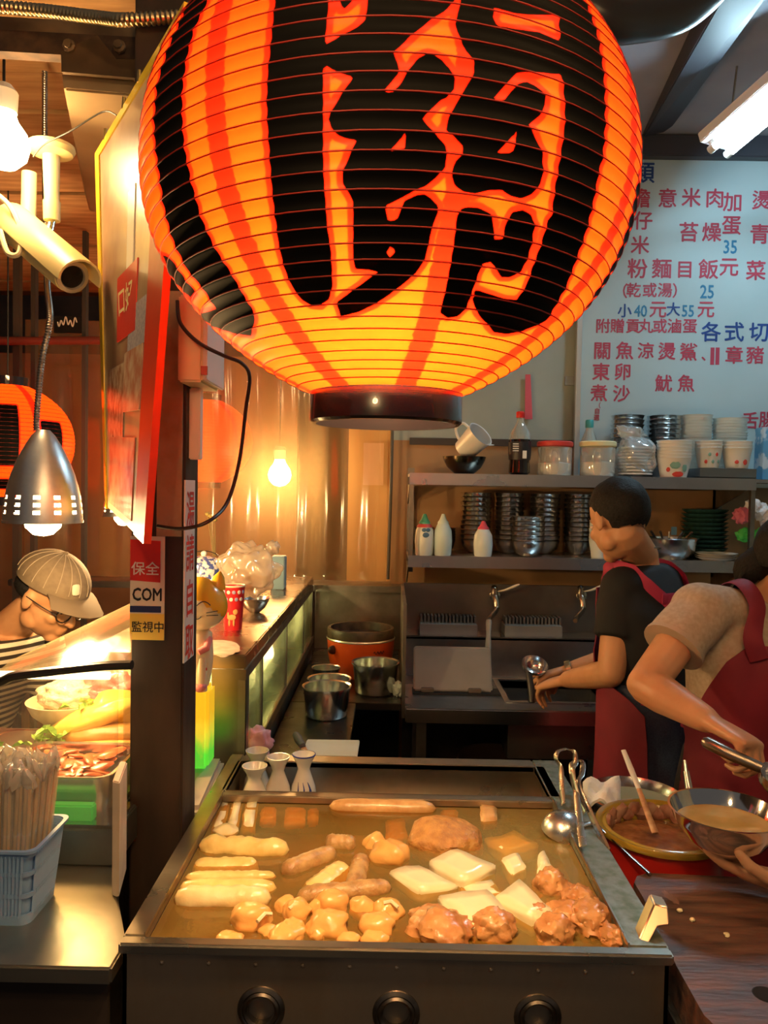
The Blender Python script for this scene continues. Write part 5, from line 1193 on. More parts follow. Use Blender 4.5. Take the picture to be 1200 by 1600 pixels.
# chopping board, knife, pink bag
cbq = [PZ(x, y_, LZC+.012) for x, y_ in ((480, 1155), (562, 1156), (558, 1182), (470, 1180))]
tag(obj('white_chopping_board', prism(cbq, (0, 0, -.0115)), mat('board_white', (.72,.74,.68), .45, col2=(.66,.62,.48), nscale=7), bevel=.002), 'white plastic chopping board behind the cooker', 'chopping board')
kn = thing('kitchen_knife', 'kitchen knife with a ridged dark handle lying on the white chopping board', 'knife', PZ(468, 1160, LZC+.015))
ka, kb, kc = PZ(462, 1148, LZC+.035), PZ(473, 1166, LZC+.026), PZ(482, 1182, LZC+.016)
obj('handle', tube([ka, ka.lerp(kb, .3), ka.lerp(kb, .7), kb], [.010, .012, .011, .009], 10), mat('knife_handle', (.16,.15,.16), .45), kn, smooth=True)
obj('blade', prism([kb+Vector((-.006, 0, 0)), kb+Vector((.006, 0, 0)), kc+Vector((.02, -.03, -.002)), kc+Vector((-.008, -.03, -.002))], (0, 0, .002)), STEEL_BR, kn)
tag(obj('pink_bag', blob(P(402, 1160, 1.96), (.036, .03, .042), (0, .2, 0), .45, 2.2, 3, 4, amp2=.12), mat('pink_film', (.85,.38,.50), .35, col2=(.9,.55,.62), nscale=12), smooth=True, angle=180), 'crumpled pink plastic bag behind the sake bottles', 'bag')
# bowls on the low counter
def pot_thing(px, ybot, wpx, hpx, label, seed=0, lip=True, fill=None, z=LZC):
    c = PZ(px, ybot, z); r = wpx*.5*c.y/F; h = hpx*c.y/F
    t = thing('steel_pot', label, 'pot', c)
    obj('wall', lathe([(0, .002), (r*.80, .002), (r*.84, .006), (r*.94, h*.94), (r*1.0, h*.95), (r*1.0, h), (r*.91, h*.97), (r*.80, .012), (0, .012)], c, 40), STEEL_BR, t, smooth=True)
    if fill: obj('contents', lathe([(0, h*.7), (r*.88, h*.68)], c, 32), fill, t)
    return t
pot_thing(510, 1118, 78, 48, 'shallow steel pot standing nearest the white chopping board')
pot_thing(514, 1091, 70, 32, 'steel pot with a green scrap nested behind the shallow one')
pot_thing(509, 1072, 46, 30, 'small steel pot beside the red rice cooker', fill=None)
pt = pot_thing(586, 1081, 76, 48, 'tall steel pot with spoons on the rear worktop', fill=mat('dark_sauce', (.05,.03,.02), .3))
# red rice cooker
rc = PZ(562, 1058, LZC); rc = Vector((rc.x, rc.y+.06, LZC)); rr_ = 53*rc.y/F; rh = 76*rc.y/F
rk = thing('rice_cooker', 'orange red rice cooker with a dark rim on the rear worktop', 'rice cooker', rc)
obj('body', lathe([(0, 0), (rr_*.80, 0), (rr_*.86, .01), (rr_*.97, rh*.45), (rr_*1.0, rh*.74), (rr_*.97, rh*.76), (0, rh*.76)], rc, 40), mat('cooker_orange', (.72,.09,.015), .3, coat=.4), rk, smooth=True)
obj('rim_band', lathe([(rr_*1.005, rh*.74), (rr_*1.02, rh*.76), (rr_*1.005, rh*.785)], rc, 40), mat('rim_silver', (.75,.68,.6), .3, .8), rk, smooth=True)
obj('dark_collar', lathe([(rr_*.99, rh*.785), (rr_*1.0, rh*.93), (rr_*.97, rh*.97), (rr_*.90, rh*.97), (rr_*.88, rh*.80), (0, rh*.78)], rc, 40), mat('burnt_collar', (.035,.02,.012), .45, col2=(.09,.05,.03), nscale=30), rk, smooth=True)
obj('side_handle', blob(rc+Vector((-rr_*.78, -rr_*.66, rh*.58)), (.024, .012, .018), (0, .2, .8), .05, sub=2), mat('handle_dark', (.06,.02,.015), .35), rk, smooth=True)
sw = obj('switch_plate', boxp(rc.x+rr_*.42, rc.x+rr_*.78, rc.y-rr_*.96, rc.y-rr_*.80, rc.z+rh*.18, rc.z+rh*.36), BLACK, rk, bevel=.004)
def oncook(a_, h_): r_ = rr_*.985+.0015; return Vector((rc.x+r_*math.sin(a_), rc.y-r_*math.cos(a_), rc.z+rh*h_))
obj('script_mark', tube([oncook(.42+.36*t, .56+.03*math.sin(t*22)) for t in np.linspace(0, 1, 22)], .0016, 5), mat('mark_dark', (.12,.01,.01), .5), rk)
tag(obj('paper_napkin', blob(PZ(622, 1078, LZC+.02), (.02, .03, .03), (0, 0, .3), .4, 3, 4, 3), mat('napkin', (.72,.74,.70), .8), smooth=True), 'crumpled white napkin beside the tall steel pot', 'napkin')
# ------------------------------------------------------------------ sink unit
KX0, KX1, KY0, KY1 = .064, 1.70, 2.60, 3.08
SINKM = mat('sink_steel', (.46,.46,.46), .26, 1, col2=(.30,.29,.28), nscale=5, rough2=.42)
SINKD = mat('sink_splash', (.26,.235,.21), .33, 1, col2=(.15,.135,.12), nscale=4, rough2=.5)
sk = thing('sink_unit', 'long stainless sink unit with a raised back ledge under the shelves', 'sink', ((KX0+KX1)/2, 2.8, 0))
hx0, hx1 = P(790, 1075, 2.8).x, P(945, 1075, 2.8).x; hy0, hy1 = 2.70, 3.0
for b in (boxp(KX0, hx0, KY0, KY1, .772, .80), boxp(hx1, KX1, KY0, KY1, .772, .80), boxp(hx0, hx1, KY0, hy0, .772, .80), boxp(hx0, hx1, hy1, KY1, .772, .80)): obj('worktop', b, SINKM, sk)
obj('front_edge', boxp(KX0, KX1, KY0-.012, KY0, .752, .803), mat('edge_bright', (.62,.66,.70), .2, 1), sk, bevel=.004)
t_ = .004
obj('basin', join(boxp(hx0, hx1, hy0, hy1, .60, .604), boxp(hx0-t_, hx0, hy0, hy1, .60, .80), boxp(hx1, hx1+t_, hy0, hy1, .60, .80), boxp(hx0, hx1, hy0-t_, hy0, .60, .80), boxp(hx0, hx1, hy1, hy1+t_, .60, .80)), SINKM, sk)
obj('basin_rim', solid_frame([(hx0-.02, hy0-.02, .80), (hx1+.02, hy0-.02, .80), (hx1+.02, hy1+.02, .80), (hx0-.02, hy1+.02, .80)], [(hx0, hy0, .80), (hx1, hy0, .80), (hx1, hy1, .80), (hx0, hy1, .80)], (0, 0, .006)), STEEL_BR, sk)
zl = P(700, 995, KY1).z
obj('splash_riser', boxp(KX0, KX1, KY1, KY1+.012, .80, zl), SINKM, sk)
obj('back_ledge', boxp(KX0, KX1, KY1, 3.24, zl-.012, zl), mat('edge_bright'), sk, bevel=.002)
obj('splash_back', boxp(KX0, KX1, 3.24, 3.255, zl, P(700, 912, 3.24).z), SINKD, sk)
obj('side_cheek', boxp(KX0-.012, KX0, KY0+.05, 3.25, .75, P(640, 912, 3.24).z), STEEL_DK, sk)
for x in (KX0+.04, .8, KX1-.1):
    obj('leg', boxp(x, x+.035, KY0+.03, KY0+.065, 0, .772), STEEL_DK, sk); obj('leg', boxp(x, x+.035, KY1-.06, KY1-.025, 0, .772), STEEL_DK, sk)
obj('under_shelf', boxp(KX0, KX1, KY0+.05, KY1, .28, .30), STEEL_DK, sk)
obj('under_shade_back', boxp(KX0, KX1, KY1-.012, KY1-.004, .0, .772), mat('sink_shade', (.03,.02,.016), .6), sk)  # dark brown back carries the shade beneath the sink
for (a_, b_) in ((656, 746), (789, 879)):
    vt = obj('vent_box', boxp(P(a_, 985, 3.12).x, P(b_, 985, 3.12).x, 3.12, 3.235, zl, P(700, 976, 3.12).z), mat('vent_grey', (.34,.34,.32), .45, .6), sk, bevel=.002)
    x0_, x1_ = P(a_, 970, 3.15).x, P(b_, 970, 3.15).x; zt_ = P(700, 976, 3.12).z
    for i in range(16):
        x = x0_+(x1_-x0_)*(i+.5)/16; obj('louver', boxp(x-.004, x+.004, 3.16, 3.23, zt_, zt_+.028), mat('vent_dark', (.16,.155,.15), .5, .5), vt)
# pots under the sink, faint
o = lathe_thing('stock_pot', [(0, 0), (.15, 0), (.155, .01), (.155, .24), (.16, .25), (.15, .25), (.15, .02), (0, .02)], (.42, 2.85, .301), mat('pot_brown', (.14,.08,.055), .4, .3), 'brown stock pot stored under the sink', 'pot')
# lid box leaning over the first basin
lb0 = P(646, 1078, 2.80); lb1 = P(770, 1080, 2.80); lt = P(648, 1010, 2.88)
cv = thing('steel_cover', 'grey steel cover standing on the worktop under the running tap', 'cover', lb0)
obj('panel', hexa([(lb0.x, 2.80, .806), (lb1.x, 2.80, .806), (lb1.x, 2.88, lt.z), (lb0.x, 2.88, lt.z)], [(lb0.x, 2.83, .806), (lb1.x, 2.83, .806), (lb1.x, 2.895, lt.z), (lb0.x, 2.895, lt.z)]), mat('cover_steel', (.24,.235,.23), .42, .6, col2=(.19,.185,.18), nscale=5), cv, bevel=.006)
obj('base_rail', boxp(lb0.x-.003, lb1.x+.03, 2.775, 2.86, .8005, .8055), BLACK, cv)
for px in (668, 742): obj('hinge', boxp(P(px-10, 1075, 2.79).x, P(px+10, 1075, 2.79).x, 2.785, 2.80, .806, .822), STEEL_DK, cv, bevel=.002)
# taps
BRASS = mat('tap_metal', (.58,.50,.40), .24, 1, col2=(.40,.34,.26), nscale=20)
def tap(px, label, water):
    Yt = 3.19; t = thing('faucet', label, 'faucet', P(px, 945, 3.235))
    obj('wall_flange', lathe([(0, 0), (.022, 0), (.022, -.008), (.012, -.014), (0, -.014)], P(px-2, 930, 3.238), 18, (0, 1, 0)), BRASS, t, smooth=True)
    obj('body', tube(smooth_path([P(px-2, 930, 3.235), P(px-2, 930, 3.19), P(px, 938, 3.17), P(px+1, 952, 3.16)], 5), .013, 12), BRASS, t, smooth=True)
    obj('bonnet', lathe([(0, -.02), (.013, -.018), (.016, 0), (.011, .014), (.014, .022), (.008, .03), (0, .032)], P(px-3, 926, 3.185), 16), BRASS, t, smooth=True)
    obj('spout', tube(smooth_path([P(px+1, 950, 3.16), P(px-1, 956, 3.12), P(px-8, 964, 3.02), P(px-11, 970, 2.96)], 5), [.011]*15+[.009], 10), BRASS, t, smooth=True)
    hd = mat('tap_lever', (.78,.66,.46), .35)
    obj('lever', tube(smooth_path([P(px+3, 924, 3.18), P(px+14, 922, 3.17), P(px+27, 917, 3.16), P(px+37, 913, 3.15)], 5), [.004, .005, .006, .007, .008, .009, .010, .011, .011, .012, .012, .012, .011, .010, .008, .004], 10, flat=.5), hd, t, smooth=True)
    return t
tap(775, 'brass tap with a pale lever running water beside the steel cover', True)
tap(910, 'brass tap partly behind the worker in black', False)
WATER = film('water_stream', (.97,.98,1), (.75,.78,.8), transp=.55, gloss=.3, rough=.05)
wp = [P(764, 968, 2.96), P(763, 1000, 2.955), P(762, 1050, 2.95), P(762, 1077, 2.95)]
wp[-1].z = .8015
tag(obj('water_stream', tube(smooth_path(wp, 5), [.0105+.0015*math.sin(i*1.3) for i in range(16)], 10), WATER, smooth=True), 'stream of water falling from the running tap', 'water', kind='stuff')
# ================================================================== menu board
BY = 3.545
mb = thing('menu_board', 'big pale menu board with red and blue painted writing', 'menu board', P(1050, 740, BY))
bl = P(906, 650, BY); bt_ = P(1050, 240, BY).z; bb0 = P(1050, 760, BY).z; bxr = 2.2
obj('panel', boxp(bl.x, bxr, BY, BY+.02, bb0, bt_), mat('menu_pale', (.44,.56,.60), .45, col2=(.39,.51,.55), nscale=2), mb)
ALF = mat('aluminium_frame', (.62,.64,.64), .35, .8)
obj('frame_side', boxp(bl.x-.024, bl.x, BY-.008, BY+.025, bb0, bt_), ALF, mb, bevel=.002)
obj('frame_top', boxp(bl.x-.024, bxr, BY-.008, BY+.025, bt_, bt_+.02), ALF, mb, bevel=.002)
obj('bracket', boxp(P(883, 595, 3.59).x, P(905, 595, 3.59).x, 3.585, 3.599, P(890, 602, 3.59).z, P(890, 588, 3.59).z), mat('bracket_grey', (.3,.33,.34), .5, .5), mb)
MR = mat('menu_red_paint', (.42,.045,.085), .6); MB_ = mat('menu_blue_paint', (.012,.05,.22), .6); MBL = mat('menu_teal_paint', (.03,.18,.34), .6)
def glyphs(items, m, nm):
    parts = [text_vf(s, sz_*BY/F*1.06, plane_mat(P(px, py, BY-.0015), (1, 0, 0), (0, 0, 1)), .018, xs=(.8 if s.isdigit() else 1)) for s, px, py, sz_ in items]
    for q in parts: obj('lettering', q, m, mb, fix=False)
glyphs([('擔',1001,312,29),('意',1043,312,29),('米',1080,311,29),('肉',1117,312,29),('加',1145,318,29),('燙',1190,315,29),('仔',1005,347,28),('蛋',1143,354,29),('苔',1076,365,30),('燥',1112,365,29),('青',1187,368,30),
  ('米',1000,385,28),('粉',996,422,30),('麵',1034,422,30),('目',1070,423,27),('飯',1107,423,30),('元',1139,419,29),('菜',1181,425,30)], MR, 'red_lettering')
glyphs([('（',969,456,22),('乾',990,455,22),('或',1015,455,22),('湯',1039,455,22),('）',1062,456,22),('元',1028,485,26),('元',1103,485,26)]+
  [(c, x, 511, 22) for c, x in zip('附贈貢丸或滷蛋', (942,965,989,1009,1031,1054,1078))], MR, 'red_lettering')
glyphs([('關',941,550,27),('魚',976,550,27),('涼',1009,550,25),('燙',1042,551,27),('鯊',1076,552,27),('章',1147,557,27),('豬',1180,557,27),('東',939,583,27),('卵',973,583,26),('煮',936,616,26),('沙',971,617,26),
  ('魷',1037,601,26),('魚',1072,601,26),('（',934,634,9),('自',933,643,9),('選',932,653,9),('舌',1172,659,26),('腸',1199,658,26),('、',1106,556,20)], MR, 'red_lettering')
for px in (1110, 1118): obj('red_bar', boxp(P(px, 556, BY).x, P(px+6, 556, BY).x, BY-.0015, BY, P(px, 570, BY).z, P(px, 543, BY).z), MR, mb)
glyphs([('類',1006,272,32),('各',1111,521,30),('式',1147,521,30),('切',1186,521,30),('大',1052,485,21),('小',976,487,21)], MB_, 'blue_lettering')
glyphs([('35',1141,387,27),('25',1105,457,27),('40',1001,487,24),('55',1075,487,24)], MBL, 'blue_lettering')
# ================================================================== shelf unit
S1, S0 = 1.612, 1.272     # top faces of upper / lower shelf
HX0, HX1 = P(640, 745, 3.15).x, P(1182, 765, 3.15).x
HY0, HY1 = 3.15, 3.50
SHM = mat('shelf_steel', (.50,.52,.56), .26, 1, col2=(.38,.39,.42), nscale=4, rough2=.36)
su = thing('wall_shelf', 'two tier stainless wall shelf crowded with bowls and jars', 'shelf', ((HX0+HX1)/2, 3.3, S0-.05))
for z in (S1, S0):
    b_ = obj('shelf_board', boxp(HX0, HX1, HY0+.004, HY1, z-.012, z), SHM, su)
    obj('front_lip', boxp(HX0, HX1, HY0, HY0+.004, z-.046, z+.002), SHM, su, bevel=.001)
for x in (HX0, HX1-.03):
    obj('upright', boxp(x, x+.03, HY1-.03, HY1, S0-.10, S1+.03), STEEL_DK, su)
    obj('bracket', prism([(x, HY0+.02, S1-.046), (x, HY1, S1-.046), (x, HY1, S1-.14)], (.006, 0, 0)), STEEL_DK, su)
    obj('bracket', prism([(x, HY0+.02, S0-.046), (x, HY1, S0-.046), (x, HY1, S0-.16)], (.006, 0, 0)), STEEL_DK, su)
obj('side_post', boxp(HX0, HX0+.018, HY0+.006, HY0+.026, S0, S1-.046), STEEL_DK, su)
obj('side_post', boxp(HX1-.018, HX1, HY0+.006, HY0+.026, S0, S1-.046), STEEL_DK, su)
obj('back_wall_panel', boxp(HX0, HX1, HY1+.002, HY1+.006, S0, S1-.05), M_WALLTAN, su)
def atx(px, Y, py=745): return P(px, py, Y).x
# ------------------------------------------------------------------ stacks of bowls
def bowl_mesh(r, h, foot=.45, lip=.03, t=.004):
    return [(0, .0), (r*foot, 0), (r*(foot+.05), .003), (r*.80, h*.35), (r*.94, h*.75), (r*1.0, h*.97), (r*(1+lip), h), (r*(1-.01), h*.985), (r*.90, h*.75), (r*.76, h*.37), (r*foot, .006), (0, .006)]
def stack(name, px, Y, wpx, n, dz, h, z0, m, what, where, cat='bowl', foot=.45, lip=.03, rnd=.0015, seg_=28):
    x = atx(px, Y); r = wpx*.5*Y/F; rg = random.Random(px)
    proto = obj(name, lathe(bowl_mesh(r, h, foot, lip), (0, 0, 0), seg_), m, smooth=True, angle=45)
    proto.location = (x, Y, z0); grp = '%ss %s' % (what, where)
    tag(proto, 'lowest %s of the stack %s' % (what, where), cat, grp)
    for i in range(1, n):
        lab = 'topmost %s of the stack %s' % (what, where) if i == n-1 else '%s in the middle of the stack %s' % (what, where)
        copy_tree(proto, (x+rg.uniform(-rnd, rnd), Y+rg.uniform(-rnd, rnd), z0+i*dz), label=lab)
PL = mat('white_melamine', (.76,.80,.76), .35); PGR = mat('paper_white', (.80,.80,.76), .5)
# upper shelf
stack('steel_bowl', 978, 3.42, 50, 12, .0205, .05, S1, STEEL_BR, 'steel bowl', 'beside the green bottle cap', foot=.7)
stack('steel_bowl', 1035, 3.42, 52, 12, .0205, .05, S1, STEEL_BR, 'steel bowl', 'next to the white bowls on top', foot=.7)
stack('white_bowl', 1086, 3.42, 46, 20, .0125, .045, S1, PL, 'white plastic bowl', 'against the menu board', foot=.6)
stack('white_bowl', 1138, 3.42, 50, 19, .0125, .045, S1, PL, 'white plastic bowl', 'near the blue carton')
# patterned paper bowls
def paper_stack(px, Y, wpx, n, label_where, seed, dots, z0=S1):
    x = atx(px, Y); r = wpx*.5*Y/F; h = .085
    for i in range(n):
        t = thing('paper_bowl', ('lowest patterned paper bowl ' if i == 0 else 'patterned paper bowl nested ')+label_where, 'bowl', (x, Y, z0+i*.014), 'paper bowls '+label_where)
        obj('wall', lathe([(0, .004), (r*.72, .004), (r*.74, 0), (r*1.0, h*.97), (r*1.05, h*.985), (r*1.0, h), (r*.96, h*.95), (r*.70, .01), (0, .01)], (x, Y, z0+i*.014), 28), PGR, t, smooth=True)
        if i == 0 or i == n-1:
            for (a_, q, sx_, sz_, c_) in dots:
                rr2 = r*(.74+.27*q)+.0012; obj('printed_flower', blob((x+rr2*math.sin(a_), Y-rr2*math.cos(a_), z0+i*.014+h*q), (sx_, .0015, sz_), (0, 0, a_), .25, 3, 1, 2), mat('print_'+c_, {'r': (.70,.06,.04), 'g': (.22,.42,.34), 'b': (.10,.2,.4)}[c_], .5), t, smooth=True)
paper_stack(1052, 3.22, 52, 6, 'behind the short haired worker', 1, [(-.05, .18, .022, .012, 'r'), (-.25, .62, .020, .016, 'g'), (.4, .5, .012, .018, 'g'), (-.7, .4, .008, .01, 'r')])
paper_stack(1106, 3.24, 40, 3, 'in the grey tray', 2, [(-.6+i*.3, .3+.35*(i % 2), .006, .008, 'g' if i % 3 else 'r') for i in range(5)], S1+.045)
paper_stack(1150, 3.24, 44, 3, 'at the end of the grey tray', 3, [(.3, .3, .01, .012, 'r'), (-.4, .3, .008, .008, 'r')], S1+.045)
tx0, tx1 = atx(1092, 3.18), atx(1180, 3.18)
tag(obj('grey_tray', join(boxp(tx0, tx1, 3.17, 3.33, S1+.003, S1+.006), boxp(tx0, tx1, 3.17, 3.174, S1+.003, S1+.042), boxp(tx0, tx1, 3.326, 3.33, S1+.003, S1+.042), boxp(tx0, tx0+.004, 3.174, 3.326, S1+.003, S1+.042), boxp(tx1-.004, tx1, 3.174, 3.326, S1+.003, S1+.042)), mat('tray_grey', (.20,.21,.21), .35, .8)), 'grey metal tray of paper cups on the top shelf', 'tray')
tag(obj('corner_shelf', boxp(HX1+.004, HX1+.26, 3.20, 3.54, S1-.014, S1), SHM), 'short steel corner shelf carrying the sky blue carton', 'shelf')
tag(obj('blue_carton', boxp(atx(1186, 3.25), atx(1225, 3.25), 3.22, 3.30, S1, P(1190, 668, 3.25).z), mat('carton_sky', (.12,.36,.62), .5, col2=(.5,.66,.8), nscale=14, ndist=(.55,.6)), bevel=.002), 'sky blue milk carton at the end of the top shelf', 'carton')
# dark bowl with a pitcher
lathe_thing('dark_bowl', [(r*.092, h*.075) for r, h in ((0, 0), (.4, 0), (.45, .05), (.78, .4), (.95, .8), (1.0, 1.0), (.96, 1.0), (.75, .45), (.4, .1), (0, .1))], (atx(725, 3.25), 3.25, S1), mat('dark_steel_bowl', (.16,.14,.11), .2, 1), 'dark metal bowl holding the tilted white pitcher', 'bowl')
pc = P(738, 700, 3.25)
pit = thing('plastic_pitcher', 'translucent white plastic pitcher tilted in the dark metal bowl', 'pitcher', pc)
Mx = Matrix.Translation(P(724, 705, 3.25)) @ Euler((.55, .75, .0)).to_matrix().to_4x4()
TRW = mat('milky_plastic', (.72,.74,.74), .35, alpha=1)
obj('body', xform(lathe([(0, 0), (.044, 0), (.047, .003), (.058, .11), (.060, .112), (.056, .11), (.044, .006), (0, .006)], n=32), Mx), TRW, pit, smooth=True)
obj('handle', xform(tube(smooth_path([(-.052, 0, .095), (-.085, 0, .09), (-.088, 0, .05), (-.050, 0, .025)], 5), .006, 8), Mx), TRW, pit, smooth=True)
obj('spout', xform(hexa([(.052, -.012, .10), (.052, .012, .10), (.072, .004, .118), (.072, -.004, .118)], [(.050, -.010, .09), (.050, .010, .09), (.066, .003, .113), (.066, -.003, .113)]), Mx), TRW, pit)
# cola bottle
ctb = Vector((atx(811, 3.22), 3.22, S1)); hb = P(811, 643, 3.22).z-S1; rb_ = 17.5*3.22/F
co = thing('soda_bottle', 'dark soda bottle with a red cap on the top shelf', 'bottle', ctb)
prb = [(0, 0), (rb_*.7, 0), (rb_*.98, hb*.04), (rb_*.92, hb*.22), (rb_*1.0, hb*.36), (rb_*1.0, hb*.56), (rb_*.85, hb*.68), (rb_*.45, hb*.80), (rb_*.32, hb*.86), (rb_*.32, hb*.92)]
obj('liquid', lathe([(r*.97, h) for r, h in prb[1:6]]+[(0, hb*.56)], ctb, 24), mat('cola', (.012,.006,.004), .12, coat=.6), co, smooth=True)
obj('glass', lathe(prb[5:], ctb, 24), film('bottle_clear', (.93,.96,.95), (.7,.75,.72), .72, .3, .05), co, smooth=True)
obj('label_band', lathe([(rb_*.955, hb*.24), (rb_*1.015, hb*.36), (rb_*1.02, hb*.52)], ctb, 28), mat('label_black', (.02,.018,.02), .4), co, smooth=True)
for i in range(4): obj('label_mark', boxp(ctb.x-rb_*.75, ctb.x-rb_*.25, ctb.y-rb_*1.0, ctb.y-rb_*.80, S1+hb*(.37+.035*i), S1+hb*(.385+.035*i)), PGR, co)
obj('barcode', boxp(ctb.x+rb_*.1, ctb.x+rb_*.45, ctb.y-rb_*1.035, ctb.y-rb_*.88, S1+hb*.26, S1+hb*.38), PGR, co)
obj('cap', lathe([(rb_*.36, hb*.90), (rb_*.38, hb*.91), (rb_*.38, hb*.985), (rb_*.30, hb), (0, hb)], ctb, 20), RED, co, smooth=True)
# jars of white powder
def jar(px, wpx, label, lidm, fillh):
    c = Vector((atx(px, 3.24), 3.24, S1)); r = wpx*.5*3.24/F; h = P(px, 690, 3.24).z-S1
    t = thing('plastic_jar', label, 'jar', c)
    obj('powder', lathe([(0, .004), (r*.90, .004), (r*.93, .02), (r*.93, h*fillh), (r*.5, h*(fillh+.04)), (0, h*(fillh+.05))], c, 28), mat('powder_white', (.84,.84,.80), .8), t, smooth=True)
    obj('wall', lathe([(0, 0), (r*.92, 0), (r*.97, .008), (r*.97, h*.80), (r*.90, h*.86)], c, 32), film('jar_clear', (.95,.96,.95), (.72,.74,.72), .66, .25, .1), t, smooth=True)
    obj('lid', lathe([(r*.98, h*.85), (r*1.03, h*.87), (r*1.03, h*.97), (r*.96, h), (0, h)], c, 32), lidm, t, smooth=True)
jar(866, 54, 'clear jar of white powder with a red lid', mat('lid_red', (.62,.05,.04), .4), .36)
jar(933, 55, 'clear jar of white powder with a cream yellow lid', mat('lid_cream', (.78,.72,.42), .4), .40)
gb = Vector((atx(919, 3.36), 3.36, S1)); hg = P(919, 656, 3.36).z-S1
g_ = thing('water_bottle', 'clear bottle with a teal cap behind the jars', 'bottle', gb)
obj('body', lathe([(0, 0), (.034, 0), (.036, .01), (.036, hg*.62), (.015, hg*.84), (.014, hg*.88)], gb, 24), film('bottle_clear'), g_, smooth=True)
obj('cap', lathe([(.017, hg*.86), (.018, hg*.88), (.018, hg*.98), (.015, hg), (0, hg)], gb, 18), mat('cap_teal', (.05,.32,.34), .4), g_, smooth=True)
pb = P(993, 708, 3.25)
bgl = thing('bag_of_lids', 'clear plastic bag stuffed with round white lids', 'bag', (pb.x, 3.25, S1))
zb_top = P(993, 690, 3.25).z
for i in range(9): obj('round_lid', lathe([(0, .002), (.066, .002), (.070, 0), (.070, .006), (.064, .006), (0, .005)], (pb.x+.003*math.sin(i*2), 3.25, S1+.012+i*.0135), 28), mat('lid_translucent', (.68,.74,.76), .4), bgl, smooth=True)
v, f = blob((pb.x, 3.25, S1+.085), (.082, .080, .088), (0, 0, 0), .16, 2.2, 8, 4, .85, .05)
v = [(x, y_, max(z, S1+.001)) for x, y_, z in v]
obj('film', (v, f), film('bag_clear', (.96,.97,.98), (.75,.78,.80), .62, .25, .15), bgl, smooth=True, angle=180)
obj('bag_top', blob((pb.x-.02, 3.25, S1+.185), (.06, .04, .03), (0, .2, 0), .5, 2.5, 3, 3), film('bag_clear'), bgl, smooth=True, angle=180)
# ------------------------------------------------------------------ lower shelf
BOWL_BR = mat('shelf_bowl_steel', (.82,.80,.77), .19, 1, col2=(.70,.68,.65), nscale=8)  # bright steel of the bowl stacks on the lower shelf
def sp(px): return px
stack('steel_bowl', 664, 3.42, 31, 5, .0125, .055, S0, mat('bowl_dark', (.10,.09,.08), .3, .8), 'dark bowl', 'behind the squeeze bottles', foot=.5)
stack('steel_bowl', 698, 3.42, 31, 5, .0125, .055, S0, mat('bowl_dark'), 'dark bowl', 'behind the plain white bottle', foot=.5)
stack('steel_bowl', 745, 3.38, 48, 11, .0205, .06, S0, BOWL_BR, 'steel bowl', 'behind the pink capped bottle')
stack('steel_bowl', 796, 3.40, 48, 11, .0205, .06, S0, BOWL_BR, 'steel bowl', 'behind the short stack')
stack('steel_bowl', 852, 3.40, 50, 11, .0205, .06, S0, BOWL_BR, 'steel bowl', 'between the short stack and the white cups')
stack('steel_bowl', 905, 3.38, 46, 11, .0205, .06, S0, BOWL_BR, 'steel bowl', 'by the face of the worker in black')
stack('steel_bowl', 827, 3.24, 52, 6, .0205, .065, S0, BOWL_BR, 'steel bowl', 'standing shortest at the shelf lip')
stack('paper_cup', 938, 3.24, 30, 8, .012, .075, S0, PL, 'white cup', 'beside the nose of the worker in black', cat='cup', foot=.7)
stack('green_plate', 1103, 3.36, 70, 11, .0185, .024, S0, mat('plate_green', (.025,.075,.06), .3, col2=(.04,.11,.09), nscale=60), 'dark green plate', 'at the end of the lower shelf', cat='plate', foot=.6, lip=.01)
stack('white_plate', 1122, 3.20, 62, 3, .008, .016, S0, PORC, 'white plate', 'before the dark green plates', cat='plate', foot=.6)
sbx = Vector((atx(1052, 3.26), 3.26, S0)); rsb = 40*3.26/F
bs = thing('steel_basin', 'steel basin of spoons on the lower shelf', 'basin', sbx)
obj('wall', lathe([(0, .002), (rsb*.6, .0), (rsb*.85, .03), (rsb*.97, .085), (rsb*1.04, .09), (rsb*.95, .088), (rsb*.82, .032), (rsb*.58, .008), (0, .008)], sbx, 40), STEEL_BR, bs, smooth=True)
for i in range(5): obj('spoon', tube([sbx+Vector((-.05+.02*i, .0, .06)), sbx+Vector((-.10+.045*i, -.04+.02*(i % 3), .115))], [.003, .006], 6), STEEL_BR, bs, smooth=True)
obj('blue_tag', boxp(sbx.x-.005, sbx.x+.018, 3.25, 3.253, S0+.10, S0+.135), mat('tag_blue', (.10,.22,.34), .5), bs)
def squeeze(px, ytop, wpx, m, tipm, label, draw=False):
    c = Vector((atx(px, 3.21), 3.21, S0)); r = wpx*.5*3.21/F; h = P(px, ytop, 3.21).z-S0
    t = thing('squeeze_bottle', label, 'bottle', c)
    obj('body', lathe([(0, 0), (r*.85, 0), (r*.92, .008), (r*1.0, h*.35), (r*.92, h*.60), (r*.6, h*.76), (r*.45, h*.80), (0, h*.80)], c, 28), m, t, smooth=True)
    obj('nozzle', lathe([(r*.58, h*.70), (r*.60, h*.80), (r*.40, h*.86), (r*.16, h), (0, h)], c, 20), tipm, t, smooth=True)
    if draw:
        for a_, q, s in ((-.1, .62, .010), (.35, .62, .010), (.1, .5, .014)): obj('drawn_eye', blob((c.x+r*.95*math.sin(a_), c.y-r*.95*math.cos(a_), S0+h*q), (s, .002, s*.8), (0, 0, a_), .2, 3, 2, 2), mat('draw_blue', (.08,.16,.26), .5), t, smooth=True)
        obj('red_band', lathe([(r*.86, h*.68), (r*.70, h*.74), (r*.55, h*.77)], c, 24), mat('band_red', (.66,.08,.06), .5), t, smooth=True)
SQ = mat('squeeze_white', (.70,.72,.66), .4)
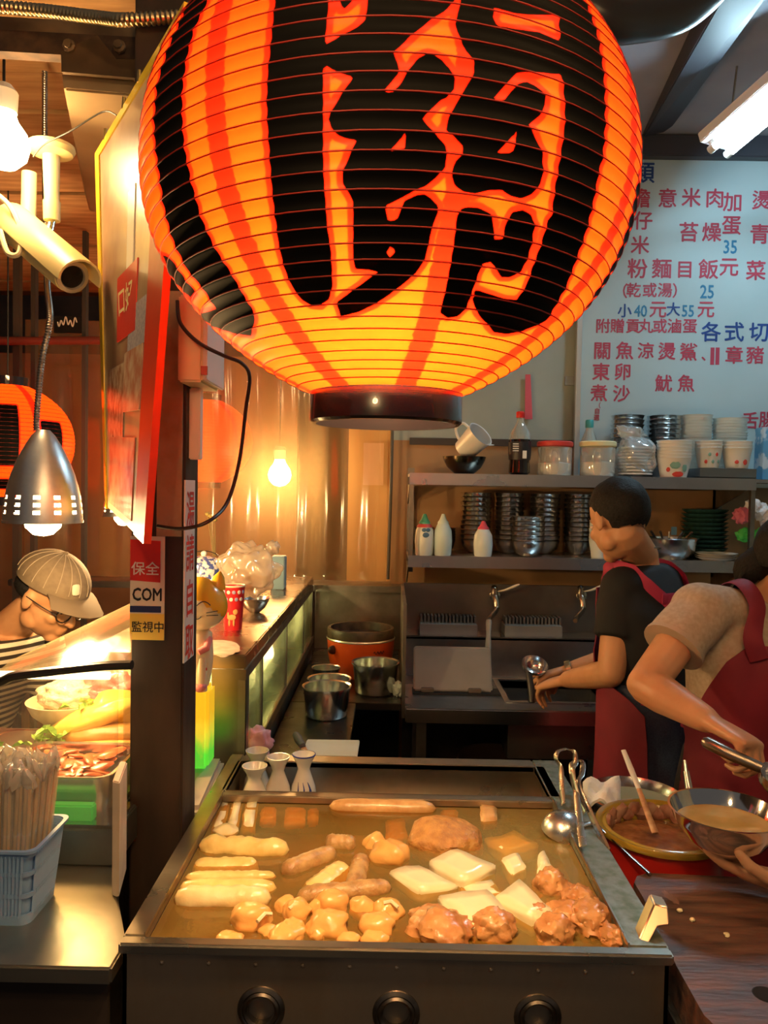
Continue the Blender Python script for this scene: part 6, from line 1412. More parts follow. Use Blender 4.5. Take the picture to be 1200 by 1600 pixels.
squeeze(665, 803, 30, SQ, mat('tip_green', (.10,.42,.26), .4), 'squeeze bottle with a green tip and a drawn face', True)
squeeze(694, 803, 29, mat('squeeze_mint', (.60,.72,.68), .4), mat('squeeze_mint'), 'plain pale squeeze bottle')
squeeze(757, 814, 30, mat('squeeze_clear', (.62,.70,.70), .3), mat('tip_pink', (.72,.10,.16), .4), 'short squeeze bottle with a pink red cap')
# red strip hanging from the wall
tag(obj('red_ribbon', prism([P(821, 585, 3.58), P(829, 585, 3.58), P(832, 655, 3.58), P(820, 655, 3.58)], (0, .002, 0)), mat('ribbon_red', (.62,.10,.14), .6)), 'red ribbon tag hanging on the pale green wall', 'ribbon')
# flower bag at the shelf end
fb = thing('artificial_flower', 'pink and white artificial flower with green leaves at the shelf end', 'flower', P(1182, 850, 3.2))
for i, (px, py, c_) in enumerate(((1190, 800, (.8,.8,.82)), (1200, 812, (.75,.72,.78)), (1160, 806, (.62,.15,.22)), (1178, 792, (.8,.78,.8)))):
    obj('petal_cluster', blob(P(px, py, 3.22), (.035, .03, .035), (0, 0, 0), .5, 3, i, 3), mat('petal%d' % i, c_, .6), fb, smooth=True)
for i, (px, py) in enumerate(((1190, 838), (1202, 845), (1165, 836))):
    obj('leaf_cluster', blob(P(px, py, 3.23), (.04, .02, .03), (0, 0, 0), .5, 3, i+5, 3), mat('leaf_bright', (.06,.50,.08), .5), fb, smooth=True)
# ================================================================== front right: prep counter, chopping board, sauce pot
pc_ = thing('prep_counter', 'dark steel prep counter beside the cooker carrying the wooden board', 'counter', (.85, 1.15, 0))
obj('worktop', boxp(.418, 1.35, .93, 1.372, .775, .80), STEEL_DK, pc_, bevel=.003)
obj('front_panel', boxp(.43, 1.35, .96, .97, .02, .775), mat('prep_front', (.10,.11,.10), .4, .7, col2=(.06,.065,.06), nscale=5), pc_)
obj('side_panel', boxp(.424, .43, .97, 1.365, .02, .775), mat('prep_front'), pc_)
for x in (.5, 1.3): obj('leg', boxp(x, x+.03, 1.33, 1.36, 0, .775), STEEL_DK, pc_)
rt = thing('rear_table', 'low dark table holding the sauce pot behind the wooden board', 'table', (.85, 1.7, 0))
obj('top', prism([(.418, 1.415, .655), (1.35, 1.415, .655), (1.35, 1.60, .655), (.69, 1.60, .655), (.69, 1.95, .655), (.418, 1.95, .655)], (0, 0, .025)), STEEL_DK, rt, bevel=.003)
for x, y_ in ((.44, 1.43), (.44, 1.90), (.64, 1.90), (1.3, 1.43), (1.3, 1.55)): obj('leg', boxp(x, x+.03, y_, y_+.03, 0, .655), STEEL_DK, rt)
BZT = .862
WB = mat('old_board_wood', (.17,.085,.06), .55, col2=(.035,.024,.024), nscale=9, bump=.35, bscale=30, stretch=(1, 5, 5), rough2=.4, ndist=(.3,.7))
bpx = [(994,1368),(1010,1363),(1125,1368),(1330,1378),(1420,1640),(1125,1612),(1100,1588),(1062,1520),(1032,1462),(1004,1402),(990,1378)]
bq = [PZ(x, y_, BZT) for x, y_ in bpx]
wb = thing('wooden_board', 'thick worn dark wooden chopping board beside the cooker', 'chopping board', (.7, 1.2, .80))
def board_mesh():
    n = len(bq); c = sum(bq, Vector())/n
    lo = [Vector((p.x, p.y, .801)) for p in bq]; hi = [Vector((p.x, p.y, BZT-.006)) for p in bq]; tp = [Vector((p.x+(c.x-p.x)*.012, p.y+(c.y-p.y)*.012, BZT)) for p in bq]
    return loft([lo, hi, tp])
obj('slab', board_mesh(), WB, wb, smooth=True, angle=35)
hq = PZ(1197, 1554, BZT)
obj('grip_hole_disc', lathe([(0, .0012), (.016, .0012), (.018, 0)], hq, 20), mat('hole_shade', (.006,.005,.005), .9), wb)  # flat black disc painted as the dark inside of the grip hole
WR = mat('board_wear', (.34,.18,.13), .6, col2=(.16,.09,.075), nscale=30, ndist=(.3,.6))
for i, (px, py, a_, b_, r_) in enumerate(((1048,1402,.008,.020,.2),)):
    obj('worn_streak', blob(PZ(px, py, BZT), (a_, b_, .0008), (0, 0, r_), .45, 3, i, 3, amp2=.3), WR, wb, smooth=True)
for i, (px, py, lb_) in enumerate(((1062,1422,'yellow food crumb on the wooden board by the pull tab'), (1082,1437,'pale food crumb in the middle of the wooden board'), (1135,1460,'tiny pale crumb on the wooden board'))):
    o = obj('food_crumb', blob(PZ(px, py, BZT+.003), (.005, .004, .003), (0, 0, i), .4, 2, i, 2), FM_DAIK, smooth=True); tag(o, lb_, 'crumb')
# sauce pot
sp_c = Vector(((1047-610)/1200*1.50, 1.50, .68)); sp_r = .125; sp_z = P(1045, 1288, 1.50).z; hsp = sp_z-.68
spn = thing('sauce_pot', 'red stock pot with a wide olive yellow rim full of brown sauce', 'pot', sp_c)
obj('wall', lathe([(0, 0), (sp_r*.86, 0), (sp_r*.90, .01), (sp_r*.93, hsp-.012), (sp_r*.93, hsp-.004)], sp_c, 48), mat('pot_red', (.48,.02,.015), .3, coat=.4), spn, smooth=True)
obj('rim', lathe([(sp_r*.92, hsp-.014), (sp_r*1.0, hsp-.012), (sp_r*1.02, hsp-.004), (sp_r*1.0, hsp), (sp_r*.93, hsp-.002), (sp_r*.90, hsp-.005), (sp_r*.86, hsp-.002), (sp_r*.83, hsp-.004), (sp_r*.80, hsp-.04), (sp_r*.78, hsp-.04)], sp_c, 56), mat('olive_glaze', (.34,.22,.025), .22, coat=.5), spn, smooth=True, angle=60)
obj('sauce', blob(sp_c+Vector((0, 0, hsp-.034)), (sp_r*.81, sp_r*.81, .007), (0, 0, 0), .12, 3, 2, 4), mat('brown_sauce', (.40,.19,.07), .22, col2=(.22,.085,.03), nscale=28, bump=.5, bscale=60, coat=.4), spn, smooth=True, angle=180)
for i in range(16):
    a_ = .3+i*.165; q = sp_c+Vector((sp_r*.80*math.cos(a_), sp_r*.80*math.sin(a_), hsp-.016+.006*math.sin(i*3)))
    obj('dried_crust', blob(q, (.016, .007, .014), (0, 0, a_+1.57), .45, 2.5, i, 2), mat('crust', (.26,.11,.07), .7, col2=(.4,.24,.17), nscale=50), spn, smooth=True)
st_ = thing('sauce_spatula', 'white handled spatula standing in the brown sauce', 'spatula', P(1018, 1292, 1.50))
obj('handle', tube([P(974, 1172, 1.60), P(986, 1202, 1.575), P(998, 1232, 1.55)], [.006, .0075, .006], 8, flat=.5), mat('handle_white', (.76,.80,.82), .3), st_, smooth=True)
obj('stem', tube([P(998, 1232, 1.55), P(1010, 1265, 1.525), P(1024, 1302, 1.49)], [.006, .007, .008], 8, flat=.5), mat('stem_sauced', (.62,.42,.26), .4, col2=(.4,.2,.1), nscale=60), st_, smooth=True)
# pans behind
c = P(992, 1240, 1.80); rpn = .112
pn2 = thing('steel_pan', 'wide steel pan of pale green soup behind the sauce pot', 'pan', (c.x, 1.80, .68))
hh = c.z-.68
obj('wall', lathe([(0, 0), (rpn*.85, 0), (rpn*.95, hh*.9), (rpn*1.03, hh*.98), (rpn*1.0, hh), (rpn*.92, hh*.9), (rpn*.8, .01), (0, .01)], (c.x, 1.80, .68), 44), STEEL_BR, pn2, smooth=True)
obj('soup', lathe([(0, hh*.86), (rpn*.90, hh*.86)], (c.x, 1.80, .68), 36), mat('green_soup', (.34,.36,.20), .15), pn2)
tw = []
for i in range(15):
    t = i/14; row = []
    for j in range(13):
        s = j/12; p = P(914+56*s, 1219+36*t, 1.70-.06*t)+Vector((0, 0, .012*math.sin(s*9+t*4)*.6+.006*mnoise.noise(Vector((s*6, t*6, 1)))))
        if j in (0, 12): p += Vector((0, .01, -.01))
        row.append(p)
    tw.append(row)
tag(obj('white_towel', sheet(tw, .006), mat('towel_white', (.80,.80,.78), .9, bump=.4, bscale=200), smooth=True, angle=80), 'folded white towel hung over the edge of the wide steel pan', 'towel')
c2 = P(955, 1268, 1.64)
pn3 = thing('saucepan', 'small steel saucepan squeezed between the cooker and the sauce pot', 'pan', (.466, 1.652, .68))
obj('wall', lathe([(0, 0), (.034, 0), (.038, .01), (.040, .15), (.042, .155), (.038, .152), (.034, .012), (0, .012)], (.466, 1.652, .68), 32), STEEL_BR, pn3, smooth=True)
# handheld bowl of soup
HB = P(1134, 1264, 1.32); HBR = 84*1.32/F; HBH = .074
hbw = thing('soup_bowl', 'steel bowl of clear soup held up by the worker in beige', 'bowl', HB-Vector((0, 0, HBH)))
hb0 = HB-Vector((0, 0, HBH))
obj('wall', lathe([(0, 0), (HBR*.40, 0), (HBR*.44, .004), (HBR*.72, HBH*.32), (HBR*.92, HBH*.72), (HBR*1.0, HBH*.97), (HBR*1.03, HBH), (HBR*.985, HBH*1.0), (HBR*.90, HBH*.72), (HBR*.70, HBH*.34), (HBR*.4, .006), (0, .006)], hb0, 56), mat('polished_steel', (.74,.72,.70), .09, 1), hbw, smooth=True)
obj('soup', lathe([(0, HBH*.66), (HBR*.875, HBH*.66)], hb0, 40), mat('clear_soup', (.42,.24,.06), .06, col2=(.55,.36,.12), nscale=14, coat=.5), hbw)
tl = thing('steel_tool', 'steel tool handle standing up behind the held soup bowl', 'utensil', P(1078, 1245, 1.62))
obj('shaft', tube([P(1081, 1268, 1.60), P(1078, 1240, 1.62), P(1072, 1205, 1.64)], [.007, .009, .007], 10), STEEL_BR, tl, smooth=True)
obj('tip', tube([P(1072, 1205, 1.64), P(1070, 1188, 1.65)], [.004, .0035], 8), STEEL_BR, tl, smooth=True)
# ================================================================== people
SKIN = mat('skin_tan', (.52,.27,.14), .45, col2=(.46,.22,.11), nscale=14, spec=.4)
SKIN2 = mat('skin_warm', (.56,.30,.17), .42, col2=(.48,.23,.12), nscale=14, spec=.4)
HAIRM = mat('hair_black', (.006,.0055,.006), .65, col2=(.012,.011,.011), nscale=120, bump=.6, bscale=200, spec=.25)
TEE = mat('black_cotton', (.006,.007,.010), .8, bump=.15, bscale=40)
POLO = mat('beige_polo', (.44,.34,.26), .85, col2=(.36,.27,.20), nscale=90, bump=.2, bscale=14)
APRON = mat('maroon_apron', (.20,.012,.030), .7, col2=(.16,.009,.024), nscale=10, bump=.15, bscale=18)
STRAP = mat('apron_strap', (.34,.020,.075), .65)
JEAN = mat('blue_denim', (.025,.04,.085), .8, col2=(.04,.06,.12), nscale=200)
TROUS = mat('dark_trousers', (.02,.02,.025), .8)
SHOE = mat('shoe_black', (.015,.014,.014), .5)
def limb(pts, rad, n=14, round_ends=True):
    pts = [V3(p) for p in pts]; rad = list(rad)
    if round_ends:
        d0 = (pts[0]-pts[1]).normalized(); d1 = (pts[-1]-pts[-2]).normalized(); r0, r1 = rad[0], rad[-1]
        pts = [pts[0]+d0*r0*.98, pts[0]+d0*r0*.7]+pts+[pts[-1]+d1*r1*.7, pts[-1]+d1*r1*.98]; rad = [r0*.18, r0*.72]+rad+[r1*.72, r1*.18]
    return tube(pts, rad, n)
def slimb(pts, rad, n=14, k=5, **kw):
    """limb with smoothed centre line and radius"""
    P_ = smooth_path(pts, k); m = len(pts); R_ = []
    for i in range(len(P_)):
        t = i/k; a_ = min(int(t), m-2); u = t-a_; R_.append(rad[a_]*(1-u)+rad[a_+1]*u)
    return limb(P_, R_, n, **kw)
def basis(f, u=(0, 0, 1)):
    f = V3(f).normalized(); u = V3(u); s = u.cross(f).normalized(); u = f.cross(s); return f, s, u     # forward, left, up
def ell(c, r, fr, n=3):
    f, s, u = fr; v0, fc = blob((0, 0, 0), (1, 1, 1), amp=0, sub=n)
    return [tuple(V3(c)+f*(p[0]*r[0])+s*(p[1]*r[1])+u*(p[2]*r[2])) for p in v0], fc
def head_parts(c, fr, k=1.0):
    f, s, u = fr; c = V3(c)
    def q(a_, b_, z): return c+(f*a_+s*b_+u*z)*k
    parts = [ell(q(-.008, 0, .030), (.098*k, .076*k, .092*k), fr), ell(q(.020, 0, -.030), (.074*k, .064*k, .086*k), fr), ell(q(.062, 0, -.098), (.026*k, .026*k, .022*k), fr, 2),
             ell(q(.072, 0, .016), (.022*k, .050*k, .012*k), fr, 2), limb([q(.088, 0, .004), q(.100, 0, -.020), q(.106, 0, -.036)], [.009*k, .0115*k, .013*k], 10),
             ell(q(.084, 0, -.064), (.013*k, .022*k, .006*k), fr, 2), ell(q(.082, 0, -.076), (.012*k, .020*k, .007*k), fr, 2)]
    for b_ in (-1, 1):
        parts += [ell(q(.004, b_*.048, -.066), (.034*k, .020*k, .030*k), fr, 2), ell(q(-.006, b_*.077, -.008), (.019*k, .0085*k, .031*k), fr, 2), ell(q(.098, b_*.011, -.038), (.008*k, .007*k, .006*k), fr, 2),
                  ell(q(.062, b_*.036, -.030), (.026*k, .024*k, .022*k), fr, 2)]
    return parts
def eyes(c, fr, parent, k=1.0):
    f, s, u = fr; c = V3(c)
    for b_ in (-1, 1):
        e = obj('eye', ell(c+(f*.078+s*(b_*.033)+u*(-.003))*k, (.010*k, .0135*k, .0075*k), fr, 2), mat('eye_white', (.6,.55,.5), .3), parent, smooth=True)
        obj('iris', ell(c+(f*.0855+s*(b_*.033)+u*(-.004))*k, (.0035*k, .0055*k, .0055*k), fr, 2), mat('iris_dark', (.012,.008,.006), .2), e, smooth=True)
        obj('eyebrow', tube([c+(f*.088+s*(b_*.016)+u*.020)*k, c+(f*.084+s*(b_*.036)+u*.026)*k, c+(f*.068+s*(b_*.054)+u*.021)*k], [.003*k, .004*k, .002*k], 6), HAIRM, parent, smooth=True)
def hand_parts(w, d, pn, curl=(.5, .6, .5), spread=.08, thumb=.6, side=1, k=1.0, thumb_curl=.4):
    """w wrist point, d hand direction, pn palm normal (fingers curl toward it); side=+1 puts the thumb on pn x d"""
    w, d, pn = V3(w), V3(d).normalized(), V3(pn); pn = (pn-d*pn.dot(d)).normalized(); t = pn.cross(d)*side
    parts = []
    # palm
    rings = []
    for L_, hw, hd in ((-.012, .026, .018), (.01, .029, .017), (.04, .038, .016), (.075, .042, .014), (.092, .040, .011), (.098, .034, .006)):
        rings.append(ring(w+d*L_*k, t*hw*k, pn*hd*k, 16, .8))
    parts.append(loft(rings))
    lens = ((.040, .025, .021), (.045, .028, .022), (.042, .026, .021), (.033, .020, .018))
    for i, off in enumerate((.030, .010, -.010, -.030)):
        p = w+(d*(.086-.004*abs(i-1))+t*off)*k; a_ = spread*(1.5-i); dr = (d*math.cos(a_)+t*math.sin(a_)).normalized(); pts = [p]; rad = [.0098*k]; ang = 0
        nn = pn
        for j, L_ in enumerate(lens[i]):
            ang += curl[j]*(1+.06*i); dd = dr*math.cos(ang)+nn*math.sin(ang); p = p+dd*L_*k; pts.append(p); rad.append((.0088, .0080, .0068)[j]*k*(1 if i < 3 else .88))
        parts.append(limb(pts, rad, 10))
    # thumb leaves the side of the palm near its base
    p = w+(d*.022+t*.026+pn*.004)*k; dr = (d*math.cos(thumb)+t*math.sin(thumb)).normalized(); pts = [p]; rad = [.014*k]; ang = .1
    for j, L_ in enumerate((.042, .032, .026)):
        dd = (dr*math.cos(ang)+(pn*.8-t*.6).normalized()*math.sin(ang)).normalized(); p = p+dd*L_*k; pts.append(p); rad.append((.0118, .0105, .0085)[j]*k); ang += thumb_curl
    parts.append(limb(pts, rad, 10))
    return parts
class Torso:
    """stack of superellipse stations; at(t, ang, off) gives a surface point (ang 0 = front, + toward the left)"""
    def __init__(s, fr, st): s.f, s.s, s.u = fr; s.st = st
    def station(s, t):
        m = len(s.st)-1; x = min(max(t, 0), 1)*m; i = min(int(x), m-1); q = x-i; a_, b_ = s.st[i], s.st[i+1]
        return V3(a_[0]).lerp(V3(b_[0]), q), a_[1]+(b_[1]-a_[1])*q, a_[2]+(b_[2]-a_[2])*q
    def at(s, t, ang, off=0):
        c, hw, hd = s.station(t); e = .85; ca, sa = math.cos(ang), math.sin(ang)
        return c+s.f*(math.copysign(abs(ca)**e, ca)*(hd+off))+s.s*(math.copysign(abs(sa)**e, sa)*(hw+off))
    def mesh(s, t0, t1, off=0, rows=18, n=36):
        return loft([[s.at(t0+(t1-t0)*i/rows, 2*math.pi*k/n, off) for k in range(n)] for i in range(rows+1)])
    def panel(s, fn, off, rows=20, cols=22, th=.004, wob=.0):
        g_ = []
        for i in range(rows+1):
            r_ = []
            for j in range(cols+1):
                t, a_ = fn(i/rows, j/cols); p = s.at(t, a_, off)
                if wob: p = p+(p-s.station(t)[0]).normalized()*wob*mnoise.noise(Vector((a_*3, t*5, 2)))
                r_.append(p)
            g_.append(r_)
        return sheet(g_, th)
    def strap(s, keys, off, w_=.018, k=6, th=.0022):
        pts = []
        for i in range(len(keys)-1):
            for j in range(k): q = j/k; pts.append((keys[i][0]+(keys[i+1][0]-keys[i][0])*q, keys[i][1]+(keys[i+1][1]-keys[i][1])*q))
        pts.append(keys[-1]); C_ = [s.at(t, a_, off) for t, a_ in pts]; N_ = [(s.at(t, a_, off)-s.station(t)[0]).normalized() for t, a_ in pts]; rings = []
        for i, p in enumerate(C_):
            d_ = (C_[min(i+1, len(C_)-1)]-C_[max(i-1, 0)]).normalized(); n_ = (N_[i]-d_*N_[i].dot(d_)).normalized(); sd = d_.cross(n_)
            rings.append(ring(p, sd*w_, n_*th, 8, .6))
        return loft(rings)
# ------------------------------------------------------------------ worker in black at the sink
F1 = basis((-.64, .77, 0)); f1, l1, u1_ = F1
N1 = P(1003, 884, 2.34)
w1 = thing('person', 'worker in a black t-shirt and maroon apron stooping over the sink', 'person', (N1.x+.04, N1.y-.03, 0))
def st1(z, back, hw, hd, side=0): return (Vector((N1.x, N1.y, 0))-f1*back+l1*side+Vector((0, 0, z)), hw, hd)
T1 = Torso(F1, [st1(.50, .10, .185, .14), st1(.70, .09, .178, .138), st1(.86, .08, .172, .132), st1(.99, .06, .155, .115), st1(1.11, .04, .172, .122), st1(1.20, .02, .182, .112), st1(1.285, .0, .145, .085), st1(1.338, -.01, .072, .064)])
hd1 = P(966, 812, 2.28); HF1 = basis((-.36, .88, -.32))
shL = T1.at(.80, math.pi/2, -.055)+Vector((0, 0, .015)); shR = T1.at(.80, -math.pi/2, -.055)+Vector((0, 0, .015))
elL = P(955, 1052, 2.20); wrL = P(886, 1062, 2.44); haL = P(850, 1070, 2.52)
elR = P(985, 1020, 2.62); wrR = P(892, 1046, 2.60)
hpL = T1.at(.30, math.pi/2, -.08); hpR = T1.at(.30, -math.pi/2, -.08)
body = [T1.mesh(0.1, .97, -.014)]+head_parts(hd1, HF1, .98)
nk = T1.station(1)[0]
body += [limb([hd1-HF1[0]*.02-HF1[2]*.05, nk+f1*.0+Vector((0, 0, .02)), nk-Vector((0, 0, .05))], [.054, .056, .066], 18)]
body += [slimb([shL, shL.lerp(elL, .5)+l1*.004, elL], [.052, .046, .040]), slimb([elL, elL.lerp(wrL, .35), wrL], [.041, .040, .027])]
body += [slimb([shR, elR], [.050, .040]), slimb([elR, elR.lerp(wrR, .4), wrR], [.040, .038, .026])]
body += hand_parts(wrL+(haL-wrL)*.15, haL-wrL, (.1, .2, -1), (.55, .6, .4), .08, .5, 1)
dR = P(850, 1058, 2.62)-wrR
body += hand_parts(wrR+dR*.2, dR, (-.1, -.4, -.9), (.5, .7, .5), .06, .5, -1)
for hp in (hpL, hpR): body += [slimb([hp, hp+Vector((0, 0, -.42)), Vector((hp.x, hp.y, .07))], [.082, .058, .042])]
remesh('body', join(*body), SKIN, w1, .0045, 7)
eyes(hd1, HF1, w1, .98)
# hair: close cropped cap
def hair_cap(c, fr, k, keep, name, parent, r=(.106, .084, .101), lift=.030, amp=.03, m=HAIRM, back=-.012):
    v0, fc = blob((0, 0, 0), (1, 1, 1), amp=amp, freq=3, seed=2, sub=5); f, s, u = fr; c = V3(c); ok = [keep(p) for p in v0]
    vv = [c+(f*(p[0]*r[0]+back)+s*(p[1]*r[1])+u*(p[2]*r[2]+lift))*k for p in v0]
    return obj(name, (vv, [q for q in fc if all(ok[i] for i in q)]), m, parent, smooth=True, angle=180, fix=False)
hair_cap(hd1, HF1, .98, lambda p: p[2] > -.72+.95*max(0, p[0]+.30)+(.25 if abs(p[1]) > .78 and p[0] > -.25 else 0) and not (p[0] > .62 and p[2] < .55), 'hair', w1, r=(.105, .082, .100))
tee = [T1.mesh(.36, .965, .004)]
for sh, el, sg_ in ((shL, elL, 1), (shR, elR, -1)):
    d_ = (el-sh); tee.append(slimb([sh-d_*.02+l1*(-.02*sg_), sh+d_*.3, sh+d_*.60], [.070, .068, .064], 18, round_ends=False)); tee.append(ell(sh+Vector((0, 0, .004)), (.068, .068, .062), F1, 3))
tee.append(slimb([nk+Vector((0, 0, -.05)), nk+Vector((0, 0, -.005))], [.085, .068], 20, round_ends=False))
remesh('t_shirt', join(*tee), TEE, w1, .0075, 4)
jn = [T1.mesh(.14, .44, .010)]
for hp, sg_ in ((hpL, 1), (hpR, -1)): jn.append(slimb([hp+Vector((0, 0, .02)), hp+Vector((0, 0, -.4)), Vector((hp.x, hp.y, .10))], [.100, .080, .070], 18))
remesh('jeans', join(*jn), JEAN, w1, .010, 3)
for hp in (hpL, hpR): obj('shoe', loft([ring(Vector((hp.x, hp.y, z))+f1*o_, f1*a_, l1*.045, 16, .8) for z, o_, a_ in ((0, .05, .125), (.03, .05, .125), (.07, .02, .085), (.10, 0, .05))]), SHOE, w1, smooth=True)
ap = obj('apron', T1.panel(lambda i, j: (.0+.80*i, (j-.5)*2*(1.95 if i < .47 else max(.26, 1.95-(i-.47)*8))), .034, wob=.012), APRON, w1, smooth=True, angle=70)
obj('apron_strap', T1.strap([(.76, .30), (.90, .42), (.985, 1.25), (.955, 2.0), (.86, 2.5), (.78, 2.85), (.70, 3.1), (.58, 2.75), (.46, 2.0)], .014, .017), STRAP, w1, smooth=True)
obj('apron_strap', T1.strap([(.76, -.30), (.90, -.42), (.985, -1.25), (.955, -2.0), (.86, -2.5), (.78, -2.85), (.70, -3.1), (.58, -2.75), (.46, -2.0)], .016, .017), STRAP, w1, smooth=True)
obj('cross_band', T1.strap([(.79, 2.75), (.79, 3.14), (.79, 3.55)], .019, .016), STRAP, w1, smooth=True)
obj('waist_tie', T1.strap([(.40, 1.9), (.385, 2.5), (.37, 3.1), (.385, 3.7), (.40, 4.35)], .022, .010), STRAP, w1, smooth=True)
kb_ = T1.at(.37, 2.9, .035)
bw = []
for s_ in (-1, 1): bw.append(obj('bow_loop', tube(smooth_path([kb_, kb_+l1*(.05*s_)+Vector((0, 0, .012)), kb_+l1*(.07*s_)+Vector((0, 0, -.025)), kb_+l1*(.025*s_)+Vector((0, 0, -.02)), kb_], 5), .009, 8, flat=.4), STRAP, w1, smooth=True)); obj('tie_end', tube(smooth_path([kb_, kb_+l1*(.03*s_)-f1*.01+Vector((0, 0, -.08)), kb_+l1*(.04*s_)-f1*.012+Vector((0, 0, -.17))], 5), .009, 8, flat=.3), STRAP, w1, smooth=True)
obj('necklace', tube([nk+Vector((0, 0, .028))+f1*(.064*math.cos(a_)+.004)+l1*(.062*math.sin(a_))+Vector((0, 0, -.02*math.cos(a_))) for a_ in np.linspace(0, 2*math.pi, 40, endpoint=False)], .0018, 6, closed=True), mat('chain', (.25,.22,.2), .3, 1), w1)
obj('wrist_watch', lathe([(.031, -.010), (.033, -.008), (.033, .008), (.031, .010)], wrR+dR*.05, 24, dR), mat('watch_gold', (.72,.58,.36), .25, 1), w1, smooth=True)
# ladle in this worker's hand
hl = thing('ladle', 'steel ladle with a black grip in the hands of the worker at the sink', 'ladle', P(830, 1085, 2.5))
obj('grip', tube([P(831, 1098, 2.50), P(830, 1075, 2.52), P(826, 1052, 2.55)], [.010, .012, .010], 10), BLACK, hl, smooth=True)
obj('bowl', lathe([(.045, .0), (.043, -.012), (.034, -.028), (.018, -.038), (0, -.041)], P(836, 1038, 2.58), 24, (.1, -.5, .86)), STEEL_BR, hl, smooth=True)
# ------------------------------------------------------------------ worker in beige at the sauce pots
F2 = basis((.25, -.97, 0)); f2, l2, u2_ = F2
N2 = P(1203, 936, 1.86)
w2 = thing('person', 'worker in a beige polo shirt and maroon apron ladling beside the sauce pot', 'person', (N2.x, N2.y, 0))
def st2(z, back, hw, hd): return (Vector((N2.x, N2.y, 0))-f2*back+Vector((0, 0, z)), hw, hd)
T2 = Torso(F2, [st2(.48, .03, .20, .15), st2(.66, .03, .195, .148), st2(.82, .025, .188, .142), st2(.95, .02, .168, .125), st2(1.07, .01, .185, .128), st2(1.17, .01, .195, .118), st2(1.235, .0, .172, .088), st2(1.27, .0, .088, .070)])
hd2 = P(1258, 884, 1.82); HF2 = basis((.80, -.45, -.25))
sR2 = P(1094, 952, 1.80); sL2 = T2.at(.80, math.pi/2, -.050)+Vector((0, 0, .012))
eR2 = P(1009, 1070, 1.70); wR2 = P(1106, 1126, 1.57); hR2 = P(1165, 1158, 1.50)
eL2 = Vector((sL2.x+.02, sL2.y-.14, .94)); wL2 = P(1258, 1388, 1.26); hL2 = P(1180, 1366, 1.29)
nk2 = T2.station(1)[0]
body = [T2.mesh(.1, .97, -.014)]+head_parts(hd2, HF2, .98)
body += [limb([hd2-HF2[0]*.02-HF2[2]*.05, nk2+Vector((0, 0, .02)), nk2-Vector((0, 0, .05))], [.052, .054, .066], 18)]
body += [slimb([sR2, sR2.lerp(eR2, .5), eR2], [.050, .045, .041]), slimb([eR2, eR2.lerp(wR2, .3), wR2.lerp(eR2, .3), wR2], [.042, .043, .034, .027])]
body += [slimb([sL2, eL2], [.050, .041]), slimb([eL2, eL2.lerp(wL2, .4), wL2], [.041, .038, .027])]
body += hand_parts(wR2+(hR2-wR2)*.1, hR2-wR2, (-.35, .1, -.9), (.95, 1.1, .7), .05, .35, -1, 1.02, .5)
body += hand_parts(wL2+(hL2-wL2)*.1, hL2-wL2, (-.2, .35, .9), (.20, .30, .25), .10, .7, 1, 1.0, .3)
hq = [T2.at(.30, math.pi/2, -.085), T2.at(.30, -math.pi/2, -.085)]
for hp in hq: body += [slimb([hp, hp+Vector((0, 0, -.40)), Vector((hp.x, hp.y, .07))], [.082, .058, .042])]
remesh('body', join(*body), SKIN2, w2, .0045, 4)
eyes(hd2, HF2, w2, .98)
hair_cap(hd2, HF2, .98, lambda p: p[2] > -.55+1.05*max(0, p[0]+.10)+(.3 if abs(p[1]) > .80 and p[0] > -.2 else 0) and not (p[0] > .55 and p[2] < .5), 'hair', w2, r=(.112, .088, .106))
tail = [slimb([hd2-HF2[0]*.07+HF2[2]*.01, hd2-HF2[0]*.110-HF2[2]*.05, hd2-HF2[0]*.105-HF2[2]*.095], [.042, .040, .010], 14)]
for i in range(7): tail.append(limb([hd2-HF2[0]*(.09+.004*i)+HF2[1]*(.03-.01*i)-HF2[2]*.04, hd2-HF2[0]*(.105+.004*i)+HF2[1]*(.034-.011*i)-HF2[2]*(.105+.006*(i % 3))], [.010, .003], 6))
obj('ponytail', join(*tail), HAIRM, w2, smooth=True, angle=180)
polo = [T2.mesh(.36, .965, .004)]
for sh, el, sg_ in ((sR2, eR2, -1), (sL2, eL2, 1)):
    d_ = el-sh; polo.append(slimb([sh-d_*.02+l2*(-.02*sg_), sh+d_*.3, sh+d_*.50], [.066, .067, .069], 18, round_ends=False)); polo.append(ell(sh+Vector((0, 0, .004)), (.067, .067, .060), F2, 3))
polo.append(slimb([nk2+Vector((0, 0, -.05)), nk2.lerp(sR2, .55)+Vector((0, 0, -.008)), sR2], [.066, .060, .062], 16)); polo.append(slimb([nk2+Vector((0, 0, -.05)), sL2], [.066, .060], 16))
remesh('polo_shirt', join(*polo), POLO, w2, .0075, 4)
d_ = (eR2-sR2)
obj('sleeve_band', slimb([sR2+d_*.475, sR2+d_*.52], [.071, .0715], 24, round_ends=False), mat('polo_rib', (.40,.31,.24), .9), w2, smooth=True)
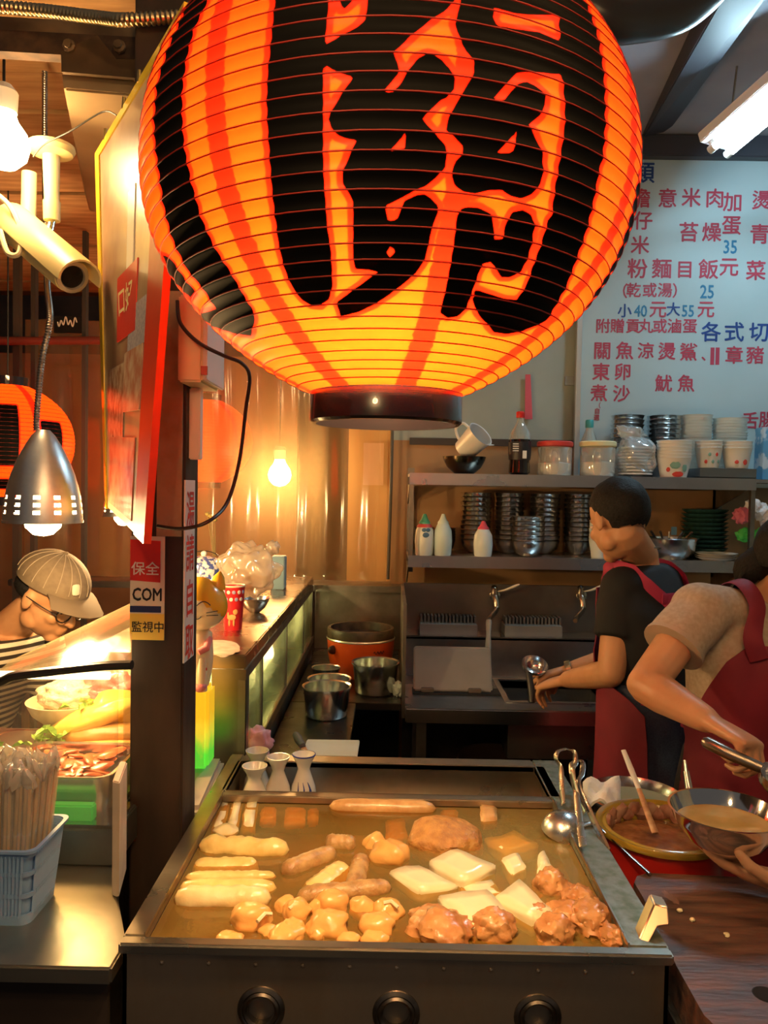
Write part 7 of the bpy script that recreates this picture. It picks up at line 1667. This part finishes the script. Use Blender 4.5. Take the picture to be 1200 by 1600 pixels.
# collar leaves
for s_ in (-1, 1):
    g_ = []
    for i in range(6):
        t = i/5; a_ = s_*(.25+t*2.6); r0 = .064; base = nk2+f2*(math.cos(a_)*r0)+l2*(math.sin(a_)*r0*1.05)+Vector((0, 0, .030-.012*(1-t)))
        out = nk2+f2*(math.cos(a_)*(r0+.036))+l2*(math.sin(a_)*(r0+.036))+Vector((0, 0, -.022-.030*(1-t)))
        g_.append([base, base.lerp(out, .5)+Vector((0, 0, .008)), out])
    obj('collar', sheet(g_, .004), POLO, w2, smooth=True, angle=80)
tr = [T2.mesh(.14, .40, .008)]
for hp in hq: tr.append(slimb([hp+Vector((0, 0, .02)), hp+Vector((0, 0, -.4)), Vector((hp.x, hp.y, .10))], [.100, .080, .070], 18))
remesh('trousers', join(*tr), TROUS, w2, .010, 3)
for hp in hq: obj('shoe', loft([ring(Vector((hp.x, hp.y, z))+f2*o_, f2*a_, l2*.045, 16, .8) for z, o_, a_ in ((0, .05, .125), (.03, .05, .125), (.07, .02, .085), (.10, 0, .05))]), SHOE, w2, smooth=True)
obj('apron', T2.panel(lambda i, j: (.0+.79*i, (j-.5)*2*(1.75 if i < .60 else 1.75-(i-.60)*2.7)), .014, wob=.02), APRON, w2, smooth=True, angle=70)
md = nk2.lerp(sR2, .50)
sp_ = smooth_path([T2.at(.73, -.52, .018), T2.at(.84, -.62, .030), md+f2*.072+Vector((0, 0, .020)), md+f2*.030+Vector((0, 0, .064)), md-f2*.02+Vector((0, 0, .064)), md-f2*.07+Vector((0, 0, .02)), T2.at(.72, -2.6, .02)], 6)
rg_ = []
for i, p in enumerate(sp_):
    d_ = (sp_[min(i+1, len(sp_)-1)]-sp_[max(i-1, 0)]).normalized(); c_ = md.lerp(T2.station(.6)[0], min(1, abs(p.z-md.z)/.25)); n_ = p-c_; n_ = (n_-d_*n_.dot(d_)).normalized()
    rg_.append(ring(p, d_.cross(n_)*.021, n_*.0025, 8, .6))
obj('apron_strap', loft(rg_), APRON, w2, smooth=True)
for s_ in (1,): obj('apron_strap', T2.strap([(.76, s_*.60), (.86, s_*.80), (.95, s_*1.15), (.985, s_*1.6), (.93, s_*2.2), (.80, s_*2.6)], .026, .020), APRON, w2, smooth=True)
bd = (hL2-wL2).normalized()
obj('bracelet', lathe([(.030, -.003), (.032, 0), (.030, .003), (.028, 0)], wL2+bd*.002, 28, bd, close=True), mat('gold_bead', (.75,.52,.22), .25, 1), w2, smooth=True)
# the tool in the right hand
tlk = thing('serving_scoop', 'dark metal scoop handle gripped by the worker in beige', 'utensil', P(1100, 1158, 1.50))
obj('handle', tube([P(1098, 1157, 1.50), P(1104, 1160, 1.495), P(1140, 1178, 1.47), P(1190, 1200, 1.44)], [.007, .012, .012, .010], 12), mat('scoop_metal', (.30,.25,.21), .3, 1), tlk, smooth=True)
obj('scoop', lathe([(.04, .0), (.036, -.02), (.02, -.034), (0, -.038)], P(1222, 1215, 1.43), 24, (.2, -.4, .9)), STEEL_BR, tlk, smooth=True)
# ------------------------------------------------------------------ customer in a cap behind the display case
F3 = basis((.78, -.35, -.05)); f3, l3, u3_ = F3
hd3 = P(77, 932, 2.20); HF3 = basis((.86, -.30, -.42), (.15, 0, 1))
N3 = P(18, 992, 2.26)
w3 = thing('person', 'person in a striped cap and striped shirt bending over the display case', 'person', (N3.x-.15, N3.y+.05, 0))
def st3(z, back, hw, hd): return (Vector((N3.x, N3.y, 0))-f3*back+Vector((0, 0, z)), hw, hd)
T3 = Torso(F3, [st3(.55, .30, .18, .14), st3(.72, .27, .17, .13), st3(.85, .20, .17, .12), st3(.95, .12, .19, .125), st3(1.03, .05, .19, .115), st3(1.08, .015, .165, .09), st3(N3.z+.005, .0, .085, .070)])
nk3 = T3.station(1)[0]
sR3 = T3.at(.80, -math.pi/2, -.05)+Vector((0, 0, .01)); sL3 = T3.at(.80, math.pi/2, -.05)+Vector((0, 0, .01))
eR3 = sR3+Vector((.02, -.03, -.26)); eL3 = sL3+Vector((.02, .05, -.26))
body = [T3.mesh(.05, .97, -.012)]+head_parts(hd3, HF3, .98)
body += [limb([hd3-HF3[0]*.03-HF3[2]*.05, nk3+Vector((0, 0, .02)), nk3-Vector((0, 0, .05))], [.054, .057, .066], 18)]
for sh, el, sd_ in ((sR3, eR3, 1), (sL3, eL3, -1)):
    wr = el+f3*.20+Vector((0, 0, -.06)); body += [slimb([sh, el], [.05, .04]), slimb([el, wr], [.04, .028])]+hand_parts(wr, f3+Vector((0, 0, -.2)), (0, 0, -1), (.3, .4, .3), .06, .5, sd_)
for s_ in (-1, 1):
    hp = T3.at(.1, s_*math.pi/2, -.08); body += [slimb([hp, Vector((hp.x, hp.y, .3)), Vector((hp.x, hp.y, .07))], [.08, .055, .042])]
    obj('shoe', loft([ring(Vector((hp.x, hp.y, z))+f3*o_, f3*a_, l3*.045, 16, .8) for z, o_, a_ in ((0, .05, .125), (.03, .05, .125), (.07, .02, .085), (.10, 0, .05))]), SHOE, w3, smooth=True)
remesh('body', join(*body), mat('skin_customer', (.58,.30,.15), .42, col2=(.5,.24,.11), nscale=14), w3, .005, 3)  # the customer's own skin tone
eyes(hd3, HF3, w3, .98)
def striped(name, c1, c2, scale, axis='Z'):
    m = bpy.data.materials.new(name); m.use_nodes = True; nt = m.node_tree; N = nt.nodes; L = nt.links; b = N['Principled BSDF']; b.inputs['Roughness'].default_value = .85
    tc = N.new('ShaderNodeTexCoord'); wv = N.new('ShaderNodeTexWave'); wv.bands_direction = axis; wv.inputs['Scale'].default_value = scale; wv.inputs['Distortion'].default_value = .6; wv.inputs['Detail Scale'].default_value = .4
    L.new(tc.outputs['Object'], wv.inputs['Vector']); r = N.new('ShaderNodeValToRGB'); r.color_ramp.interpolation = 'CONSTANT'; r.color_ramp.elements[0].color = (*c1, 1); r.color_ramp.elements[1].position = .5; r.color_ramp.elements[1].color = (*c2, 1)
    L.new(wv.outputs['Fac'], r.inputs[0]); L.new(r.outputs[0], b.inputs['Base Color']); return m
STR = striped('shirt_stripes', (.03,.022,.018), (.68,.62,.50), 13.5)
shirt = [T3.mesh(.05, .96, .004)]
for sh, el, sg_ in ((sR3, eR3, -1), (sL3, eL3, 1)):
    d_ = el-sh; shirt.append(slimb([sh-d_*.02, sh+d_*.35, sh+d_*.7], [.068, .070, .066], 18, round_ends=False)); shirt.append(ell(sh, (.067, .067, .06), F3, 3))
remesh('striped_shirt', join(*shirt), STR, w3, .008, 4)
obj('bag_strap', T3.strap([(.55, -.45), (.75, -.62), (.90, -.95), (.975, -1.5), (.93, -2.3)], .010, .019), mat('strap_black', (.012,.012,.014), .6), w3, smooth=True)
obj('trousers', join(*[slimb([T3.at(.12, s_*math.pi/2, -.08), Vector((T3.at(.12, s_*math.pi/2, -.08).x, T3.at(.12, s_*math.pi/2, -.08).y, .1))], [.11, .075], 16) for s_ in (-1, 1)]), TROUS, w3, smooth=True)
# cap
CAPS = striped('cap_stripes', (.40,.31,.22), (.45,.36,.26), 6, 'X')
MC = mat('cap_taupe', (.19,.145,.095), .85, col2=(.16,.12,.08), nscale=60)
hf, hs, hu = HF3
cpk = obj('cap', join(ell(hd3+hf*-.006+hu*.048, (.112, .092, .088), HF3, 4)), MC, w3, smooth=True)
bm = bmesh.new(); bm.from_mesh(cpk.data); geom = bmesh.ops.bisect_plane(bm, geom=bm.verts[:]+bm.edges[:]+bm.faces[:], plane_co=hd3+hu*.038, plane_no=hu, clear_inner=True); bm.to_mesh(cpk.data); bm.free()
g_ = []
for i in range(9):
    a_ = (i/8-.5)*2*1.05; base = hd3+hf*(-.006+.110*math.cos(a_))+hs*(.090*math.sin(a_))+hu*.042; L_ = .072*math.cos(a_*.95)
    g_.append([base, base+hf*(L_*.5)-hu*.004+hs*(.01*math.sin(a_)), base+hf*L_-hu*(.016+.012*abs(math.sin(a_)))+hs*(.012*math.sin(a_))])
obj('brim', sheet(g_, .005), mat('brim_taupe', (.15,.11,.07), .85), w3, smooth=True, angle=80)
for i in range(9):
    a_ = -1.35+i*.34
    pts = []
    for e in np.linspace(.06, 1.45, 9): pts.append(hd3+hf*-.006+hu*.048+hf*(.1135*math.cos(e)*math.cos(a_-1.2))+hs*(-.0935*math.cos(e)*math.sin(a_+1.0) if False else .0935*math.cos(e)*math.sin(a_-1.2))+hu*(.0895*math.sin(e)))
    obj('pinstripe', tube(pts, .0013, 5), mat('pin_cream', (.32,.26,.19), .8), w3)
obj('cap_button', blob(hd3-hf*.006+hu*.137, (.009, .009, .005), sub=2), MC, w3, smooth=True)
obj('cap_patch', blob(hd3+hf*.096+hu*.075-hs*.030, (.004, .014, .016), (0, 0, -.35), 0, sub=2, power=.5), mat('patch_cream', (.72,.66,.5), .7), w3, smooth=True)
obj('hair', join(ell(hd3-hf*.035+hu*.012, (.075, .080, .045), HF3, 3)), HAIRM, w3, smooth=True)
obj('goatee', join(ell(hd3+hf*.070-hu*.112, (.020, .022, .016), HF3, 3)), HAIRM, w3, smooth=True)
gl = []
GLM = mat('glasses_frame', (.02,.016,.014), .3)
for b_ in (-1, 1):
    c0 = hd3+hf*.100+hs*(b_*.034)-hu*.006
    gl.append(tube([c0+hs*(.025*math.cos(a_))+hu*(.021*math.sin(a_))-hf*(.010*abs(math.cos(a_)) if math.cos(a_)*b_ > 0 else 0) for a_ in np.linspace(0, 2*math.pi, 24, endpoint=False)], .0022, 6, closed=True))
    gl.append(tube([c0+hs*(b_*.025)-hf*.008, hd3+hf*.045+hs*(b_*.076)+hu*.0, hd3-hf*.008+hs*(b_*.082)+hu*.004], .0018, 6))
gl.append(tube([hd3+hf*.100+hs*.009-hu*.003, hd3+hf*.106+hu*.0, hd3+hf*.100-hs*.009-hu*.003], .0018, 6))
obj('eyeglasses', join(*gl), GLM, w3, smooth=True)
